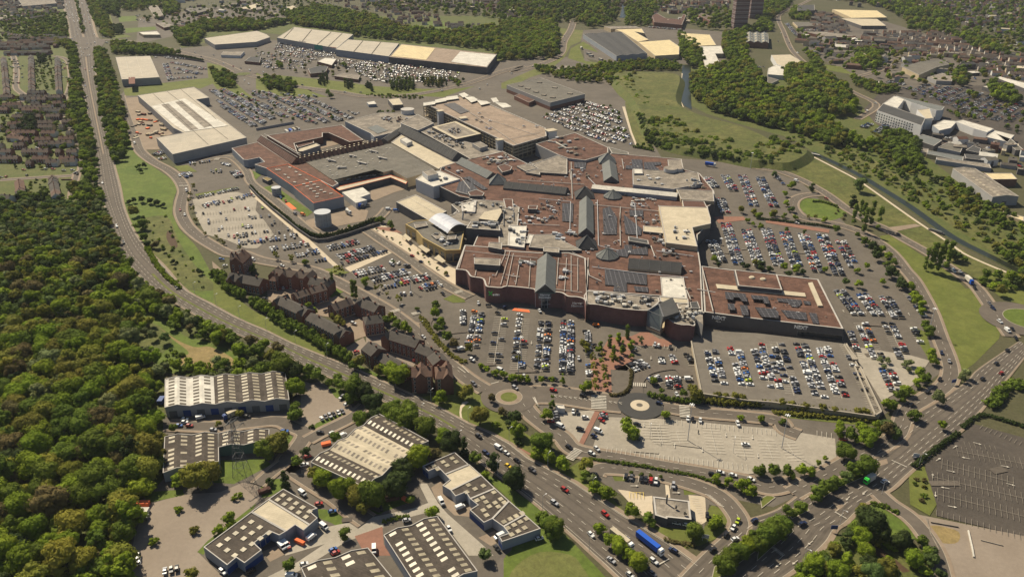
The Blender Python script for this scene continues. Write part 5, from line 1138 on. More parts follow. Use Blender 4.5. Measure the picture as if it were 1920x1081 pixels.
# ------------------------------------------------------------ tanks, pylon, lamps
G['tankm'] = mat('tank_panels', (.36, .35, .33), var=.12, scale=.4, fine=.08, wave=(2.2, .2, 2))
for c_, h, r, lab in (('F 1168,525', 13, 7.4, 'large round grey steel water tank in the paved yard beside the service road'), ('F 835,350', 8, 4.6, 'smaller round grey tank beside the supermarket wall')):
    v_ = k(c_)[0]; p = P(*v_, h); t = building('water_tank', lab, 'tank', p[:2]+(0,)); mb = MB(); mb.cyl(p[0], p[1], 0, h, r, n=32, m=0)
    mb.cyl(p[0], p[1], h-1.2, h-1.1, r-.3, n=32, m=1) ; mb.build('drum', [G['tankm'], G['rgrey']], t); mb = MB()
    for z in (.3, h*.33, h*.66, h): mb.cyl(p[0], p[1], z-.12, z+.12, r+.15, n=32, m=0)
    mb.build('hoops', G['metal'], t)
slab(building('pump_house', 'small dark walled enclosure next to the smaller grey tank', 'enclosure', k('F 770,310')[0]), 'F 735,285 765,272 808,288 775,305', 4, 'dry', 'wdark', par=.4)
def pylon(at):
    e = building('electricity_pylon', 'tall grey lattice electricity pylon on the grass behind the L-shaped shed', 'pylon', at); x, y, _ = e.location; mb = MB()
    lv = [(0, 3.6), (6, 2.9), (12, 2.3), (18, 1.7), (23, 1.2), (28, .9), (33, .6), (38, .1)]
    for (z0, r0), (z1, r1) in zip(lv[:-1], lv[1:]):
        c0 = [(x+a*r0, y+b*r0, z0) for a, b in ((-1, -1), (1, -1), (1, 1), (-1, 1))]; c1 = [(x+a*r1, y+b*r1, z1) for a, b in ((-1, -1), (1, -1), (1, 1), (-1, 1))]
        for i in range(4): mb.beam(c0[i], c1[i], .16); mb.beam(c0[i], c1[(i+1) % 4], .09); mb.beam(c0[(i+1) % 4], c1[i], .09); mb.beam(c1[i], c1[(i+1) % 4], .09)
    mb.build('lattice_tower', G['dmetal'], e)
    for z, r in ((23, 5.5), (28, 7), (33, 4.5)):
        mb = MB()
        for s in (-1, 1): mb.beam((x, y-.8, z), (x+s*r*.5, y+s*r*.86, z+.4), .22); mb.beam((x, y+.8, z+1.6), (x+s*r*.5, y+s*r*.86, z+.4), .18); mb.beam((x+s*r*.5, y+s*r*.86, z+.4), (x+s*r*.5, y+s*r*.86, z-1.4), .25)
        mb.build('crossarm', G['dmetal'], e)
pylon(k('T 895,335')[0])
def mast(i, at, h, place):
    p = P(*at, 0); e = empty('light_mast', p, 0, place, 'light mast', 'tall floodlight masts'); mb = MB(); mb.cyl(0, 0, 0, h, .26, .14, n=8); mb.build('pole', G['metal'], e, origin=(0, 0, 0))
    mb = MB(); mb.cyl(0, 0, h, h+.3, .6, n=12)
    for j in range(6): a = j*math.pi/3; mb.box(1.2*math.cos(a), 1.2*math.sin(a), h-.1, .55, .45, .3, a)
    mb.build('lamp_head', G['white'], e, origin=(0, 0, 0))
for i, (s, h, pl) in enumerate((('M 1265,1020', 24, 'tall floodlight mast in the pale overflow car park, nearest the roundabout with the pale disc'), ('Q 175,155', 22, 'tall floodlight mast at the right side of the pale overflow car park'), ('W 1330,370', 18, 'floodlight mast among the parked cars below the pointed glass entrance'), ('M 45,560', 18, 'floodlight mast at the lower edge of the car park below the pointed glass entrance'), ('L 1230,410', 20, 'floodlight mast on the grass wedge beside the eastern ring road'), ('H 1665,560', 18, 'floodlight mast below the shaded bank at the top of the crowded eastern car park'), ('N 1420,400', 15, 'floodlight mast in the small car park before the cream plaza'), ('J 1385,385', 16, 'floodlight mast beside the brown roof edge in the eastern car park'))): mast(i, k(s)[0], h, pl)
def lamps(place, s, h=9, step=30, off=0):
    c = smooth(W(s), 4); tot = 0; nxt = step/2; i = 0
    for a, b in zip(c[:-1], c[1:]):
        L = (b-a).length; d = (b-a)/max(L, .01)
        while nxt < tot+L:
            p = a+d*(nxt-tot); e = empty('street_lamp', (p.x, p.y, .3), math.atan2(d.y, d.x), 'slim grey street lamp '+place+(', leftmost' if i == 0 else ', '+nth(i)+' from the left'), 'street lamp', 'street lamps'); e_ = meshobj('pole', LAMP[0], e); meshobj('lamp_head', LAMP[1], e); nxt += step; i += 1
        tot += L
mb = MB(); mb.cyl(0, 0, 0, 9, .11, .07, n=6); mb.beam((0, 0, 8.9), (0, 1.6, 9.2), .1); l0 = mb.mesh('lamp_pole', G['metal']); mb = MB(); mb.box(0, 1.9, 9.1, .35, .9, .2); LAMP = (l0, mb.mesh('lamp_head', G['white']))
lamps('along the far side of the dual carriageway', 'Z 346,540 391,565 448,596 540,638 605,665 671,692 780,741 867,786 942,820 996,860 1064,894 1147,950'); lamps('along the near side of the dual carriageway', 'Z 671,732 749,764 811,796 912,877 983,928 1064,996 1116,1043', step=34)
lamps('along the ring road beside the brick flats', 'N 340,180 560,212 720,246 880,318 1060,410 1250,520 1400,630 1540,755 1700,890'); lamps('in the pale overflow car park', 'R 700,60 1000,90 1300,140 1600,190', 9, 45); lamps('along the big junction road', 'Q 1270,185 1050,380 760,575 540,750 330,985', step=36)
lamps('in the lower car park', 'W 800,60 1000,260 1100,420', step=40)
# gantry-like direction signs
for s, lab in (('Q 1140,225', 'small dark direction sign on the verge by the dark empty car park'), ('Q 550,745', 'dark blue direction sign at the corner by the lower right trees'), ('L 1410,765', 'blue direction sign on the grass strip between the two roads'), ('R 1390,810', 'pale direction sign at the grass corner of the drive-through')):
    p = P(*k(s)[0], 1); e = empty('road_sign', (p[0], p[1], .2), random.uniform(-.4, .4), lab, 'road sign', 'direction signs'); mb = MB(); mb.box(0, 0, 1.8, 3.2, .15, 2.2); mb.build('panel', G['blue' if 'blue' in lab else 'metal'], e, origin=(0, 0, 0)); mb = MB(); mb.cyl(-1.2, 0, 0, 1.8, .09, n=6); mb.cyl(1.2, 0, 0, 1.8, .09, n=6); mb.build('post', G['metal'], e, origin=(0, 0, 0))
# ============================================================ INDUSTRIAL ESTATE (foreground left)
G['darklight'] = mat('rooflight_dark', (.10, .085, .065), var=.3, scale=.4)
shed('industrial_shed', 'long five-gabled warehouse, two bays whitish and three dark brown, above the estate yard', 'U 115,347 978,302 1006,497 112,552', 7, 1.5, 5, ['rwhite', 'rwhite', 'rasb', 'rasb', 'rasb'], 'wgrey', (9, .25), lm=['darklight', 'darklight', 'rooflight', 'rooflight', 'rooflight'], doors=9)
shed('industrial_shed', 'brown roofed L-shaped shed, its two long bays reaching down to the round green tree', 'U 112,763 497,738 499,940 100,1022', 6, 1.4, 2, ['rasb', 'rasb'], 'wblue', (8, .23), skip=.12)
shed('industrial_shed', 'brown roofed short wing of the L-shaped shed, just behind the pylon', 'U 499,738 862,710 860,805 499,838', 6, 1.3, 2, ['rasb', 'rasb'], 'wgreen', (4, .23))
shed('industrial_shed', 'large low warehouse of four diagonal bays, the middle two cream and the outer two dark', 'S 165,408 660,62 1012,256 560,590', 7, 1.5, 4, ['rasb', 'rcream', 'rcream', 'rasb'], 'wgrey', (12, .2), lm=['rooflight', 'rlight', 'rlight', 'rooflight'], doors=4, dcol='wdark')
shed('industrial_shed', 'dark brown shed with square rooflights at the lower edge, beside the red forecourt', 'Z 720,1003 820,968 895,1070 790,1112', 7, 1.5, 2, ['rasb', 'rasb'], 'wblue', (11, .24), skip=.05)
shed('industrial_shed', 'dark brown roofed shed cut off by the lower edge, left of the reddish forecourt', 'Z 565,1064 690,1027 745,1095 600,1140', 6, 1.3, 2, ['rasb', 'rasb'], 'wgrey', (6, .25), skip=.2)
def unit_terrace(name, label, parts, h, lights, wall='wblue'):
    e = building(name, label, 'industrial units', k(parts[0][0])[0][:2])
    for pts, rf in parts: slab(e, pts, h, rf, wall, par=.45)
    for grid, n, m_ in lights:
        q = [Vector(v) for v in W(grid, h)]
        for i in range(n):
            for j in range(m_):
                if random.random() < .08: continue
                u, v = (i+.5)/n, (j+.5)/m_; c = q[0].lerp(q[1], u).lerp(q[3].lerp(q[2], u), v); d = (q[1]-q[0]).normalized(); mb = MB(); mb.box(c.x, c.y, h-.34, 2.3, 2.3, .3, math.atan2(d.y, d.x)+random.choice((0, 0, .02))); mb.build('rooflight', G['rooflight'], e)
    return e
et = unit_terrace('industrial_units', 'stepped terrace of flat brown roofed units with one white roof, beside the dual carriageway', [('S 968,432 1200,332 1300,420 1130,492 1080,440 1010,470', 'rasb'), ('S 1130,492 1305,420 1392,497 1170,607 1112,572 1165,530', 'rcream'), ('S 1170,607 1392,497 1490,592 1310,668 1280,620 1205,650', 'rasb'), ('S 1310,668 1490,592 1592,683 1470,812 1410,840 1308,748 1365,712', 'rasb'), ('S 1592,683 1705,780 1550,868 1470,812', 'rasb'), ('S 1705,780 1820,882 1540,978 1518,940 1588,915 1550,868', 'rasb')], 5.5,
  [('S 1000,430 1200,350 1260,400 1060,480', 3, 2), ('S 1180,600 1370,510 1460,580 1280,640', 3, 2), ('S 1330,670 1490,600 1590,690 1420,820', 4, 4), ('S 1520,820 1690,740 1790,860 1600,960', 4, 3)])
for a_, b_, n_ in (('S 1308,748', 'S 1410,840', 5), ('S 1518,940', 'S 1540,978', 2), ('S 968,432', 'S 1010,470', 2), ('S 1205,650', 'S 1170,607', 2)):
    a_, b_ = P(*k(a_)[0], 5.5), P(*k(b_)[0], 5.5); windows(et, a_, b_, .3, n_, 1, 2.6, 3.4, m='blue', frame='wgrey', name='door')
ew = unit_terrace('industrial_units', 'stepped block of brown roofed units with a white middle unit, beside the brown yard', [('T 620,862 965,608 1215,748 1165,777 1095,747 985,832 1040,882 915,977 855,937 790,992', 'rasb'), ('T 965,606 1088,517 1385,702 1340,742 1280,702 1217,748', 'rcream'), ('T 1088,517 1195,442 1442,582 1385,602 1442,652 1385,702', 'rasb')], 6,
  [('T 680,850 960,640 1150,760 840,960', 5, 3), ('T 1110,520 1190,460 1420,600 1370,680', 2, 5)])
for a_, b_, n_ in (('T 985,832', 'T 1095,747', 3), ('T 790,992', 'T 855,937', 3), ('T 915,977', 'T 1040,882', 4)):
    a_, b_ = P(*k(a_)[0], 6), P(*k(b_)[0], 6); windows(ew, a_, b_, .3, n_, 1, 2.6, 3.4, m='blue', frame='wgrey', name='door')
dt = building('drive_through_restaurant', 'single storey pale flat roofed drive-through restaurant on its own island', 'restaurant', k('R 1150,650')[0])
slab(dt, 'R 1015,497 1278,530 1292,665 1120,648 1118,660 1030,632', 4.6, 'rlight', 'wdark'); clutter(dt, 'R 1060,520 1250,545 1260,640 1050,610', 4.7, 3, size=(.6, 1)); mb = MB(); p = P(*k('R 1113,540')[0], 5); mb.cyl(p[0], p[1], 4.5, 9.5, .45, n=8); mb.build('flue', G['dmetal'], dt)
# bus shelter-like kiosk in the small car park
kb = building('kiosk', 'small white kiosk at the edge of the little pale car park', 'kiosk', k('W 1685,820')[0]); slab(kb, 'W 1640,755 1715,760 1725,795 1650,790', 3.4, 'rwhite', 'wwhite', par=.5); 
# ============================================================ BRICK FLATS
def flats(label, a, b, w, z1, z0, m='tileg', wall='wbrick', rows=None, cross=(), front=True, hip=0, name='apartment_block', n=None, base=True):
    A = P(*k(a)[0][:2], z1); B = P(*k(b)[0][:2], z1)
    e = empty(name, ((A[0]+B[0])/2, (A[1]+B[1])/2, 0), 0, label, 'apartment block', 'brick apartment blocks'); e['_o'] = ((A[0]+B[0])/2, (A[1]+B[1])/2, 0)
    E_ = ridge(e, k(a)[0][:2], k(b)[0][:2], w, z1, z0, m, base=0, wm=wall, names=('roof', 'wall'), hip=hip)
    rows = rows or max(2, int((z0-1)/2.8))
    L = (Vector(E_[1])-Vector(E_[2])).length; n = n or max(2, int(L/3.2))
    sides = [(E_[1], E_[2]), (E_[3], E_[0])]
    for s, t in sides:
        d = Vector(t)-Vector(s); nn = Vector((d.y, -d.x))
        if nn.y < 0 or nn.x*(-1) > abs(nn.y): windows(e, s, t, 1.1, n, rows, 1.35, 1.6, 2.75)
        if base and nn.y < 0:
            mb = MB(); nn.normalize(); o_ = Vector((nn.x, nn.y, 0))*.04
            mb.face([tuple((Vector(s)+o_)[:2])+(0.02,), tuple((Vector(t)+o_)[:2])+(.02,), tuple((Vector(t)+o_)[:2])+(1.0,), tuple((Vector(s)+o_)[:2])+(1.0,)]); mb.build('plinth', G['wtan'], e)
    for s, t in ((E_[0], E_[1]), (E_[2], E_[3])):
        d = Vector(t)-Vector(s); nn = Vector((d.y, -d.x))
        if nn.y < 0 or nn.x < 0: windows(e, s, t, 1.1, 2, rows, 1.1, 1.4, 2.75)
    A, B = Vector(A), Vector(B); d = (B-A).normalized(); nn = Vector((-d.y, d.x, 0))
    for u in cross:                                       # cross gables breaking the long roof
        c = A.lerp(B, u); h2 = w/2+.6; f = MB(); zt = z1-.25; hw = 3.2
        for s in (1, -1):
            t0 = c-d*hw+nn*s*h2; t1 = c+d*hw+nn*s*h2; tp_ = c+nn*s*h2
            f.face([(t0.x, t0.y, z0-.2), (tp_.x, tp_.y, zt), (c.x, c.y, zt), ((c-d*hw).x, (c-d*hw).y, z0-.2)]); f.face([(t1.x, t1.y, z0-.2), (tp_.x, tp_.y, zt), (c.x, c.y, zt), ((c+d*hw).x, (c+d*hw).y, z0-.2)])
            g = MB(); g.face([(t0.x, t0.y, 0), (t1.x, t1.y, 0), (t1.x, t1.y, z0-.2), (tp_.x, tp_.y, zt-.1), (t0.x, t0.y, z0-.2)]); g.build('gable', G[wall], e)
            for q0, q1 in ((t0, c-d*hw), (t1, c+d*hw)): gg = MB(); gg.face([(q0.x, q0.y, 0), (q1.x, q1.y, 0), (q1.x, q1.y, z0-.2), (q0.x, q0.y, z0-.2)]); gg.build('gable_return', G[wall], e)
        f.build('gable_roof', G[m], e)
    for u in (.25, .8):
        c = A.lerp(B, u); mb = MB(); mb.box(c.x, c.y, z1-.6, 1.1, .8, 1.9, math.atan2(d.y, d.x)); mb.build('chimney', G['wbrick'], e)
    return e
flats('tall gabled brick block at the top left corner of the flats', 'a 300,165', 'a 425,50', 11, 17.5, 12.5, 'tiler', rows=4)
flats('tall narrow brick block joined to the left of the tall gabled one', 'a 230,110', 'a 330,105', 10, 15, 11.5, 'tile', rows=4)
flats('long low grey roofed flats ending in a brick gable, next to the hedge', 'a 230,370', 'a 690,455', 12, 11.5, 7.5, 'tileg', cross=(.15, .4), rows=2)
flats('brick flats with four pointed gables facing the court, along the ring road', 'a 850,320', 'a 1330,370', 10, 13.5, 10, 'tile', cross=(.0, .32, .66, 1.0), rows=3)
flats('brick flats with grey roof at the right end of the gabled row', 'a 1340,440', 'a 1590,470', 11, 12, 8.5, 'tileg', cross=(.95,), rows=3)
flats('small brick wing in front of the gabled row with a hipped roof', 'a 800,390', 'a 900,400', 10, 12, 8.5, 'tiler', rows=3, hip=3)
flats('brick block closing the court, left half with lower roof', 'a 1110,660', 'a 1290,600', 10, 11, 8, 'tile', rows=3)
flats('brick block closing the court, right half with higher dark roof', 'a 1320,590', 'a 1540,530', 10, 12.5, 9.5, 'tile', rows=3)
flats('long grey roofed flats running beside the dark hedge, upper half', 'a 900,690', 'a 1310,880', 11, 12, 8.5, 'tileg', cross=(.08, .9), rows=3)
flats('long grey roofed flats running beside the dark hedge, lower half', 'N 700,560', 'N 955,690', 11, 11, 7.5, 'tileg', cross=(.92,), rows=3)
flats('short brick block with twin chimneys left of the two slim conifers', 'N 845,500', 'N 985,450', 10, 12, 8.5, 'tile', rows=3)
flats('brick block just right of the two slim conifers', 'N 1045,450', 'N 1195,505', 11, 12, 8.5, 'tileg', rows=3, cross=(.2,))
flats('brick block at the foot of the middle court with a broad hipped roof', 'N 1080,590', 'N 1215,570', 12, 12.5, 9, 'tileg', rows=3, hip=3)
flats('long brick flats facing the narrow parking court, upper part', 'b 700,425', 'b 1010,520', 11, 13, 9.5, 'tileg', cross=(.03,), rows=3)
flats('long brick flats facing the narrow parking court, lower part', 'b 1005,560', 'b 1160,620', 10, 12, 8.5, 'tileg', rows=3)
flats('tall brick end block left of the narrow parking court', 'b 490,540', 'b 590,610', 12, 13, 9.5, 'tileg', rows=3)
flats('low brick range between the narrow parking court and the big round tree', 'b 620,650', 'b 890,795', 10, 9.5, 6.5, 'tileg', rows=2)
flats('tall brick corner block with white glazed bays, left half', 'b 925,800', 'b 1135,790', 12, 15, 11.5, 'tiler', rows=4, cross=(.45,))
flats('tall brick corner block with white glazed bays, right half', 'b 1160,800', 'b 1310,790', 14, 15.5, 11.5, 'tiler', rows=4, hip=3, cross=(.85,))
flats('short brick link behind the tall corner block', 'b 1160,640', 'b 1225,720', 11, 13, 10, 'tileg', rows=3)
# ============================================================ RETAIL PARK, FACTORIES AND TOWN IN THE DISTANCE
def far(name, label, cat, parts, group=None, clut=None):
    e = building(name, label, cat, k(parts[0][0])[0][:2], group)
    for t in parts: slab(e, t[0], t[1], t[2], t[3], base=t[4] if len(t) > 4 else 0, par=t[5] if len(t) > 5 else .6)
    return e
bq = far('retail_warehouse', 'huge pale striped-roof warehouse with a builders yard at its left side', 'warehouse', [('A 990,686 1395,626 1505,702 1412,716 1480,762 1775,990 1243,1110 1125,990 1320,955 1250,920 1090,772', 11, 'rstore', 'wgrey')])
patch(bq, 'roof_sheets', 'rwhite', 'A 1090,765 1330,708 1640,905 1335,950 1262,905', 11, .08); patch(bq, 'roof_sheets', 'rlight', 'A 1160,755 1210,745 1430,930 1370,940', 11.1, .08); patch(bq, 'roof_sheets', 'rlight', 'A 1260,735 1310,725 1530,905 1470,920', 11.1, .08); pipes(bq, 11.1, 'A 1100,672 1500,1040|A 1200,655 1640,1000|A 1300,640 1560,860', 'rgrey', .25)
w1 = far('retail_warehouse', 'cream roofed warehouse with a grey front between the dual carriageway verge and a car park', 'warehouse', [('A 832,410 1080,402 1148,556 876,572', 11, 'rstore', 'wgrey')]); patch(w1, 'sign_panel', 'wbrick', 'A 925,558 972,556 972,604 928,606', 11.1, .3); pipes(w1, 11.1, 'A 900,408 940,565|A 980,405 1030,560', 'rwhite', .4)
far('retail_warehouse', 'pale roofed shed at the very top left beside the dual carriageway', 'warehouse', [('A 132,0 390,0 408,25 165,45', 8, 'rlight', 'wgrey'), ('A 0,100 60,95 95,115 0,140', 5, 'rlight', 'wtan')])
far('retail_warehouse', 'cream roofed store at the left end of the retail park', 'store', [('A 1470,275 1850,222 1919,248 B 100,268 0,302 A 1545,322', 9, 'rstore', 'wgrey')])
r1 = far('retail_terrace', 'left grey fronted section of the long retail park terrace', 'store', [('B 150,272 275,195 700,248 580,348', 11, 'rstore', 'wgrey')])
r2 = far('retail_terrace', 'middle blue grey fronted section of the long retail park terrace', 'store', [('B 572,356 662,284 1030,312 955,406', 12, 'rstore', 'wblue')])
r3 = far('retail_terrace', 'right tan roofed section of the long retail park terrace, white roof at its end', 'store', [('B 957,410 1047,316 1735,390 1662,486', 11.5, 'rpink', 'wdark')]); patch(r3, 'roof_sheets', 'rwhite', 'B 1405,446 1470,372 1728,396 1658,482', 11.5, .1); patch(r3, 'roof_sheets', 'ryellow', 'B 975,405 1048,322 1290,348 1225,432', 11.5, .1)
for rr_, ps in ((r1, 'B 270,200 200,275|B 400,215 330,300|B 540,232 440,320|B 620,240 520,335'), (r2, 'B 770,292 700,375|B 900,300 830,390')): pipes(rr_, 12 if rr_ is r2 else 11, ps, 'rlight', .6)
G['purple'] = mat('purple_panel', (.10, .06, .16), var=.1); G['teal'] = mat('teal_panel', (.06, .26, .20), var=.1)
for rr_, s, m_ in ((r2, 'B 772,382 852,390', 'purple'), (r3, 'B 1065,420 1130,426', 'purple'), (r3, 'B 1450,464 1522,471', 'green'), (r3, 'B 1590,478 1655,486', 'orange'), (r1, 'B 420,325 480,332', 'teal'), (r1, 'B 310,298 360,306', 'purple'), (r1, 'B 530,340 580,346', 'orange')):
    a, b = W(s, 10.5); d = (Vector(b)-Vector(a)).normalized(); o_ = Vector((d.y, -d.x, 0))*.4; mb = MB(); a = Vector(a)+o_; b = Vector(b)+o_; mb.face([(a.x, a.y, 3), (b.x, b.y, 3), (b.x, b.y, 11.5), (a.x, a.y, 11.5)]); mb.build('fascia_panel', G[m_], rr_)
far('petrol_station', 'white canopied filling station in front of the retail park', 'filling station', [('B 440,442 500,415 580,424 545,470', 5.5, 'rwhite', 'wbrick')]); far('pub', 'dark roofed low building with gables beside the white canopy in the retail park', 'restaurant', [('B 375,495 470,470 520,480 500,520 390,530', 6, 'rslate', 'wbrick')]); far('pub', 'long grey roofed restaurant in front of the retail park', 'restaurant', [('B 565,548 625,525 752,540 735,572', 5, 'rlight', 'wbrick')])
far('ambulance_station', 'small white roofed blue hut north of the round tank', 'hut', [('B 797,735 850,725 868,748 810,752', 4, 'rwhite', 'wblue')]); far('canopy', 'square cream canopy north of the round tank', 'canopy', [('B 950,715 1030,705 1060,752 985,757', 7, 'rcream', 'wdark')])
gs = far('electrical_store', 'grey flat roofed box store with pale upper walls, standing alone behind the multi-storey', 'store', [('C 38,612 285,560 602,676 352,738', 11, 'rgrey', 'wgrey'), ('C 92,688 140,672 243,718 200,738', 6, 'rbrown', 'wbrick')])
for c_ in k('C 140,620 275,595 385,632 190,640 305,685 370,703 495,675 250,663'): p = P(*c_[:2], 11); mb = MB(); mb.box(p[0], p[1], 10.7, 7, 5, 1.2, -.5); mb.build('rooftop_unit', G['rlight'], gs)
shed('factory', 'dark ribbed roof factory with blue grey walls beyond the roundabout', 'C 590,247 866,233 1050,386 830,404', 9, 1.5, 3, ['rslate', 'rslate', 'rslate'], 'wblue', None)
far('factory', 'yellow ribbed roof factory beside the dark one', 'factory', [('C 985,302 1210,286 1282,336 1280,392 1108,402', 9, 'ryellow', 'wtan'), ('C 820,212 1010,206 1032,240 960,228 1062,286 985,302 872,232', 9, 'ryellow', 'wtan'), ('C 740,190 960,188 1000,202 790,208', 8, 'rlight', 'wtan')])
far('factory', 'yellow and white roofed factory strip right of the canal', 'factory', [('C 1285,236 1500,250 1547,325 1402,332', 9, 'ryellow', 'wtan'), ('C 1430,332 1582,330 1600,386 1540,386 1590,490 1472,498', 8, 'rwhite', 'wtan')])
far('school', 'red brick school with a flat roofed court behind the factories', 'school', [('C 1085,112 1120,95 1180,130 1290,140 1310,100 1330,110 1300,180 1100,160', 10, 'rdbrown', 'wbrick')])
shed('factory', 'brick shed with a glazed pale green gable roof by the town road', 'C 1762,238 1919,242 1925,312 1766,305', 10, 3, 3, ['rslate2', 'rslate2', 'rslate2'], 'wbrick', (4, .23))
for i, (c_, lab) in enumerate((('C 1708,205', 'left tower block of the pair, nearer and slimmer'), ('C 1820,130', 'right tower block of the pair, rising out of the picture'))):
    p = P(*k(c_)[0]); e = empty('tower_block', p, 0, lab, 'tower block', 'tower blocks'); mb = MB(); mb.box(0, 0, 0, 30, 20, 60, .1); mb.build('wall', G['wpurple'], e, origin=(0, 0, 0)); mb = MB(); mb.box(0, 0, 60, 31, 21, 1.2, .1); mb.box(0, 0, 61, 10, 8, 5, .1); mb.build('roof', G['rgrey'], e, origin=(0, 0, 0))
    for fl in range(19):
        mb = MB(); mb.box(0, 0, 2+fl*3.05, 30.3, 20.3, 1.1, .1); mb.build('balcony_band', G['wgrey' if fl % 3 else 'wdark'], e, origin=(0, 0, 0))
ob = far('office_building', 'long white office building with a dark top floor and rows of windows', 'offices', [('D 862,795 905,745 1210,850 1185,905', 15, 'rslate', 'wwhite'), ('D 905,745 985,690 1060,715 1010,778', 14.2, 'rwhite', 'wwhite'), ('D 1150,790 1240,780 1265,850 1212,855', 14.4, 'rcream', 'wwhite')])
p1, p2 = P(*k('D 858,800')[0], 15), P(*k('D 1190,905')[0], 15); windows(ob, p1, p2, 2, 18, 4, 2.0, 1.7, 3.2, frame='wwhite', off=.1); a, b = Vector(p1), Vector(p2); d = (b-a).normalized(); o_ = Vector((d.y, -d.x, 0))*.12
far('office_building', 'rear white office wing beside the car park', 'offices', [('D 1000,690 1055,702 1348,768 1330,792 1290,795 1110,738', 13.6, 'rslate2', 'wwhite')])
far('office_building', 'angular white office by the wooded bank', 'offices', [('D 100,396 235,392 325,446 235,500 140,462', 9, 'rcream', 'wwhite'), ('D 78,492 140,462 235,500 205,545 75,535', 7, 'rwhite', 'wwhite'), ('D 0,560 60,548 155,575 100,600 0,585', 4, 'rgrey', 'wwhite')])
shed('warehouse', 'pale grey arched warehouse in the town', 'D 1045,482 1310,432 1392,462 1165,540', 8, 3, 1, ['rgrey'], 'wtan', None)
for i, (s, h, rf, wl, lab) in enumerate((('D 540,68 860,76 935,126 682,130', 7, 'ryellow', 'wtan', 'yellow ribbed roof shed at the top right'), ('D 598,132 860,136 928,186 752,186', 7, 'rcream', 'wdark', 'cream roofed shed below the yellow ribbed one'),
    ('D 1262,902 1342,862 1440,872 1395,920 1310,940', 8, 'rwhite', 'wblue', 'white roofed shed against the white office building'), ('D 1420,872 1480,862 1702,926 1655,952 1560,925', 9, 'rwhite', 'wwhite', 'long white shed with a dark door, middle of the white sheds'), ('D 1645,985 1702,935 1852,972 1805,1022', 7, 'rwhite', 'wblue', 'white gabled shed at the right of the white sheds'),
    ('K 1120,0 1190,-32 1332,10 1272,52', 6, 'rslate2', 'wdark', 'grey green curved roof shed in the crowded yard'), ('K 1300,62 1380,20 1480,60 1462,98', 6, 'rgrey', 'wblue', 'square grey shed in the crowded yard'), ('K 1500,82 1555,48 1612,70 1600,102', 6, 'rslate', 'wdark', 'small dark shed at the right of the crowded yard'), ('K 1222,82 1485,128 1480,160 1220,108', 5, 'rslate2', 'wtan', 'long narrow pale green shed strip'), ('K 1165,65 1232,72 1230,100 1168,92', 5, 'rlight', 'wgrey', 'tiny pale hut at the end of the narrow shed strip'), ('K 1290,132 1670,180 1685,212 1288,150', 5, 'rlight', 'wblue', 'long blue fronted shed strip with rust patches'), ('K 1490,110 1700,130 1705,165 1500,140', 6, 'rslate', 'wdark', 'long black roofed shed behind the blue fronted strip'),
    ('K 1632,246 1830,247 1872,290 1692,292', 8, 'ryellow', 'wbrick', 'cream roofed brick shed beside the long grey warehouse'), ('K 1770,520 1919,560 1919,592 1790,545', 3, 'ryellow', 'wtan', 'low yellow roof by the right edge'), ('D 1722,560 1745,550 1930,598 1930,640', 6, 'rwhite', 'wdark', 'long white roof at the right edge of the town'), ('D 1622,622 1682,612 1862,656 1785,672', 6, 'rwhite', 'wdark', 'white roof beside the round trees in the town'), ('D 778,578 810,570 890,590 850,606', 4, 'rwhite', 'wtan', 'small white roof beside the wooded bank'), ('D 1225,555 1330,525 1410,548 1400,585 1290,580', 6, 'rlight', 'wgrey', 'pale hipped roof hall in the town'),
    ('D 1720,960 1830,1000 1919,1079 1860,1079', 7, 'rgrey', 'wdark', 'dark grey roof at the right edge below the white sheds'), ('D 350,232 480,228 720,262 700,275 500,262', 6, 'rlight', 'wbrick', 'flat pale roof strip behind the row of town gables'), ('D 290,40 410,35 415,75 290,78', 12, 'rslate', 'wdark', 'tall black box at the top of the town road'), ('D 255,158 420,160 480,182 290,192', 5, 'rgrey', 'wtan', 'low grey roof beside the town road bend'),
    ('A 998,232 1130,225 1155,250 1030,250', 6, 'rwhite', 'wtan', 'curved white roofed hall next to the sports pitches'), ('A 1120,165 1180,160 1260,185 1180,200', 6, 'rlight', 'wbrick', 'round ended brick building right of the sports pitches'), ('A 1065,45 1130,35 1180,115 1110,120', 6, 'rlight', 'wtan', 'pale roof with dark stripes at the top'), ('A 1320,60 1480,50 1500,75 1400,100', 6, 'rgrey', 'wdark', 'wide grey roof in the scrapyard area'), ('A 1720,60 1850,25 1905,40 1800,70', 6, 'rcream', 'wtan', 'cream roof in the scrapyard area'), ('A 1440,125 1480,115 1545,140 1500,155', 5, 'rlight', 'wtan', 'small pale shed in the scrapyard area'),
    ('B 215,50 265,40 350,85 290,95', 8, 'rcream', 'wblue', 'cream gabled shed at the top'), ('B 0,32 60,38 40,65 0,72', 6, 'rlight', 'wtan', 'pale roof left of the cream gabled shed'), ('A 1590,395 1610,370 1760,370 1730,400', 5, 'rlight', 'wwhite', 'grey white vaulted roof in the retail park'), ('A 1760,440 1800,410 1880,405 1870,450', 5, 'rslate', 'wbrick', 'dark roofed brick restaurant at the retail park entrance'), ('C 405,490 460,470 600,497 590,518 430,512', 4, 'rlight', 'wbrick', 'long flat pale roof restaurant behind the grey box store'), ('C 1850,575 1919,545 1919,590 1880,598', 4, 'rgrey', 'wwhite', 'low grey roof in front of the angular white office'), ('C 1420,110 1440,95 1520,120 1500,150', 10, 'tile', 'wbrick', 'brick flats left of the tower blocks'))):
    far('workshop' if h < 7 else 'warehouse', lab, 'shed' if h < 7 else 'warehouse', [(s, h, rf, wl)])
shed('warehouse', 'long grey roofed warehouse with grey and red brick walls beside the overgrown canal bank', 'K 1408,215 1565,214 1882,416 1695,420', 9, 1.6, 1, ['rlight'], 'wgrey', (12, .1), doors=1)
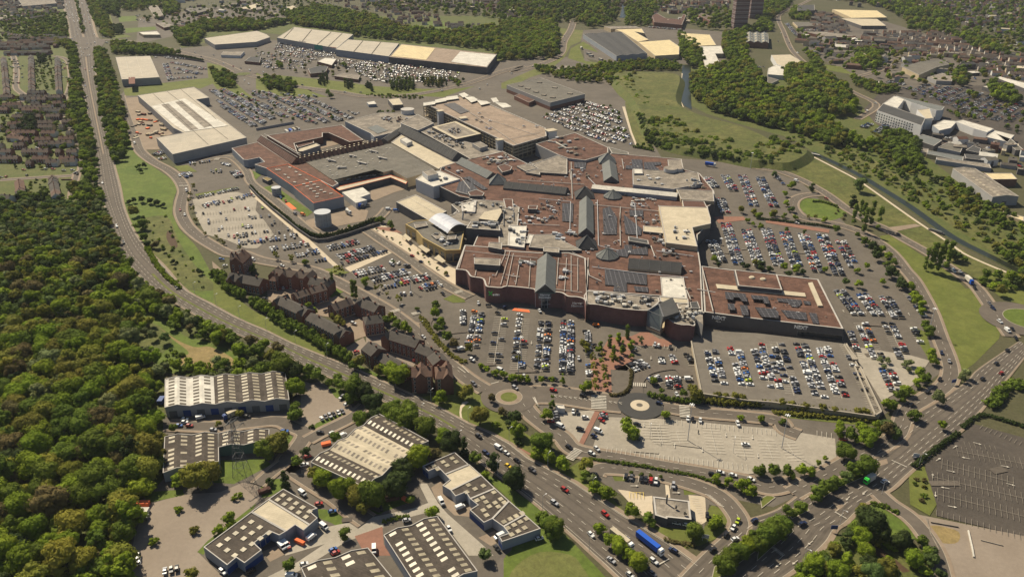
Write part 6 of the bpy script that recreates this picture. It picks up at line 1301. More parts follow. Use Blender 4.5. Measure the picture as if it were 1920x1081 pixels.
for nm_b in ('C 38,612 285,560 602,676 352,738',):
    mb = MB(); pp = W(nm_b, 11); pp = shrink(pp, -.12); mb.prism([(q[0], q[1]) for q in pp], 0, 5, top=False); mb.build('brick_plinth', G['wbrick'], gs)
# builders yard stacks, lorries
def lorry(label, a, b, body, cab, L=12, name='lorry', cat='lorry', z=.75):
    p = Vector(P(*k(a)[0][:2], 2)); q = Vector(P(*k(b)[0][:2], 2)); d = (q-p).normalized(); c = (p+q)/2; e = empty(name, (c.x, c.y, z), math.atan2(d.y, d.x), label, cat); h = L/2
    mb = MB(); mb.box(-1.2, 0, 1.0, L-2.8, 2.5, 2.9); mb.build('trailer', G[body], e, origin=(0, 0, 0)); mb = MB(); mb.box(h-1.1, 0, .5, 2.1, 2.4, 2.6); mb.box(h-1.2, 0, 3.1, 1.4, 2.2, .5); mb.build('cab', G[cab], e, origin=(0, 0, 0))
    mb = MB(); mb.box(h-.04, 0, 1.7, .06, 2.1, 1.0); mb.build('windscreen', G['cglass'], e, origin=(0, 0, 0)); mb = MB(); mb.box(-.6, 0, .7, L-1.5, 1.0, .3); mb.build('chassis', G['dmetal'], e, origin=(0, 0, 0))
    for x in (-h+1.2, -h+2.5, -h+3.8, h-1.4):
        for s in (-1, 1): w_ = meshobj('wheel', CARM['van'][2], e); w_.location = (x, s*1.1, .48); w_.scale = (1.5, 1.3, 1.5)
    return e
G['bluetrail'] = mat('trailer_blue', (.015, .085, .42), var=.06, rough=.5)
lorry('articulated lorry with a long bright blue trailer and white cab on the dual carriageway', 'R 900,770', 'R 1085,915', 'bluetrail', 'white', 16.2)
lorry('articulated lorry with a cream trailer half hidden by the trees of the central reservation', 'R 735,768', 'R 845,855', 'rcream', 'white', 14)
lorry('box lorry with a cream body and blue cab parked before the five-gabled warehouse', 'U 625,590', 'U 535,630', 'rcream', 'blue', 8.5)
lorry('green fronted white lorry on the junction road by the median trees', 'Q 840,360', 'Q 775,400', 'rwhite', 'green', 7.5)
lorry('blue and white lorry queueing on the road behind the large grass field', 'L 1500,0', 'L 1550,45', 'rwhite', 'bluetrail', 10)
lorry('dark blue coach-like trailer parked under the shaded bank', 'H 1255,515', 'H 1355,530', 'bluetrail', 'white', 12)
lorry('white lorry in the service yard beside the large grey tank', 'F 1340,525', 'F 1375,540', 'rwhite', 'white', 7); lorry('blue box lorry in the service yard beside the white canopy', 'F 1410,480', 'F 1470,490', 'bluetrail', 'dmetal', 8)
for i, s in enumerate(('X 340,415 400,455', 'X 390,405 450,445', 'X 430,395 490,430', 'X 475,385 530,415')): t = s.split(); lorry(('white', 'blue', 'cream', 'pale')[i]+' bus parked in the row of four behind the brown supermarket roof', 'X '+t[1], 'X '+t[2], ('rwhite', 'bluetrail', 'rcream', 'rlight')[i], 'white', 11, 'bus', 'bus')
for i, s in enumerate(('C 560,335 595,360', 'C 600,385 660,395', 'C 615,400 680,410', 'C 685,425 750,440')): t = s.split(); lorry('white trailer parked beside the dark ribbed factory, '+('topmost', 'second from the top', 'third from the top', 'lowest')[i], 'C '+t[1], 'C '+t[2], 'rwhite', 'dmetal', 11)
nb_ = empty('narrowboat', P(*k('K 1287,672')[0], .5), 0, 'pale green and white narrowboat moored on the canal', 'boat'); mb = MB(); mb.box(0, 0, 0, 14, 2, .9, -.95); mb.build('hull', G['wdark'], nb_, origin=(0, 0, 0)); mb = MB(); mb.box(0, 0, .9, 10.5, 1.7, .9, -.95); mb.build('cabin', G['rslate2'], nb_, origin=(0, 0, 0)); nb_.location.z = .75
nb_ = empty('narrowboat', P(*k('K 415,122')[0], .5), 0, 'white narrowboat moored at the top end of the canal', 'boat'); mb = MB(); mb.box(0, 0, 0, 14, 2, .9, -.75); mb.build('hull', G['wdark'], nb_, origin=(0, 0, 0)); mb = MB(); mb.box(0, 0, .9, 10.5, 1.7, .9, -.75); mb.build('cabin', G['rwhite'], nb_, origin=(0, 0, 0)); nb_.location.z = .75
for i in range(46):
    x, y = random.uniform(960, 1240), random.uniform(800, 1000)
    if (x-960)*.45+790 > y+60: continue
    p = P(*k('A %f,%f' % (x, y))[0]); mb = MB(); mb.box(0, 0, 0, random.uniform(3, 8), random.uniform(2, 4), random.uniform(.8, 2.4), random.choice((-.45, 1.1))); c_ = random.choice((('cream', 'rcream'), ('tan', 'wtan'), ('grey', 'rlight'), ('brown', 'wbrick'), ('orange', 'orange')))
    mb2 = MB(); mb2.box(0, 0, 0, 2, 2, .4)
    e = mb.build('material_stack', G[c_[1]], None, origin=(0, 0, 0)); e.location = (p[0], p[1], .4); tag(e, c_[0]+' stack in the yard beside the huge pale warehouse, '+nth(i)+' from the north', 'stack', 'stacks in the builders yard')
sk = lambda lab, c_, m_, L=6, w_=2.4, h=1.6, rz=0: tag((lambda o: (setattr(o, 'location', P(*k(c_)[0], .5)[:2]+(.4,)), o)[1])((lambda mb: (mb.box(0, 0, 0, L, w_, h, rz), mb.box(0, 0, h-.4, L+.2, w_+.2, .15, rz), mb.build('container', G[m_], None, origin=(0, 0, 0)))[2])(MB())), lab, 'container', 'skips and containers')
sk('rusty dark skip by the lane in front of the brown yard', 'T 1060,465', 'rdbrown', 6, 2.6, 1.8, .5); sk('rusty brown skip on the lawn right of the diagonal cream roofed warehouse', 'S 750,670', 'rdbrown', 7, 3, 1.8, .3); sk('orange skip beside the rusty one on the lawn', 'S 850,680', 'orange', 4.5, 2, 1.4, -.6); sk('red topped container at the edge of the wood by the brown yard', 'T 188,562', 'orange', 6, 2.6, 2.2, 0); sk('white cabin heaped with scrap below the red topped container', 'T 180,615', 'rwhite', 6.5, 3.2, 2.2, 0); sk('dark low container below the scrap cabin', 'T 182,655', 'dmetal', 6, 2.6, 1.8, 0); sk('blue container at the left end of the five-gabled warehouse', 'U 88,510', 'blue', 3, 5.5, 2.6, 0)
sk('orange and yellow road machine parked at the corner of the diagonal warehouse', 'S 275,280', 'orange', 5, 2.4, 1.6, .4); sk('yellow digger beside the white vans in front of the stepped units', 'S 85,985', 'orange', 5.5, 1.6, 1.6, -.5)
# walls and barriers
def wallthing(label, s, h, m_, name='retaining_wall', w_=.5, cat='wall'):
    q = W(s, h); mb = MB(); c = q[len(q)//2]
    for a, b in zip(q[:-1], q[1:]): mb.beam((a[0], a[1], h/2), (b[0], b[1], h/2), w_) if False else mb.box((a[0]+b[0])/2, (a[1]+b[1])/2, 0, math.hypot(b[0]-a[0], b[1]-a[1]), w_, h, math.atan2(b[1]-a[1], b[0]-a[0]))
    o = mb.build(name, G[m_], None, origin=(c[0], c[1], 0)); tag(o, label, cat)
wallthing('dark retaining wall curving round the service road of the supermarket', 'F 640,335 700,400 800,490 900,570 1000,650 1080,705 1130,722 1200,718 1340,680 1580,600', 3, 'wdark', w_=.8); wallthing('long grey wall behind the parked buses', 'X 0,385 450,305', 3.2, 'wgrey'); wallthing('brick wall on the north edge of the retail car park by the trees', 'A 1090,390 1250,405 1470,440', 2.6, 'wdark')
wallthing('low pale garden wall with brick edge at the left of the estate', 'E 440,290 520,290 530,310', 1.6, 'wbrick'); wallthing('row of red and white barriers across the dark car park entrance', 'Q 1520,740 1550,870 1560,930', 1, 'rwhite', 'barrier', .6, 'barrier'); wallthing('string of pale concrete blocks beside the sandy patch', 'Q 1220,650 1250,770 1310,880', .8, 'rlight', 'barrier', .45, 'barrier'); wallthing('pale kerb wall on the rough ground below the dark car park', 'Q 1610,810 1690,830 1770,850', .7, 'rlight', 'barrier', .4, 'barrier'); wallthing('long white barrier above the sandy patch', 'Q 1250,680 1340,695 1450,715', .9, 'rlight', 'barrier', .4, 'barrier')

# small flat and low roofed buildings of the town
def townblocks(place, pts, n, size=(8, 26), hs=(4, 9), kinds=None):
    q = W(pts); xs = [v[0] for v in q]; ys = [v[1] for v in q]; got = []; t = 0
    while len(got) < n and t < n*40:
        t += 1; x, y = random.uniform(min(xs), max(xs)), random.uniform(min(ys), max(ys)); L_ = random.uniform(*size)
        if not inside(x, y, q) or any(math.hypot(x-a, y-b) < (L_+c)*.62 for a, b, c in got): continue
        got.append((x, y, L_))
    got.sort(key=lambda g: g[0]*scale_at(g[0], g[1])); cnt = {}
    for x, y, L_ in got:
        word, rf = random.choice((('pale grey', 'rlight'), ('grey', 'rgrey'), ('dark grey', 'rslate'), ('brown', 'rdbrown'), ('cream', 'rcream'), ('white', 'rwhite'), ('slate', 'tileg'), ('red brown', 'tiler')))
        i = cnt.get(word, 0); cnt[word] = i+1; w_ = L_*random.uniform(.4, .8); h_ = random.uniform(*hs); a = random.choice((-.5, -.4, 1.1, .2))+random.uniform(-.1, .1)
        e = empty('town_building', (x, y, 0), a, word+' roofed small building '+place+', '+(nth(i)+' from the left' if i else 'leftmost'), 'building', 'small buildings of the town')
        pr = random.random() < .6; mb = MB(); hl, hw = L_/2, w_/2
        mb.prism([(-hl, -hw), (hl, -hw), (hl, hw), (-hl, hw)], 0, h_, top=False)
        if pr: mb.face([(-hl, -hw, h_), (-hl, hw, h_), (-hl, 0, h_+w_*.2)]); mb.face([(hl, -hw, h_), (hl, hw, h_), (hl, 0, h_+w_*.2)])
        wl = random.choice(('wtan', 'wbrick', 'wgrey', 'wwhite', 'wdark')); mb.build('wall', G[wl], e, origin=(0, 0, 0)); mb = MB()
        if pr: mb.face([(-hl, -hw-.3, h_-.1), (hl, -hw-.3, h_-.1), (hl, 0, h_+w_*.2+.1), (-hl, 0, h_+w_*.2+.1)]); mb.face([(hl, hw+.3, h_-.1), (-hl, hw+.3, h_-.1), (-hl, 0, h_+w_*.2+.1), (hl, 0, h_+w_*.2+.1)])
        else: mb.box(0, 0, h_, L_+.5, w_+.5, .35); mb.box(L_*.2, 0, h_+.35, 2, 1.5, .9)
        mb.build('roof', G[rf], e, origin=(0, 0, 0))
townblocks('in the old town', 'D 290,240 900,300 1000,420 1500,400 1919,520 1919,600 1400,520 1000,620 880,600 900,480 700,500 420,420 320,330', 60)
townblocks('above the yellow sheds', 'D 420,-20 1300,-20 1500,120 1100,180 960,60 500,50', 34, (8, 20)); townblocks('at the eastern edge', 'D 1400,60 1940,0 1940,420 1650,330', 34, (8, 18))
townblocks('around the crowded yard', 'K 1150,-20 1919,60 1919,300 1700,210 1300,30', 20, (8, 20)); townblocks('in the scrapyard area', 'A 1080,0 1919,-20 B 600,10 330,110 A 1500,150 1200,250', 40, (8, 24), (3, 7)); townblocks('beyond the retail park woods', 'B 640,-20 1960,-20 1960,110 1300,60 900,60', 40, (8, 18)); townblocks('by the tower blocks', 'C 880,-20 1650,-20 1650,200 1540,230 1080,190 1000,60', 30, (8, 20)); townblocks('at the top of the estate', 'A 60,-20 440,-20 470,90 180,140 0,90', 20, (7, 12))
# ============================================================ CARS
lot('below the pointed glass entrance', 'I 775,875 770,1010 .9s; I 945,880 W 885,260 .5; I 1150,930 W 1085,395 .13; I 1345,950 W 1295,440 .33; I 1545,960 W 1508,460 .55; I 1745,965 W 1735,490 .93; W 1895,100 1905,520 .6s')
lot('on the raised deck', 'M 1430,370 1500,620 .8; M 1595,350 1690,640 .8; M 1770,370 1850,600 .75; L 60,480 130,800 .4; L 140,465 265,850 .5; L 310,480 455,870 .6; L 470,500 610,870 .72; L 590,480 800,950 .35s', z=DK+.02, mz=DK+.05)
lot('in the right car park beyond the clothing store', 'L 590,95 725,270 .95; L 750,120 875,280 .9; L 915,140 1020,300 .85; L 1050,120 1180,290 .6s; L 745,330 875,590 .75; L 940,330 1060,590 .6; L 1085,350 1150,480 .4s; L 925,660 1000,820 .7; L 640,390 700,560 .6s')
lot('in the crowded eastern car park', 'J 1310,250 1410,440 .95; J 1440,90 1560,460 .97; J 1625,150 1750,480 .95; K 60,650 160,930 .97; K 195,675 290,935 .95; K 325,680 440,965 .9; K 460,690 590,985 .85; K 600,740 700,930 .6')
lot('in the upper eastern car park', 'H 1280,640 1350,730 .95; H 1435,620 1520,765 .95; H 1590,620 1700,900 .97; H 1750,640 1880,900 .97; H 1395,830 1445,970 .8; K 110,260 170,330 .5s; K 0,330 0,332 0')
lot('in the far western car park', 'F 270,430 575,362 .9s; F 290,490 690,402 .5; F 300,545 760,488 .2; F 340,600 810,545 .2; F 370,655 890,603 .2; F 480,705 960,655 .35; F 560,750 1010,695 .5; F 790,800 1085,750 .7; F 970,838 1165,803 .85; F 1090,893 1240,872 .9s')
lot('in the small car park by the supermarket', 'F 1205,790 1445,735 .95; F 1280,855 1545,785 .95; F 1310,908 1655,812 .85s; N 1010,285 1250,235 .9; N 1135,330 1395,262 .95; N 1225,385 1335,375 .9s; N 1310,350 1565,298 .92; N 1510,385 1655,350 .9; N 1335,435 1455,432 .8s; N 1290,180 1440,225 .7f')
lot('in the short car park with patchy grass', 'F 210,185 370,165 .8s; F 180,250 220,280 .9; F 340,240 460,230 .5; F 430,180 500,200 .9s; F 530,235 580,280 .9; F 380,290 470,270 .4s', mark=False)
lot('in the curved car park by the red paving', 'M 1045,420 1050,470 .9s; M 1120,410 1150,480 .9s; M 870,380 960,340 .95s; M 1010,345 1180,370 .8s; M 850,500 980,460 .98; M 1010,560 1070,620 .6; M 1160,560 1165,650 .95; M 1240,400 1270,480 .5s')
lot('in the pale overflow car park', 'M 990,880 1010,1000 0; M 1060,900 1085,1040 0; R 1040,0 1070,110 0; R 1180,30 1210,120 0; R 1430,0 1475,190 .0; R 1640,60 1680,210 .0; Q 60,90 110,230 0; Q 210,110 290,240 .0; R 680,180 1200,255 .0s; R 1200,255 1730,310 .0s; M 1090,860 1240,870 0f; M 1330,880 1919,945 0f; Q 430,60 540,80 0s')
lot('in the small pale car park', 'M 620,830 650,900 .4s; M 270,820 290,890 .7s', mark=False)
lot('in the dark empty car park', 'Q 1440,170 1960,270 0; Q 1330,262 1850,400 0; Q 1260,355 1960,520 0; Q 1300,480 1960,650 0; Q 1290,590 1940,770 0f; Q 1600,10 1960,160 0s; Q 1500,140 1760,180 0s')
carfill('in the car park north of the mall', 'C 290,845 600,730 830,790 880,900 950,1050 700,1020', 'C 290,855 620,975', .72, 17)
carfill('in the car park by the huge pale warehouse', 'A 1500,650 1620,640 1760,690 1919,780 1919,900 1800,920 1640,830', 'A 1510,655 1900,905', .9); carfill('in the second car park by the huge pale warehouse', 'B -20,650 200,680 420,690 600,790 740,820 700,860 440,900 200,840 -20,900', 'B 90,690 370,830', .75, 17)
carfill('in the retail park', 'B 150,310 570,365 570,430 930,450 1240,490 1470,530 1440,580 1240,600 900,600 800,560 640,500 420,440 120,400', 'B 200,350 560,405', .42, 15); carfill('in the west of the retail park', 'B 0,380 140,400 400,450 340,500 60,500', 'B 200,350 560,405', .35)
lot('beside the cream roofed warehouse', 'A 1190,460 1230,580 .5; A 1240,450 1480,500 .5; A 1260,490 1460,540 .6; A 1200,570 1420,555 .7; A 1120,410 1350,430 .3; A 1230,530 1440,520 .5', mark=False)
carfill('in the office car park', 'D 1050,640 1200,610 1500,640 1919,760 1919,890 1700,880 1480,840 1340,740', 'D 1110,690 1220,640', .6); lot('in the office yard', 'D 850,960 960,880 .8; D 940,990 1090,950 .7; D 1360,990 1520,1030 .8; D 760,920 820,890 .9; D 930,590 1060,610 .9; D 210,170 290,260 .9; K 1780,200 1919,190 .7; K 1650,75 1760,80 .7; D 290,215 430,220 .7', mark=False)
lot('by the industrial sheds', 'U 1240,655 1420,590 .95s; U 1330,485 1400,510 .6s; T 90,930 90,1060 .7s; T 320,1079 470,1040 .6s; E 1110,120 1190,90 .9; E 1140,155 1220,140 .9s; C 1060,195 1300,215 .9; C 1810,490 1900,480 .4; C 1850,610 1919,620 .7', mark=False)
lot('in the flats courts', 'b 740,650 860,700 .5s; b 850,690 930,720 .8s; b 930,740 1040,780 .95s; a 1380,820 1560,760 .6s; a 900,620 1060,600 .6s; N 530,640 620,650 .6s; b 30,140 60,120 .4s', mark=False)
lot('at the drive-through', 'R 800,380 1080,425 .85s; R 1140,445 1200,455 .9s', mark=True); line_on(MARK, W('R 840,475 945,480'), .2, m=1)
for i in range(5): line_on(MARK, W('R %d,475 %d,520' % (845+i*25, 848+i*25)), .2, m=1)
# driving cars: crop x,y,dx,dy,colour,kind
road_cars('on the dual carriageway', 'R 35,245,5,3,k,h 145,315,5,3,g,e 380,455,5,3,r,e 305,550,5,3,s,e 670,630,5,4,r,e 568,778,4,4,w,h 715,962,4,3,s,s 1020,970,4,3,w,e 1012,1060,4,3,g,h 965,1003,4,4,k,h 850,1068,4,3,w,h 840,825,4,4,n,e 1160,893,-5,-3,n,e S 1372,220,5,3,g,h 1515,308,5,3,w,v 1572,345,5,3,w,h 1425,345,5,3,n,e 1650,400,5,3,k,h 1585,438,5,3,y,h 1757,468,5,3,k,e 1919,700,5,4,s,h E 738,320,0,5,w,h 840,632,2,5,w,e 890,748,2,5,k,e 1270,1075,4,4,k,h W 945,1048,5,3,k,h A 615,620,0,5,b,h 625,695,0,5,w,h 655,870,0,5,k,h 733,857,0,5,s,h 560,205,0,5,k,h 545,325,0,5,s,h 580,350,0,5,w,h 612,355,0,5,k,h 645,400,0,5,w,h 588,400,0,5,w,h 665,490,0,5,w,e 645,515,0,5,w,h 560,250,0,5,w,h 640,345,0,5,k,h 620,225,0,5,w,v 680,250,0,5,w,h 655,320,0,5,k,h 683,310,0,5,w,v 515,110,0,5,w,h 520,60,0,5,w,h 600,10,0,5,w,h 500,25,0,5,g,h 630,85,0,5,k,h 540,270,0,5,s,h 587,375,0,5,w,h 613,500,0,5,r,h 675,570,0,5,k,h 530,150,0,5,w,h 480,10,0,5,k,h 490,60,0,5,g,h 505,90,0,5,w,h 640,785,0,5,k,h')
road_cars('on the junction road', 'R 1625,680,-4,8,l,h 1593,728,-4,6,w,h 1605,810,5,-2,w,h 1745,675,5,-3,n,h 1445,885,5,-3,k,h 1405,640,0,5,k,h 1540,775,4,-5,k,h 1185,695,5,1,w,h 1260,710,5,1,w,h Q 912,395,5,-3,w,h 325,700,5,-2,n,e 1140,215,-3,3,g,h 620,95,5,0,r,e L 1755,690,5,-3,r,h 1620,730,5,-3,k,h 1720,620,5,-3,k,h 1800,525,5,-3,k,h 1695,225,5,4,n,e 1745,320,5,4,w,e 1800,385,5,4,w,v 1835,375,4,5,k,h 1860,440,4,5,k,h 1565,80,4,5,k,h 1670,190,4,4,g,h')
road_cars('on the ring road', 'L 1325,545,1,5,n,h 1380,605,1,5,s,h 1312,735,-3,4,k,h 1225,825,-5,3,k,h 1105,920,-5,3,k,h W 450,155,5,3,w,h 905,578,5,4,g,e 1275,612,5,3,s,e 1620,635,5,1,r,e 1890,685,5,1,k,e 885,360,5,2,w,h M 25,645,5,3,k,h 1060,755,5,1,n,h 410,1068,5,3,k,h R 610,160,5,4,w,h 572,192,5,2,w,h 410,150,5,3,k,s 1590,350,5,1,w,h 1500,330,5,1,w,h 1440,342,5,1,k,h 1720,380,5,2,w,h E 970,35,0,5,w,v 1295,268,3,4,w,e 1342,375,0,5,w,v 1297,515,0,5,r,h 1330,548,1,5,w,h 875,0,0,5,w,h N 285,182,5,2,w,v 495,225,5,1,w,h F 140,270,4,4,w,h K 1015,690,5,2,k,h 495,432,5,1,r,h 280,305,3,1,w,v 285,610,5,1,w,h 1460,960,5,4,w,h 1410,955,5,4,w,v 1700,0,5,5,w,h B 335,615,5,1,n,e 270,600,5,1,k,h 640,665,5,0,w,h 755,668,5,0,g,h 1610,640,5,-2,w,h 1665,610,3,-4,w,h 1340,655,5,-1,w,h A 745,270,5,0,w,h 770,310,5,0,w,v 910,290,5,0,n,v 1300,352,5,1,w,h 1405,380,5,1,w,h 1450,410,5,1,k,h 1610,460,5,2,w,h 1540,400,5,1,s,h 1760,580,3,5,w,h 1790,605,3,4,w,h 1800,510,4,2,w,v 1680,480,5,2,r,h 1735,495,5,2,k,h 1895,520,5,2,w,h C 455,260,0,-5,w,h 453,300,0,-5,w,h 280,465,5,-3,k,h 225,480,5,-3,w,h 75,530,5,-2,w,h D 145,165,-1,5,w,h 170,240,1,5,w,h 240,350,1,5,w,h 205,270,1,5,r,h 230,310,1,4,k,h 155,130,-1,5,w,h 290,385,3,1,w,v 790,803,4,-4,w,v 850,745,4,1,w,h 150,300,0,5,n,h')
road_cars('in front of the stores', 'I 350,385,5,1,r,h 430,438,5,1,n,h 945,808,0,5,w,h 1035,830,5,0,k,h 1120,898,5,1,k,h 1318,915,5,1,w,s 1497,880,2,3,w,h 1185,845,3,-2,n,e 425,678,5,2,r,h 625,725,5,3,k,h 165,460,4,2,w,v 610,960,2,5,n,h M 480,430,0,5,w,h 530,240,5,0,k,e 605,190,3,0,o,e 590,335,5,-2,k,h 785,430,5,2,k,h 85,560,0,5,w,h 170,575,0,5,k,h 245,575,5,1,k,h 310,580,5,1,k,h 1255,405,5,0,k,h 1270,580,5,0,w,v 1185,690,3,4,w,h 1590,270,5,0,s,h 1715,310,5,1,r,s 1545,270,5,0,k,e 1465,335,5,0,b,h 1600,310,5,0,r,h 1375,660,0,5,k,h 1445,670,0,5,b,h 1770,710,0,5,r,h W 1145,455,5,2,w,v 1355,510,0,4,w,h 890,355,5,3,w,h 790,262,5,-1,w,v')
road_cars('in the pale overflow car park', 'M 900,905,5,1,k,s 1265,865,0,5,w,h 1300,870,0,5,k,h 1355,878,0,5,w,h 1625,903,2,5,w,e 1680,1050,5,0,w,s 620,955,5,2,w,v 590,990,5,2,n,h 645,875,5,3,r,s 665,830,5,2,r,h 490,940,5,1,k,e 440,815,0,5,w,h 470,818,0,5,k,h 525,855,5,0,w,h 350,920,4,2,w,v 280,885,5,0,r,h 900,1010,5,1,k,h')
road_cars('on the industrial estate', 'S 105,635,4,3,w,v 222,710,5,-1,r,h 320,765,5,-1,b,h 170,950,4,-3,w,v 260,875,4,3,w,v 855,828,5,-1,s,h 1103,695,3,5,w,v 1160,890,3,5,w,h 1505,1030,4,4,k,h 1520,945,-4,2,w,v 1240,735,5,-2,w,v 620,1040,0,5,w,v 325,1040,4,-2,b,h 345,1062,4,-2,r,h 140,370,4,-1,r,h 120,430,4,-1,w,e 395,220,4,-2,w,v 670,745,1,4,k,h 1810,960,4,-1,w,h 5,1010,1,4,r,h T 1185,865,3,3,w,v 1215,850,3,3,w,v 760,1045,4,3,w,e 965,1040,4,-3,k,e 1255,1075,4,0,w,v 1345,990,4,-1,w,h 1205,35,5,0,b,e U 370,628,4,-1,w,v 255,640,4,0,w,h 255,660,4,0,w,h 290,685,4,0,r,h 215,685,4,0,b,h 705,620,4,0,k,h 460,715,4,0,s,h 1425,532,4,-2,w,e 1310,740,4,-4,w,h 1230,735,1,0,k,h 975,728,5,0,b,e N 60,180,5,0,b,e 85,225,5,-1,w,h 1035,573,5,0,w,e 1010,640,4,1,w,e 1030,845,4,-1,r,h 810,548,4,-2,k,h 375,465,4,0,k,e 735,500,4,-2,g,h 790,480,4,-2,s,h')
road_cars('in the service yard', 'F 975,545,4,2,g,v 1030,548,4,1,o,v 870,425,3,4,b,h 905,450,3,4,r,h 855,415,4,3,s,h 1500,480,4,1,k,h 1645,510,4,0,w,v 1700,520,4,0,b,v 1350,520,3,4,w,v 1440,480,4,0,w,e')
for i in range(96):                                      # traffic queueing on the far end of the dual carriageway
    j = random.randint(1, 34 if i < 70 else 60); t = random.choice((.1, .25, .4, .6, .74, .9)); p_, q_ = AL[j]+(AR[j]-AL[j])*t, AL[j+1]+(AR[j+1]-AL[j+1])*t
    u = random.random(); add_car(p_[0]+(q_[0]-p_[0])*u, p_[1]+(q_[1]-p_[1])*u, math.atan2(q_[1]-p_[1], q_[0]-p_[0]), .82, place='on the far end of the dual carriageway')
# scattered kerbside cars of the estates
for s, n_ in (('c 120,350 330,350 340,900 120,900', 26), ('c 860,400 1000,400 1010,900 880,900', 14), ('c 100,320 700,320 760,340 100,345', 10), ('E 0,230 570,200 590,280 0,290', 9), ('E 540,40 590,40 590,300 540,300', 5), ('A 210,300 520,280 520,300 210,300', 8), ('c 390,890 760,900 760,930 390,920', 8), ('E 20,60 380,50 380,130 200,130', 8), ('A 100,750 180,900 160,1000 40,1000', 8), ('D 1000,400 1919,560 1919,620 1000,500', 26), ('A 1060,20 1919,0 1919,160 1300,200', 60), ('D 300,200 700,260 700,330 400,300', 14), ('D 1500,60 1919,200 1919,400 1500,300', 22), ('B 300,0 600,20 620,60 400,70', 40), ('A 980,110 1080,110 1080,160 980,160', 14), ('C 1060,190 1300,200 1300,220 1060,215', 16), ('B 1200,0 1919,120 1919,160 1200,80', 24)):
    q = W(s); xs = [v[0] for v in q]; ys = [v[1] for v in q]; i = 0; t = 0
    while i < n_ and t < 500:
        t += 1; x, y = random.uniform(min(xs), max(xs)), random.uniform(min(ys), max(ys))
        if inside(x, y, q): add_car(x, y, random.choice((0, 1.57, .2, 1.4)), .75, place='on the far streets'); i += 1
# ============================================================ HOUSES
houses('in the western estate', 'c 445,345 455,850; c 825,375 850,850; c 45,370 95,900; c 60,290 720,285; c 0,215 300,205; c 310,215 760,200; c 520,95 1000,70; c 400,865 700,858; c 390,960 700,960 1; c 640,930 920,930; E 375,270 405,420; E 135,300 150,400; E 10,410 90,420; E 60,-20 160,-10; A 90,960 180,1000; A 210,130 340,110; A 60,180 180,160; A 210,90 470,85 6; A 0,240 140,230 4; A 0,150 120,130 4; c 120,30 420,60 2; c 600,270 760,275')
def suburb(place, pts, rot, gx, gy, kinds=('tile', 'tileg', 'tiler'), dens=.8, n0=0):
    q = W(pts); cx = sum(v[0] for v in q)/len(q); cy = sum(v[1] for v in q)/len(q); R_ = max(math.hypot(v[0]-cx, v[1]-cy) for v in q); row = 0; y = -R_
    while y < R_:
        x = -R_; run = 0; rot_ = rot+.12*math.sin(row*1.7)
        while x < R_:
            if run <= 0: run = random.randint(2, 7); kd = random.choice(kinds); x += gx*random.uniform(.5, 2)
            X = cx+x*math.cos(rot_)-y*math.sin(rot_); Y = cy+x*math.sin(rot_)+y*math.cos(rot_)
            if inside(X, Y, q) and random.random() < dens: HOUSES.append((X, Y, rot_, kd, place+', '+nth(row)+' street', 6.2))
            x += 6.3; run -= 1
        y += gy*random.uniform(.8, 1.2); row += 1
suburb('in the lower estate', 'A 0,710 480,700 500,820 545,1000 E 560,60 560,190 500,240 0,240', .06, 8, 25, dens=.9); suburb('in the middle estate', 'c 0,130 1010,60 1010,200 760,240 0,330', .03, 8, 26, dens=.9); suburb('in the town at the top right', 'D 1380,40 1919,0 1960,200 1700,230 1400,180', .5, 9, 32, dens=.7); suburb('in the old town', 'D 780,240 1400,240 1700,380 1960,420 1960,540 1650,540 1400,420 1100,420 900,380 700,330', -.35, 7, 24, dens=.75)
suburb('beside the town road', 'D 380,80 560,120 700,230 520,260 380,200', -.6, 8, 24, dens=.8); suburb('behind the retail park woods', 'B 900,-30 1960,-10 1960,130 1500,60 1000,40', .1, 9, 42, dens=.65); suburb('at the top edge behind the woods', 'C 0,0 300,0 400,60 120,180 0,140', .2, 9, 36, dens=.6)
suburb('at the top left', 'A 0,-20 440,-20 480,70 200,130 0,130', .05, 9, 34, dens=.7); suburb('at the top right beyond the yellow sheds', 'D 950,-30 1500,-30 1400,60 1000,40', .3, 9, 36, dens=.5); suburb('by the school', 'B 1380,170 1640,190 1640,225 1400,215', .1, 9, 30, dens=.8); suburb('among the trees of the retail park woods', 'B 760,110 1120,150 1100,215 820,190', .3, 10, 30, dens=.6)
suburb('above the factories', 'C 420,-30 1700,-30 1700,60 1000,60 800,130 420,100', .15, 10, 44, dens=.5); suburb('beyond the retail park', 'B 620,-20 960,-20 1300,110 1400,200 1150,180 900,110 640,60', .25, 9, 38, dens=.6); suburb('in the northern town', 'D 450,-30 1960,-30 1960,60 1400,60 900,40', .3, 9, 34, dens=.7); suburb('left of the tower blocks', 'C 1100,40 1640,0 1640,60 1200,110', .4, 12, 36, dens=.6); suburb('on the town hillside', 'D 360,290 760,330 760,380 500,330 360,320', -.2, 7, 20, dens=.8); suburb('in the eastern town', 'D 1560,480 1960,560 1960,640 1700,560', -.3, 8, 24, dens=.8)
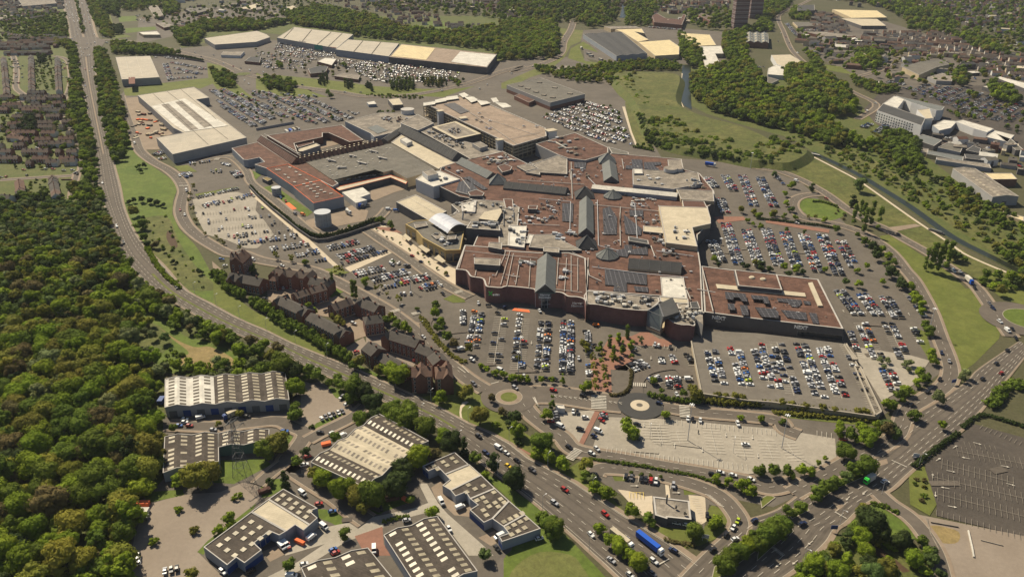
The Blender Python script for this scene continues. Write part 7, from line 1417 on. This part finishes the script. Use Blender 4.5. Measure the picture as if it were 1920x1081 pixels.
# ============================================================ VEGETATION
g4 = ['fresh', 'green', 'green', 'olive', 'fresh', 'yellow', 'green', 'dark', 'olive', 'fresh', 'fresh', 'brown', 'yellow', 'green']
WOODAV = ('O 820,70 1000,190 1230,320 1330,410 1560,480 1760,590 1540,700 1180,690 1110,560 1230,450 1130,350 960,300 830,180',)
def wood(tag_, pts, *a, **kw): scatter(tag_, pts, *a, **kw)
wood('in the lower part of the big wood', 'Z -30,790 300,790 300,900 262,930 240,1130 -60,1130', 8.6, (3.6, 8.4), g4, avoid=WOODAV, kinds=['round']*5+['airy', 'bush'])
wood('in the middle of the big wood', 'Z -30,640 250,640 300,690 300,790 -30,790', 8.4, (3.4, 8), g4+['white'], avoid=WOODAV, kinds=['round']*6+['airy'])
wood('in the upper part of the big wood', 'Z -30,470 225,490 270,535 330,580 250,640 -30,640', 8.2, (3.2, 7.4), g4+['white', 'grey'], avoid=WOODAV, kinds=['round']*6+['airy'])
wood('in the big wood below the estate', 'Z -30,385 190,385 205,420 225,470 225,490 -30,470', 6.8, (3.2, 5), ['grey', 'green', 'olive', 'fresh', 'grey', 'dark', 'white'], avoid=WOODAV)
wood('between the rough clearing and the dual carriageway', 'Z 235,560 330,585 450,645 560,700 540,690 430,650 330,605 235,575', 6.5, (3.5, 5.5), ['fresh', 'green', 'dark', 'fresh', 'white', 'olive'])
wood('around the rough clearing', 'O 1200,500 1350,560 1500,690 1300,690 1180,680', 5.5, (1.5, 3), ['lush' if False else 'fresh', 'green'], kinds=['bush'])
wood('above the five-gabled warehouse', 'Z 310,695 420,685 520,680 560,700 560,715 330,705', 6, (3, 4.6), ['fresh', 'green', 'fresh', 'white'], kinds=['round', 'bush'])
trees('in the blossom thicket of the big wood', 'O 900,330,4,w 960,360,4,e 1040,380,4,w 1100,410,5,w 1180,430,6,e 1060,520,5,w 850,480,4,w 1090,580,4,w 1000,620,5,w 1180,640,5,w 1100,640,4,w 1280,250,4,e 1340,260,4,w 1440,300,4,w 1500,320,4,w 1580,350,4,w 1650,380,4,w 1250,330,6,g 1370,370,5,b 1450,400,6,g 1560,440,7,f 1720,520,7,f 1820,530,6,g 1000,140,6,f 1080,180,7,f 1150,220,7,g 1220,150,8,f 1190,260,6,d 560,600,6,f')
trees('around the five-gabled warehouse', 'U 500,40,6,f 650,120,8,f 780,120,8,g 820,100,7,f 920,130,7,b 960,240,11,g 1040,290,9,d 1050,400,8,f 1060,560,6,g 1130,290,7,g 1220,310,7,g 1060,580,6,g 560,0,6,g 730,60,6,b')
trees('beside the gravel lot', 'U 1390,370,7,g 1470,400,9,g 1560,430,8,d 1610,500,8,d 1520,610,6,g 1740,570,8,g 1870,570,8,g 1290,380,4,g 1450,480,6,g 1340,330,5,g')
trees('around the diagonal warehouse', 'S 520,90,6,g 620,60,7,d 700,30,7,d 770,60,9,g 860,100,9,g 980,140,9,g 1060,330,6,b 1120,210,7,f 1180,260,8,d 940,360,9,f 820,440,8,d 780,560,9,d 600,620,10,g 500,640,7,o 390,600,8,f 250,520,7,f 180,490,6,o 125,320,4,d 340,220,5,g 880,660,4,g 1040,755,5,f 60,410,5,g 40,60,6,g 410,915,5,g 540,730,5,o')
trees('behind the stepped units', 'S 1270,320,5,dC 1350,370,6,g 1480,420,6,dC 1620,530,8,d 1420,500,4,f 1840,790,4,g 1890,850,6,g 1910,900,6,g 1420,1070,5,e R 250,670,6,g 310,730,6,g 200,650,4,g')
trees('on the estate lawns by the pylon', 'T 560,360,10,y 650,310,9,o 430,370,6,f 270,260,7,g 190,130,8,f 300,60,6,o 1160,110,9,o 1060,160,8,g 1205,400,5,dC 1100,400,4,dB 800,660,5,f 730,740,5,fB 860,500,4,fB 440,590,4,fB 555,740,4,oB 265,820,4,fB 530,1050,5,o 40,740,6,g 100,680,5,g 1240,990,5,g 520,200,3,g U 650,590,4,o 495,670,3,o 175,700,4,g 830,800,5,g 1170,690,3,dB')
trees('on the grass below the grassy roundabout', 'W 960,850,8,o 1250,860,7,d 1290,980,6,f 820,630,7,o 600,680,6,f 1100,930,4,f 1060,700,4,b 1160,820,4,b S 1790,340,5,f 1880,350,6,f 1840,250,7,g R 40,40,5,g 50,110,4,dB 215,110,7,g 190,170,5,f 270,215,5,f 365,255,6,f')
trees('around the drive-through', 'R 530,275,6,y 520,340,4,g 575,365,4,w 590,425,5,f 680,460,6,f 870,590,6,f 990,660,5,g 1310,740,6,g 1480,660,5,f 1450,700,4,f 1480,370,4,f 1560,390,4,f 1650,410,5,f 1720,445,5,f 860,325,1.5,g 930,340,1.5,g 1000,350,1.5,g 1070,360,1.5,g 1690,400,4,f')
trees('on the central reservation by the blue lorry', 'R 630,725,4.5,f 700,800,5,f 775,840,6,f 840,915,5,f 910,970,6,f')
trees('on the junction median', 'R 1510,980,6,g 1570,930,6,g 1640,885,6,g 1700,850,6,f 1760,810,6,g 1830,760,6,g 1890,710,6,g 1540,1010,6,g Q 10,850,6,g 60,780,7,g 120,740,7,g 180,700,7,g 240,600,5,g 320,560,5,g 430,470,6,g 480,430,6,g 540,400,5,g 590,380,5,g 650,340,5,e 710,300,6,g 780,290,7,g')
trees('in the row above the right junction', 'Q 30,310,4.5,g 125,315,5,g 230,325,5,g 325,300,5,f 380,310,5,f 440,260,2.5,f 490,225,2.5,f 640,180,7,g 600,40,5,f 690,60,6,g 760,30,5,f 800,80,7,f 850,40,6,g 930,20,6,b 1000,40,5,e R 1790,305,5,g 1885,312,5,g')
trees('in the thicket at the lower right', 'Q 780,640,7,d 830,690,9,d 880,760,7,d 1040,820,6,d 1110,850,5,d 1180,820,5,g 700,760,5,f 760,600,5,o 1240,900,5,g 700,700,4,g')
scatter('in the scrub at the bottom right', 'Q 560,800 720,770 1000,880 1230,900 1340,1079 1380,1130 180,1130 420,960', 6.3, (2.4, 5), ['green', 'fresh', 'olive', 'grey', 'dark', 'fresh'], avoid=('Q 720,790 900,880 1100,1040 1050,1060 820,940',), kinds=['round', 'bush', 'round'])
trees('below the lower car park', 'M 45,575,3,fC 0,565,4,f 115,575,3,f 210,575,3.5,f 285,580,3.5,f 365,590,3,fC W 970,410,3,f 1020,440,3.5,f 1100,460,4,f 1180,480,4,f 1250,505,4,f 1330,520,3.5,f 1390,530,3,f 860,250,5,oA 730,200,5,b 660,140,6,g 590,60,5,g N 1600,500,5,g 1590,560,6,f 1640,620,5,f')
trees('on the red paved plaza', 'M 640,330,3.4,gC 705,310,4.2,gC 765,280,4.6,fC 830,250,4.4,gC 860,340,4,fC 795,365,4,gC 730,395,4,fC 530,320,5,o 625,360,4,f 740,430,5,yA 925,290,4,wA 860,410,3,g')
trees('in the airy avenue', 'M 535,360,4,yA 585,420,3.6,oA 590,480,3.6,yA 600,540,3.6,oA 600,590,3.4,yA 650,440,3.6,fA 665,500,3.8,oA 675,560,3.6,fA 680,620,3.6,oA 610,640,3,yA 530,620,5.5,f 655,390,3.4,oA')
trees('below the raised deck', 'M 1330,680,7,o 1300,640,5,o 1240,670,4,g 1020,580,4,f 1480,690,4,o 1540,700,4,o 1600,705,4,o 1660,710,4,o L 180,905,4,o 260,915,4,o 350,925,4,o 470,940,4,o 560,950,4,o 710,960,4,o 780,965,4,o 930,900,6,f 980,910,5,g M 1080,660,3,g 1110,820,4.5,f 1650,845,3,f 1795,862,3,f 860,930,7,f 820,900,6,f 875,975,5,g 45,420,3,o L 30,1010,3,f 180,1030,3,g')
trees('beside the little pale car park', 'M 290,760,4,gC 245,830,6,f 25,850,5,d 45,940,6,f 210,1040,7,g')
trees('on the east hedge line beside the grass field', 'L 1110,60,5,f 1130,110,5,f 1155,150,6,f 1185,200,5,f 1190,240,5,f 1060,60,5,d 1210,330,5,g 1240,375,6,g 1260,540,5,f 1275,590,5,f 1180,680,6,f 1215,720,6,g 1160,750,5,f 1080,800,6,f 1040,840,6,g 1140,980,6,g 1315,860,6,w 1500,690,5,w 1480,720,4,w 890,590,3.5,w 940,595,3,w 1070,610,4,w 1110,615,3,w 910,640,3,w 1095,655,3,w 1330,1060,4,f 950,1060,7,e 870,1055,4,f 740,1060,4,f 600,1065,4,f')
trees('poplars in the left clump by the canal meadow', 'K 700,560,2.6,gT 765,550,2.6,gT 775,610,3,gT 825,555,3,gT 880,590,2.8,gT 745,520,2.2,gT'); trees('poplars in the right clump by the canal meadow', 'K 1218,885,2.4,gT 1262,870,3.2,gT 1310,880,3,gT 1380,860,3.2,gT 1340,840,2.8,gT 1285,840,2.4,gT')
trees('along the canal meadow', 'K 745,325,11,e 690,455,7,dC 395,355,5,dC 275,215,3,d 245,325,6,f 200,390,5,f 215,460,5,f 245,500,5,e 280,560,4,f 570,640,6,g 720,690,4,g 780,730,6,g 840,770,7,d 860,830,7,d 950,830,5,f 890,790,5,f 970,950,8,d 1040,1040,6,d 1440,820,9,d 1650,970,6,g 1730,970,6,g 1860,980,6,g 120,255,5,e 120,540,5,o 20,540,4,f 190,560,3,g 930,890,4,g 990,880,5,g 1110,1060,4,g 1500,860,4,g 1780,1040,6,g 1880,1030,6,d 790,910,4,f 720,940,4,f 340,670,3,g 210,650,3,g 30,620,3,f 490,940,4,f 480,580,4,f 370,560,3,oA 420,560,3,oA L 640,30,5,e 730,40,5,f 900,30,4,f 1040,30,5,d')
trees('in the eastern car park islands', 'J 1350,400,5,f 1600,450,3,d 1640,470,4,d 1380,460,3,d 1720,440,5,o 1770,490,4,d H 1700,940,5,o 1740,970,4,f 1860,970,4,f 1580,920,5,o 1650,1020,3,f K 120,530,4,o 200,550,3,f J 1640,60,3,f 1690,90,3,f 1760,110,4,f K 30,900,5,d 90,930,4,d 190,920,5,f 280,930,5,f 330,960,4,d 230,960,4,d')
trees('in the western car parks', 'F 440,730,3,oA 410,700,3,oA 570,780,3,oA 460,750,2.5,o 215,395,4,oA 215,440,4,oA 230,500,4,oA 260,580,4,oA 240,340,4,oA 320,680,3,oA 840,840,4,yA 945,860,4,yA 1050,885,4,fA 560,700,2,oA N 890,240,5,yA 920,250,4,yA 1095,330,6,f 1180,380,4,oA 1255,420,3,oA 1340,465,4,yA 1290,190,3,g 1470,525,3,g 560,170,3,yA 450,130,3,yA 660,190,4,f 1210,370,2.5,oA')
trees('among the brick flats', 'N 855,350,2,gT 1003,405,2,gT 1025,410,2,gT 680,510,4,f 720,540,5,f 910,610,6,o 860,590,4,o 500,300,1,g 270,240,5,g 280,220,4,g 1240,610,5,g 1270,580,4,o 1390,665,6,f 1330,640,6,g 1300,600,4,f 1040,900,7,o 1000,940,5,g 1190,970,5,o 1290,980,8,f 1340,1010,9,f 1240,960,6,f 330,500,4,f 390,540,4,f 800,730,4,o 700,640,4,g 850,385,3,g')
trees('on the plaza and behind the service wall', 'I 70,50,5,g 35,55,4,g 155,100,5,g 655,530,3,o 575,490,2,g 500,440,1.5,g 450,380,1.5,o 400,350,1.5,g 325,320,1.5,g 240,265,1.5,g 170,220,1.5,g 90,155,1.5,g 30,140,1.5,g 120,210,1.5,d F 1590,575,3,g 1360,630,3,f')
trees('on the verge above the pines', 'E 960,510,8,o 1010,600,9,g 1030,700,6,g 1110,750,6,b 1060,750,5,d 1180,800,3,d 1240,880,3,d 1380,860,2.5,gB 1440,950,4,d 920,450,4,d 960,440,4,d 1020,430,5,d 1080,440,5,d 1130,450,5,d 1170,470,4,d 1010,225,4,d 1040,190,4,d 860,120,8,d 830,40,7,g 980,205,3,g 1000,190,4,g 1030,570,3,d 1400,180,2,o')
hw_ = 'Z 400,505 415,530 430,545 455,575 490,600 520,625 550,650 600,670 640,690'
for i, (s, lab) in enumerate((('N 20,290 60,330 100,380 150,420 210,455', 'dark green belt of trees behind the left brick flats, upper stretch'), ('N 300,500 380,550 450,600 520,650 600,700', 'dark green belt of trees behind the left brick flats, middle stretch'), ('N 620,700 700,750 780,800 860,850 960,900', 'dark green belt of trees behind the left brick flats, lower stretch'))): hedge(lab, s, 8, 7, 'green', name='hedge')
for s, lab, w_, h, c_ in (('R 560,235 780,265 980,295 1100,320', 'trimmed hedge between the two curving roads, left half', 2.2, 1.6, 'green'), ('R 1130,325 1300,355 1420,390 1500,425', 'trimmed hedge between the two curving roads, right half', 2.2, 1.6, 'green'), ('Q 1130,290 1270,175 1440,60', 'dark hedge along the dark empty car park', 3, 2.6, 'dark'), ('Q 830,560 920,580 1010,625', 'bright clipped hedge on the triangular lawn at the right', 3, 2, 'green'), ('L 1690,930 1740,850 1800,800 1870,780', 'bushy hedge on the outer side of the junction road', 8, 5, 'green'), ('L 1480,1079 1600,1000 1700,1010 1919,1079', 'rough hedge above the dark empty car park', 3, 2, 'dark'),
    ('F 1000,650 1090,700 1180,712 1340,675 1560,590', 'dark hedge on top of the curving service wall', 3, 4.2, 'dark'), ('F 650,345 760,450 900,560 1000,650', 'low dark hedge down the side of the service road', 2, 2.6, 'dark'), ('M 860,520 850,630 800,690 710,700', 'brown clipped hedge round the empty corner plot', 2.4, 2, 'brown'), ('M 990,700 1100,730 1260,750 1340,750', 'tall hedge between the roundabout with the pale disc and the deck', 3.5, 3.4, 'green'), ('M 1360,740 1500,755 1700,770 L 100,920 400,965 850,1000', 'long hedge at the foot of the raised deck', 4, 3.6, 'olive'), ('L 120,975 400,1000 850,1040', 'second lower hedge below the raised deck', 4, 2, 'olive'), ('K 0,580 200,600 420,625 560,650', 'dark hedge across the middle of the eastern car park', 2.4, 2, 'dark'), ('E 110,430 250,440 340,450 480,470', 'dark hedge at the lower edge of the estate', 5, 4, 'dark'),
    ('R 1120,820 1200,840 1290,850', 'reddish shrub bed below the drive-through', 3, 1.2, 'brown'), ('S 700,840 800,810 860,805', 'clipped hedge beside the silver car on the estate', 2.4, 1.6, 'green'), ('N 1500,600 1600,750 1700,860 1800,920', 'scrubby hedge between the ring road and the lower car park', 4, 2, 'olive'), ('E 1060,790 1120,900 1200,1000 1300,1079', 'green hedge on the right verge of the dual carriageway', 4, 3, 'fresh'), ('K 400,455 470,460 570,490', 'low hedge on the oval lawn', 2.5, 2, 'green'), ('H 620,370 700,380 780,400', 'short bright hedge at the tip of the grass wedge', 4, 3, 'green'), ('A 1100,385 1300,410 1460,440', 'dark hedge behind the retail warehouse car park', 5, 4, 'dark'), ('D 820,950 900,1000 1000,1040', 'pale hedge beside the office car park', 3, 2, 'olive')):
    hedge(lab, s, w_, h, c_)
FG = ['green', 'fresh', 'green', 'olive', 'green', 'dark', 'fresh']
for s, gap, rr, mix, kd in (
  ('A 480,300 540,330 590,560 600,700 640,900 680,1079 590,1079 500,900 500,700 520,600 500,430', 8, (3.5, 6), FG, None), ('E 590,-20 680,0 700,200 715,350 740,460 600,470 600,300', 8, (3.5, 6), FG, None), ('A 690,370 740,350 800,480 860,700 900,860 930,1079 790,1079 740,850 700,600', 8.5, (4, 6.5), FG, None), ('E 790,0 890,-10 900,150 820,180', 8, (4, 6), FG, None),
  ('A 620,0 740,0 780,120 820,280 740,260 680,160', 8, (3, 6), FG+['yellow'], None), ('A 540,0 560,0 610,220 590,270 570,120', 8, (3, 4), FG, None), ('A 800,310 1100,340 1300,400 1200,400 980,400 820,390', 8, (4, 6), FG, None), ('A 1250,250 1480,165 1919,170 B 300,160 0,220 A 1480,230 1420,330 1290,330', 9, (5, 8), FG, None),
  ('B 200,110 480,60 620,80 700,240 500,210 280,185', 9, (5, 8), FG, None), ('B 620,90 800,110 1000,190 1200,230 1400,240 1700,210 1919,220 2150,130 2180,420 1750,440 1700,370 1300,320 1040,300 720,270 640,200', 11.5, (4, 8), FG+['olive', 'yellow'], None), ('B 700,60 1100,0 1919,50 1960,180 1700,140 1400,120', 24, (4, 7), FG, None), ('C 0,0 850,-20 840,160 640,210 560,170 330,170 200,120 0,100', 17, (5, 9), FG, None), ('C 200,150 400,190 420,330 200,430 0,400 0,180', 9, (5, 8), FG, None), ('C 890,-20 1300,-20 1100,100 1060,200 900,190', 17, (5, 8), FG, None),
  ('C 180,480 420,510 700,480 980,560 950,690 880,660 760,600 560,600 300,540', 9.5, (3, 5.5), FG+['yellow'], None), ('C 700,470 1100,440 1290,470 1290,510 900,520 800,530', 8, (3, 5), FG, None), ('C 1280,240 1380,310 1460,420 1450,490 1370,500 1280,400', 8, (4, 7), FG, None), ('C 1290,80 1640,60 1660,220 1500,230 1350,180', 22, (5, 8), FG, None), ('C 1840,180 1919,160 1919,230 1700,240', 12, (4, 7), FG, None),
  ('C 1600,260 1760,240 1760,420 1850,560 1700,500 1600,400', 8, (5, 8), FG, None), ('C 1370,560 1600,470 1850,560 1900,640 2000,660 2100,700 2300,850 2500,1000 2560,1080 K 900,60 500,60 400,0 C 1700,860 1500,800 1380,700', 8.2, (4.5, 8), ['green', 'fresh', 'green', 'dark', 'olive'], None), ('D 180,520 420,500 560,620 700,760 680,830 560,850 300,760', 9, (6, 10), ['green', 'green', 'dark', 'olive', 'fresh'], None),
  ('C 1060,880 1130,850 1280,900 1380,980 1560,1040 1800,1079 K 100,20 330,80 300,150 180,180 0,130 -80,80 C 1500,1079 1180,1079 1070,1000', 8, (3.5, 6), ['green', 'green', 'olive', 'fresh'], ['round', 'round', 'bush']), ('C 950,650 1080,720 1050,800 960,740', 7, (3, 5), FG, None), ('K 900,0 1100,90 1250,280 1400,290 1560,400 1780,520 1919,640 1919,700 1500,540 1300,330 1000,200 800,60', 8.2, (2.6, 5.2), ['green', 'fresh', 'olive', 'green', 'dark'], ['round', 'bush']),
  ('K 430,60 900,60 1200,300 1500,480 1919,700 1919,930 1500,700 1200,500 900,330 500,130', 10, (1.6, 4.2), ['green', 'olive', 'green', 'grey', 'fresh'], ['bush', 'bush', 'round']), ('K 1700,820 1919,760 1960,960 1880,940', 7, (3, 5), FG, None), ('C 1100,560 1250,560 1250,660 1100,560', 12, (2, 3), FG, ['bush']), ('K -20,0 300,0 420,60 100,20', 13, (2, 4), FG, ['bush']), ('C 1400,880 1919,1000 1919,1060 1500,980', 22, (1.5, 3), FG, ['bush']),
  ('D 0,0 260,0 220,60 100,140 100,230 0,240', 11, (4, 8), FG, None), ('D 460,-20 1100,0 1400,160 1400,260 1100,230 1050,150 900,60', 17, (5, 9), FG, None), ('D 1100,-20 1919,-20 1960,420 1500,320 1380,180', 23, (4, 7), FG, None), ('D 700,380 900,360 880,500 700,500', 11, (5, 8), FG, None), ('D 660,560 1000,640 1020,680 840,680 700,620', 8, (3, 5.5), FG, None), ('D 1380,260 1560,260 1760,340 1800,420 1560,360', 13, (5, 8), FG, None), ('D 1650,640 1800,660 1850,760 1700,720', 9, (6, 9), FG, None), ('D 330,370 420,420 470,500 400,480', 8, (4, 6), FG, None), ('D 1380,500 1500,540 1500,640 1400,600', 10, (4, 7), FG, None), ('D 1500,660 1580,690 1560,740', 9, (4, 5), FG, None), ('D 1740,900 1919,940 1919,1000 1800,960', 16, (3, 5), FG, None), ('D 1360,780 1500,830 1640,880 1400,840', 11, (2.5, 4), FG, None), ('D 260,60 380,100 370,160 220,140', 9, (4, 7), FG, None),
  ('A 720,0 860,0 860,130 740,90', 9, (5, 8), ['dark', 'green'], None), ('A 820,190 890,200 880,250 830,250', 8, (5, 7), ['dark'], None), ('A 1180,40 1290,50 1270,110 1190,110', 9, (5, 8), FG, None), ('A 860,0 1400,-20 1200,60 900,90', 13, (4, 7), FG, None), ('A 1520,500 1700,560 1690,640 1560,620', 8, (4, 6), FG, None), ('A 180,160 480,140 490,280 250,290 180,200', 16, (3, 6), FG, None), ('A 0,90 480,100 500,300 0,300', 15, (3, 5), FG, None), ('c 520,380 800,380 820,840 500,840', 11, (1.6, 3.2), FG, ['bush', 'round']), ('c 560,350 660,350 660,480 560,480', 8, (4, 6), ['dark'], None), ('c 780,140 1000,150 1000,230 800,230', 9, (4, 6), ['fresh', 'olive'], None), ('c 130,400 200,400 200,800 130,800', 16, (1.5, 2.5), FG, ['bush']), ('A 0,700 500,700 540,1079 0,1079', 13, (2, 4), FG, ['bush', 'round']), ('E 20,60 560,40 540,200 20,250', 14, (1.8, 3.6), FG, ['bush', 'round']), ('E 180,300 360,300 370,420 180,430', 9, (1.6, 3), FG, ['bush']), ('A 160,870 250,870 240,960 160,950', 8, (5, 7), ['dark'], None), ('A 0,880 110,860 90,960 0,960', 10, (2, 4), FG, None), ('E 520,340 600,340 620,460 520,460', 8, (4, 6), FG, None), ('E 110,410 500,440 480,480 120,470', 8, (3, 5), ['dark', 'green'], None),
  ('B 480,540 510,540 520,620 440,620', 6, (2.5, 3.5), ['dark'], ['cone']), ('B 640,600 700,600 700,650 640,640', 6, (2.5, 3.5), ['dark'], ['cone']), ('B 780,620 840,620 840,670', 6, (3, 4), ['dark'], ['cone']), ('B 960,600 1140,590 1140,650 980,660', 7, (3, 4), ['dark', 'green'], ['cone']), ('B 1180,580 1380,580 1370,640 1200,620', 8, (3, 4), ['dark', 'olive'], ['cone']), ('B 60,560 280,600 280,670 80,650', 9, (4, 6), FG, None), ('B 0,560 60,590 60,620', 8, (3, 5), FG, None), ('B 140,470 190,460 190,500', 8, (4, 5), FG, None), ('B 760,680 1180,690 1220,720 900,705', 7, (2, 3), FG, ['bush']), ('B 1380,570 1500,590 1450,630', 8, (3, 4), FG, None), ('B 500,680 560,690 540,720', 8, (4, 5), FG, None), ('B 590,470 660,470 660,500', 8, (3, 4), FG, None), ('B 780,470 1000,500 980,540 800,500', 16, (2, 3), FG+['brown'], None), ('B 860,800 1020,800 1000,820 860,820', 8, (2, 3), FG, ['bush']),
  ('D 280,230 900,340 1500,420 1919,520 1919,620 1100,620 700,540 400,420', 26, (3, 6), FG, None), ('A 1000,130 1919,0 B 600,0 300,120 A 1250,250', 26, (3, 6), FG, None), ('B 0,340 900,520 1500,560 1300,600 600,600 0,500', 30, (2, 3.5), FG+['brown'], None), ('A 1520,660 1919,900 B 700,860 400,690 0,650', 26, (2, 3), FG, None), ('C 300,840 900,1040 900,760 560,780', 26, (2, 3), FG, None), ('D 1000,640 1919,780 1919,900 1300,860', 24, (2.5, 4), FG, None),
  ('C 960,560 1200,580 1200,800 1500,870 1700,960 1400,960 1100,860 980,700', 17, (1.5, 4), FG, ['bush', 'round']), ('H 620,360 700,360 700,400', 6, (2, 3), FG, None), ('K 1900,960 1960,960 1960,1079 1800,1060', 9, (5, 7), FG, None), ('L 1600,40 1919,60 1919,110 1740,140', 13, (3, 5), FG, ['round', 'bush']), ('L 1440,700 1560,620 1600,640 1380,800', 9, (2.5, 4), ['green', 'white'], ['bush', 'round']), ('L 1150,960 1330,850 1290,900 1170,990', 8, (2.5, 4.5), FG, None), ('Q 1090,360 1180,300 1240,560 1230,640 1130,580', 6, (1.4, 2.6), ['olive', 'green', 'brown'], ['bush']), ('K 0,-20 500,0 330,80 60,30', 14, (2, 4), FG, ['bush']), ('K 900,-30 1150,20 1180,230 1000,200', 7, (5, 7), ['dark', 'green'], None), ('K 560,460 660,540 640,600 560,560', 8, (1.5, 2.5), ['green', 'brown'], ['bush'])):
    scatter('in the distance', s, gap, rr, mix, gi=0, kinds=kd)
scatter('on the bank of the raised meadow', 'H 640,60 800,230 1000,340 1400,410 1919,480 1919,560 1400,490 1000,420 740,330', 6, (3.5, 6), ['dark', 'green', 'dark'], kinds=['round'])
scatter('on the bank of the raised meadow', 'C 940,690 1010,740 1090,900 1130,1079 1060,1060 960,800', 7, (2, 4), ['dark', 'green'], kinds=['bush'])
sc_b = [(1000+i*26, 620+i*34) for i in range(8)]
scatter('on the rough grass beside the ring road', 'E 1000,600 1200,560 1300,760 1420,950 1500,1079 1300,1079 1180,960 1060,780', 13, (1, 2.4), ['green', 'dark', 'fresh'], kinds=['bush'])
def merge_extra(root, name, keep=95):
    ch = [c for c in root.children if c.name.split('.')[0] == name]
    if len(ch) <= keep: return
    def front(c): v = c.data.vertices[0].co; return v.y+root.location.y
    ch.sort(key=front); extra = ch[keep:]; mb = MB(); mats = []
    for c in extra:
        o_ = len(mb.v); mb.v += [tuple(v.co) for v in c.data.vertices]; base = len(mats); mats += list(c.data.materials)
        for p_ in c.data.polygons: mb.f.append(tuple(i+o_ for i in p_.vertices)); mb.m.append(base+p_.material_index)
    um = []; idx = []
    for m_ in mats:
        if m_ not in um: um.append(m_)
        idx.append(um.index(m_))
    mb.m = [idx[i] for i in mb.m]; o = meshobj(name+'_group', mb.mesh(name+'_group', um), root); o['kind'] = 'stuff'
    for c in extra: bpy.data.objects.remove(c)
def nest(root):
    """pieces of walls and roofs become sub-parts of the wall or roof they sit on"""
    ch = list(root.children); bb = {}
    for c in ch:
        if c.type != 'MESH' or not len(c.data.vertices): continue
        v = np.empty(len(c.data.vertices)*3, np.float32); c.data.vertices.foreach_get('co', v); v = v.reshape(-1, 3); bb[c] = (v.min(0), v.max(0))
    walls = [c for c in bb if c.name.split('.')[0] in ('wall', 'retaining_wall', 'core_wall')]; roofs = [c for c in bb if c.name.split('.')[0] in ('roof', 'deck', 'entrance_roof')]
    def pick(c, hosts):
        m = (bb[c][0]+bb[c][1])/2; best = None
        for h in hosts:
            a, b = bb[h]; d = max(a[0]-m[0], m[0]-b[0], 0)+max(a[1]-m[1], m[1]-b[1], 0)+abs(b[2]-bb[c][0][2])*2+(b[0]-a[0]+b[1]-a[1])*.002
            if best is None or d < best[0]: best = (d, h)
        return best and best[1]
    for c in list(bb):
        st = c.name.split('.')[0]
        if st in ('window', 'shop_window', 'door', 'roller_door', 'plinth', 'fascia_panel', 'balcony_band', 'logo_panel') and walls: c.parent = pick(c, walls) if st != 'balcony_band' else walls[0]
        elif st in ('chimney', 'rooflight', 'rooftop_unit', 'rooftop_unit_group', 'solar_array', 'duct', 'skylight', 'roof_vent', 'air_duct', 'roof_light_strip', 'domed_rooflight', 'roof_sheets', 'roof_mat', 'roof_canopy', 'ramp', 'flue') and roofs: c.parent = pick(c, roofs)
for r_ in [o for o in sc.collection.objects if o.parent is None and o.type == 'EMPTY' and o.get('category')]:
    if r_.name.startswith(('car.', 'van', 'street_lamp', 'light_mast')): continue
    for nm_ in ('rooftop_unit', 'duct'): merge_extra(r_, nm_)
    nest(r_)
make_cars(); make_houses(); make_trees()
# painted lines last, one object
tag(MARK.build('road_markings', [G['line'], G['yline'], G['fline']]), kind='structure')
HAZE = 0.00003
# ------------------------------------------------------------ distance haze
hz = MB(); hz.prism([(-2500, -700), (2500, -700), (2500, 5200), (-2500, 5200)], -1.5, 300); hz.face([(-2500, -700, -1.5), (-2500, 5200, -1.5), (2500, 5200, -1.5), (2500, -700, -1.5)])
vm_ = bpy.data.materials.new('haze'); vm_.use_nodes = True; vn = vm_.node_tree; vn.nodes.remove(vn.nodes['Principled BSDF'])
pv = vn.nodes.new('ShaderNodeVolumePrincipled'); pv.inputs['Color'].default_value = (.86, .90, 1, 1); pv.inputs['Density'].default_value = HAZE; vn.links.new(pv.outputs[0], vn.nodes['Material Output'].inputs['Volume'])
tag(hz.build('haze', vm_), 'thin pale summer haze over the whole view', 'haze', kind='stuff')
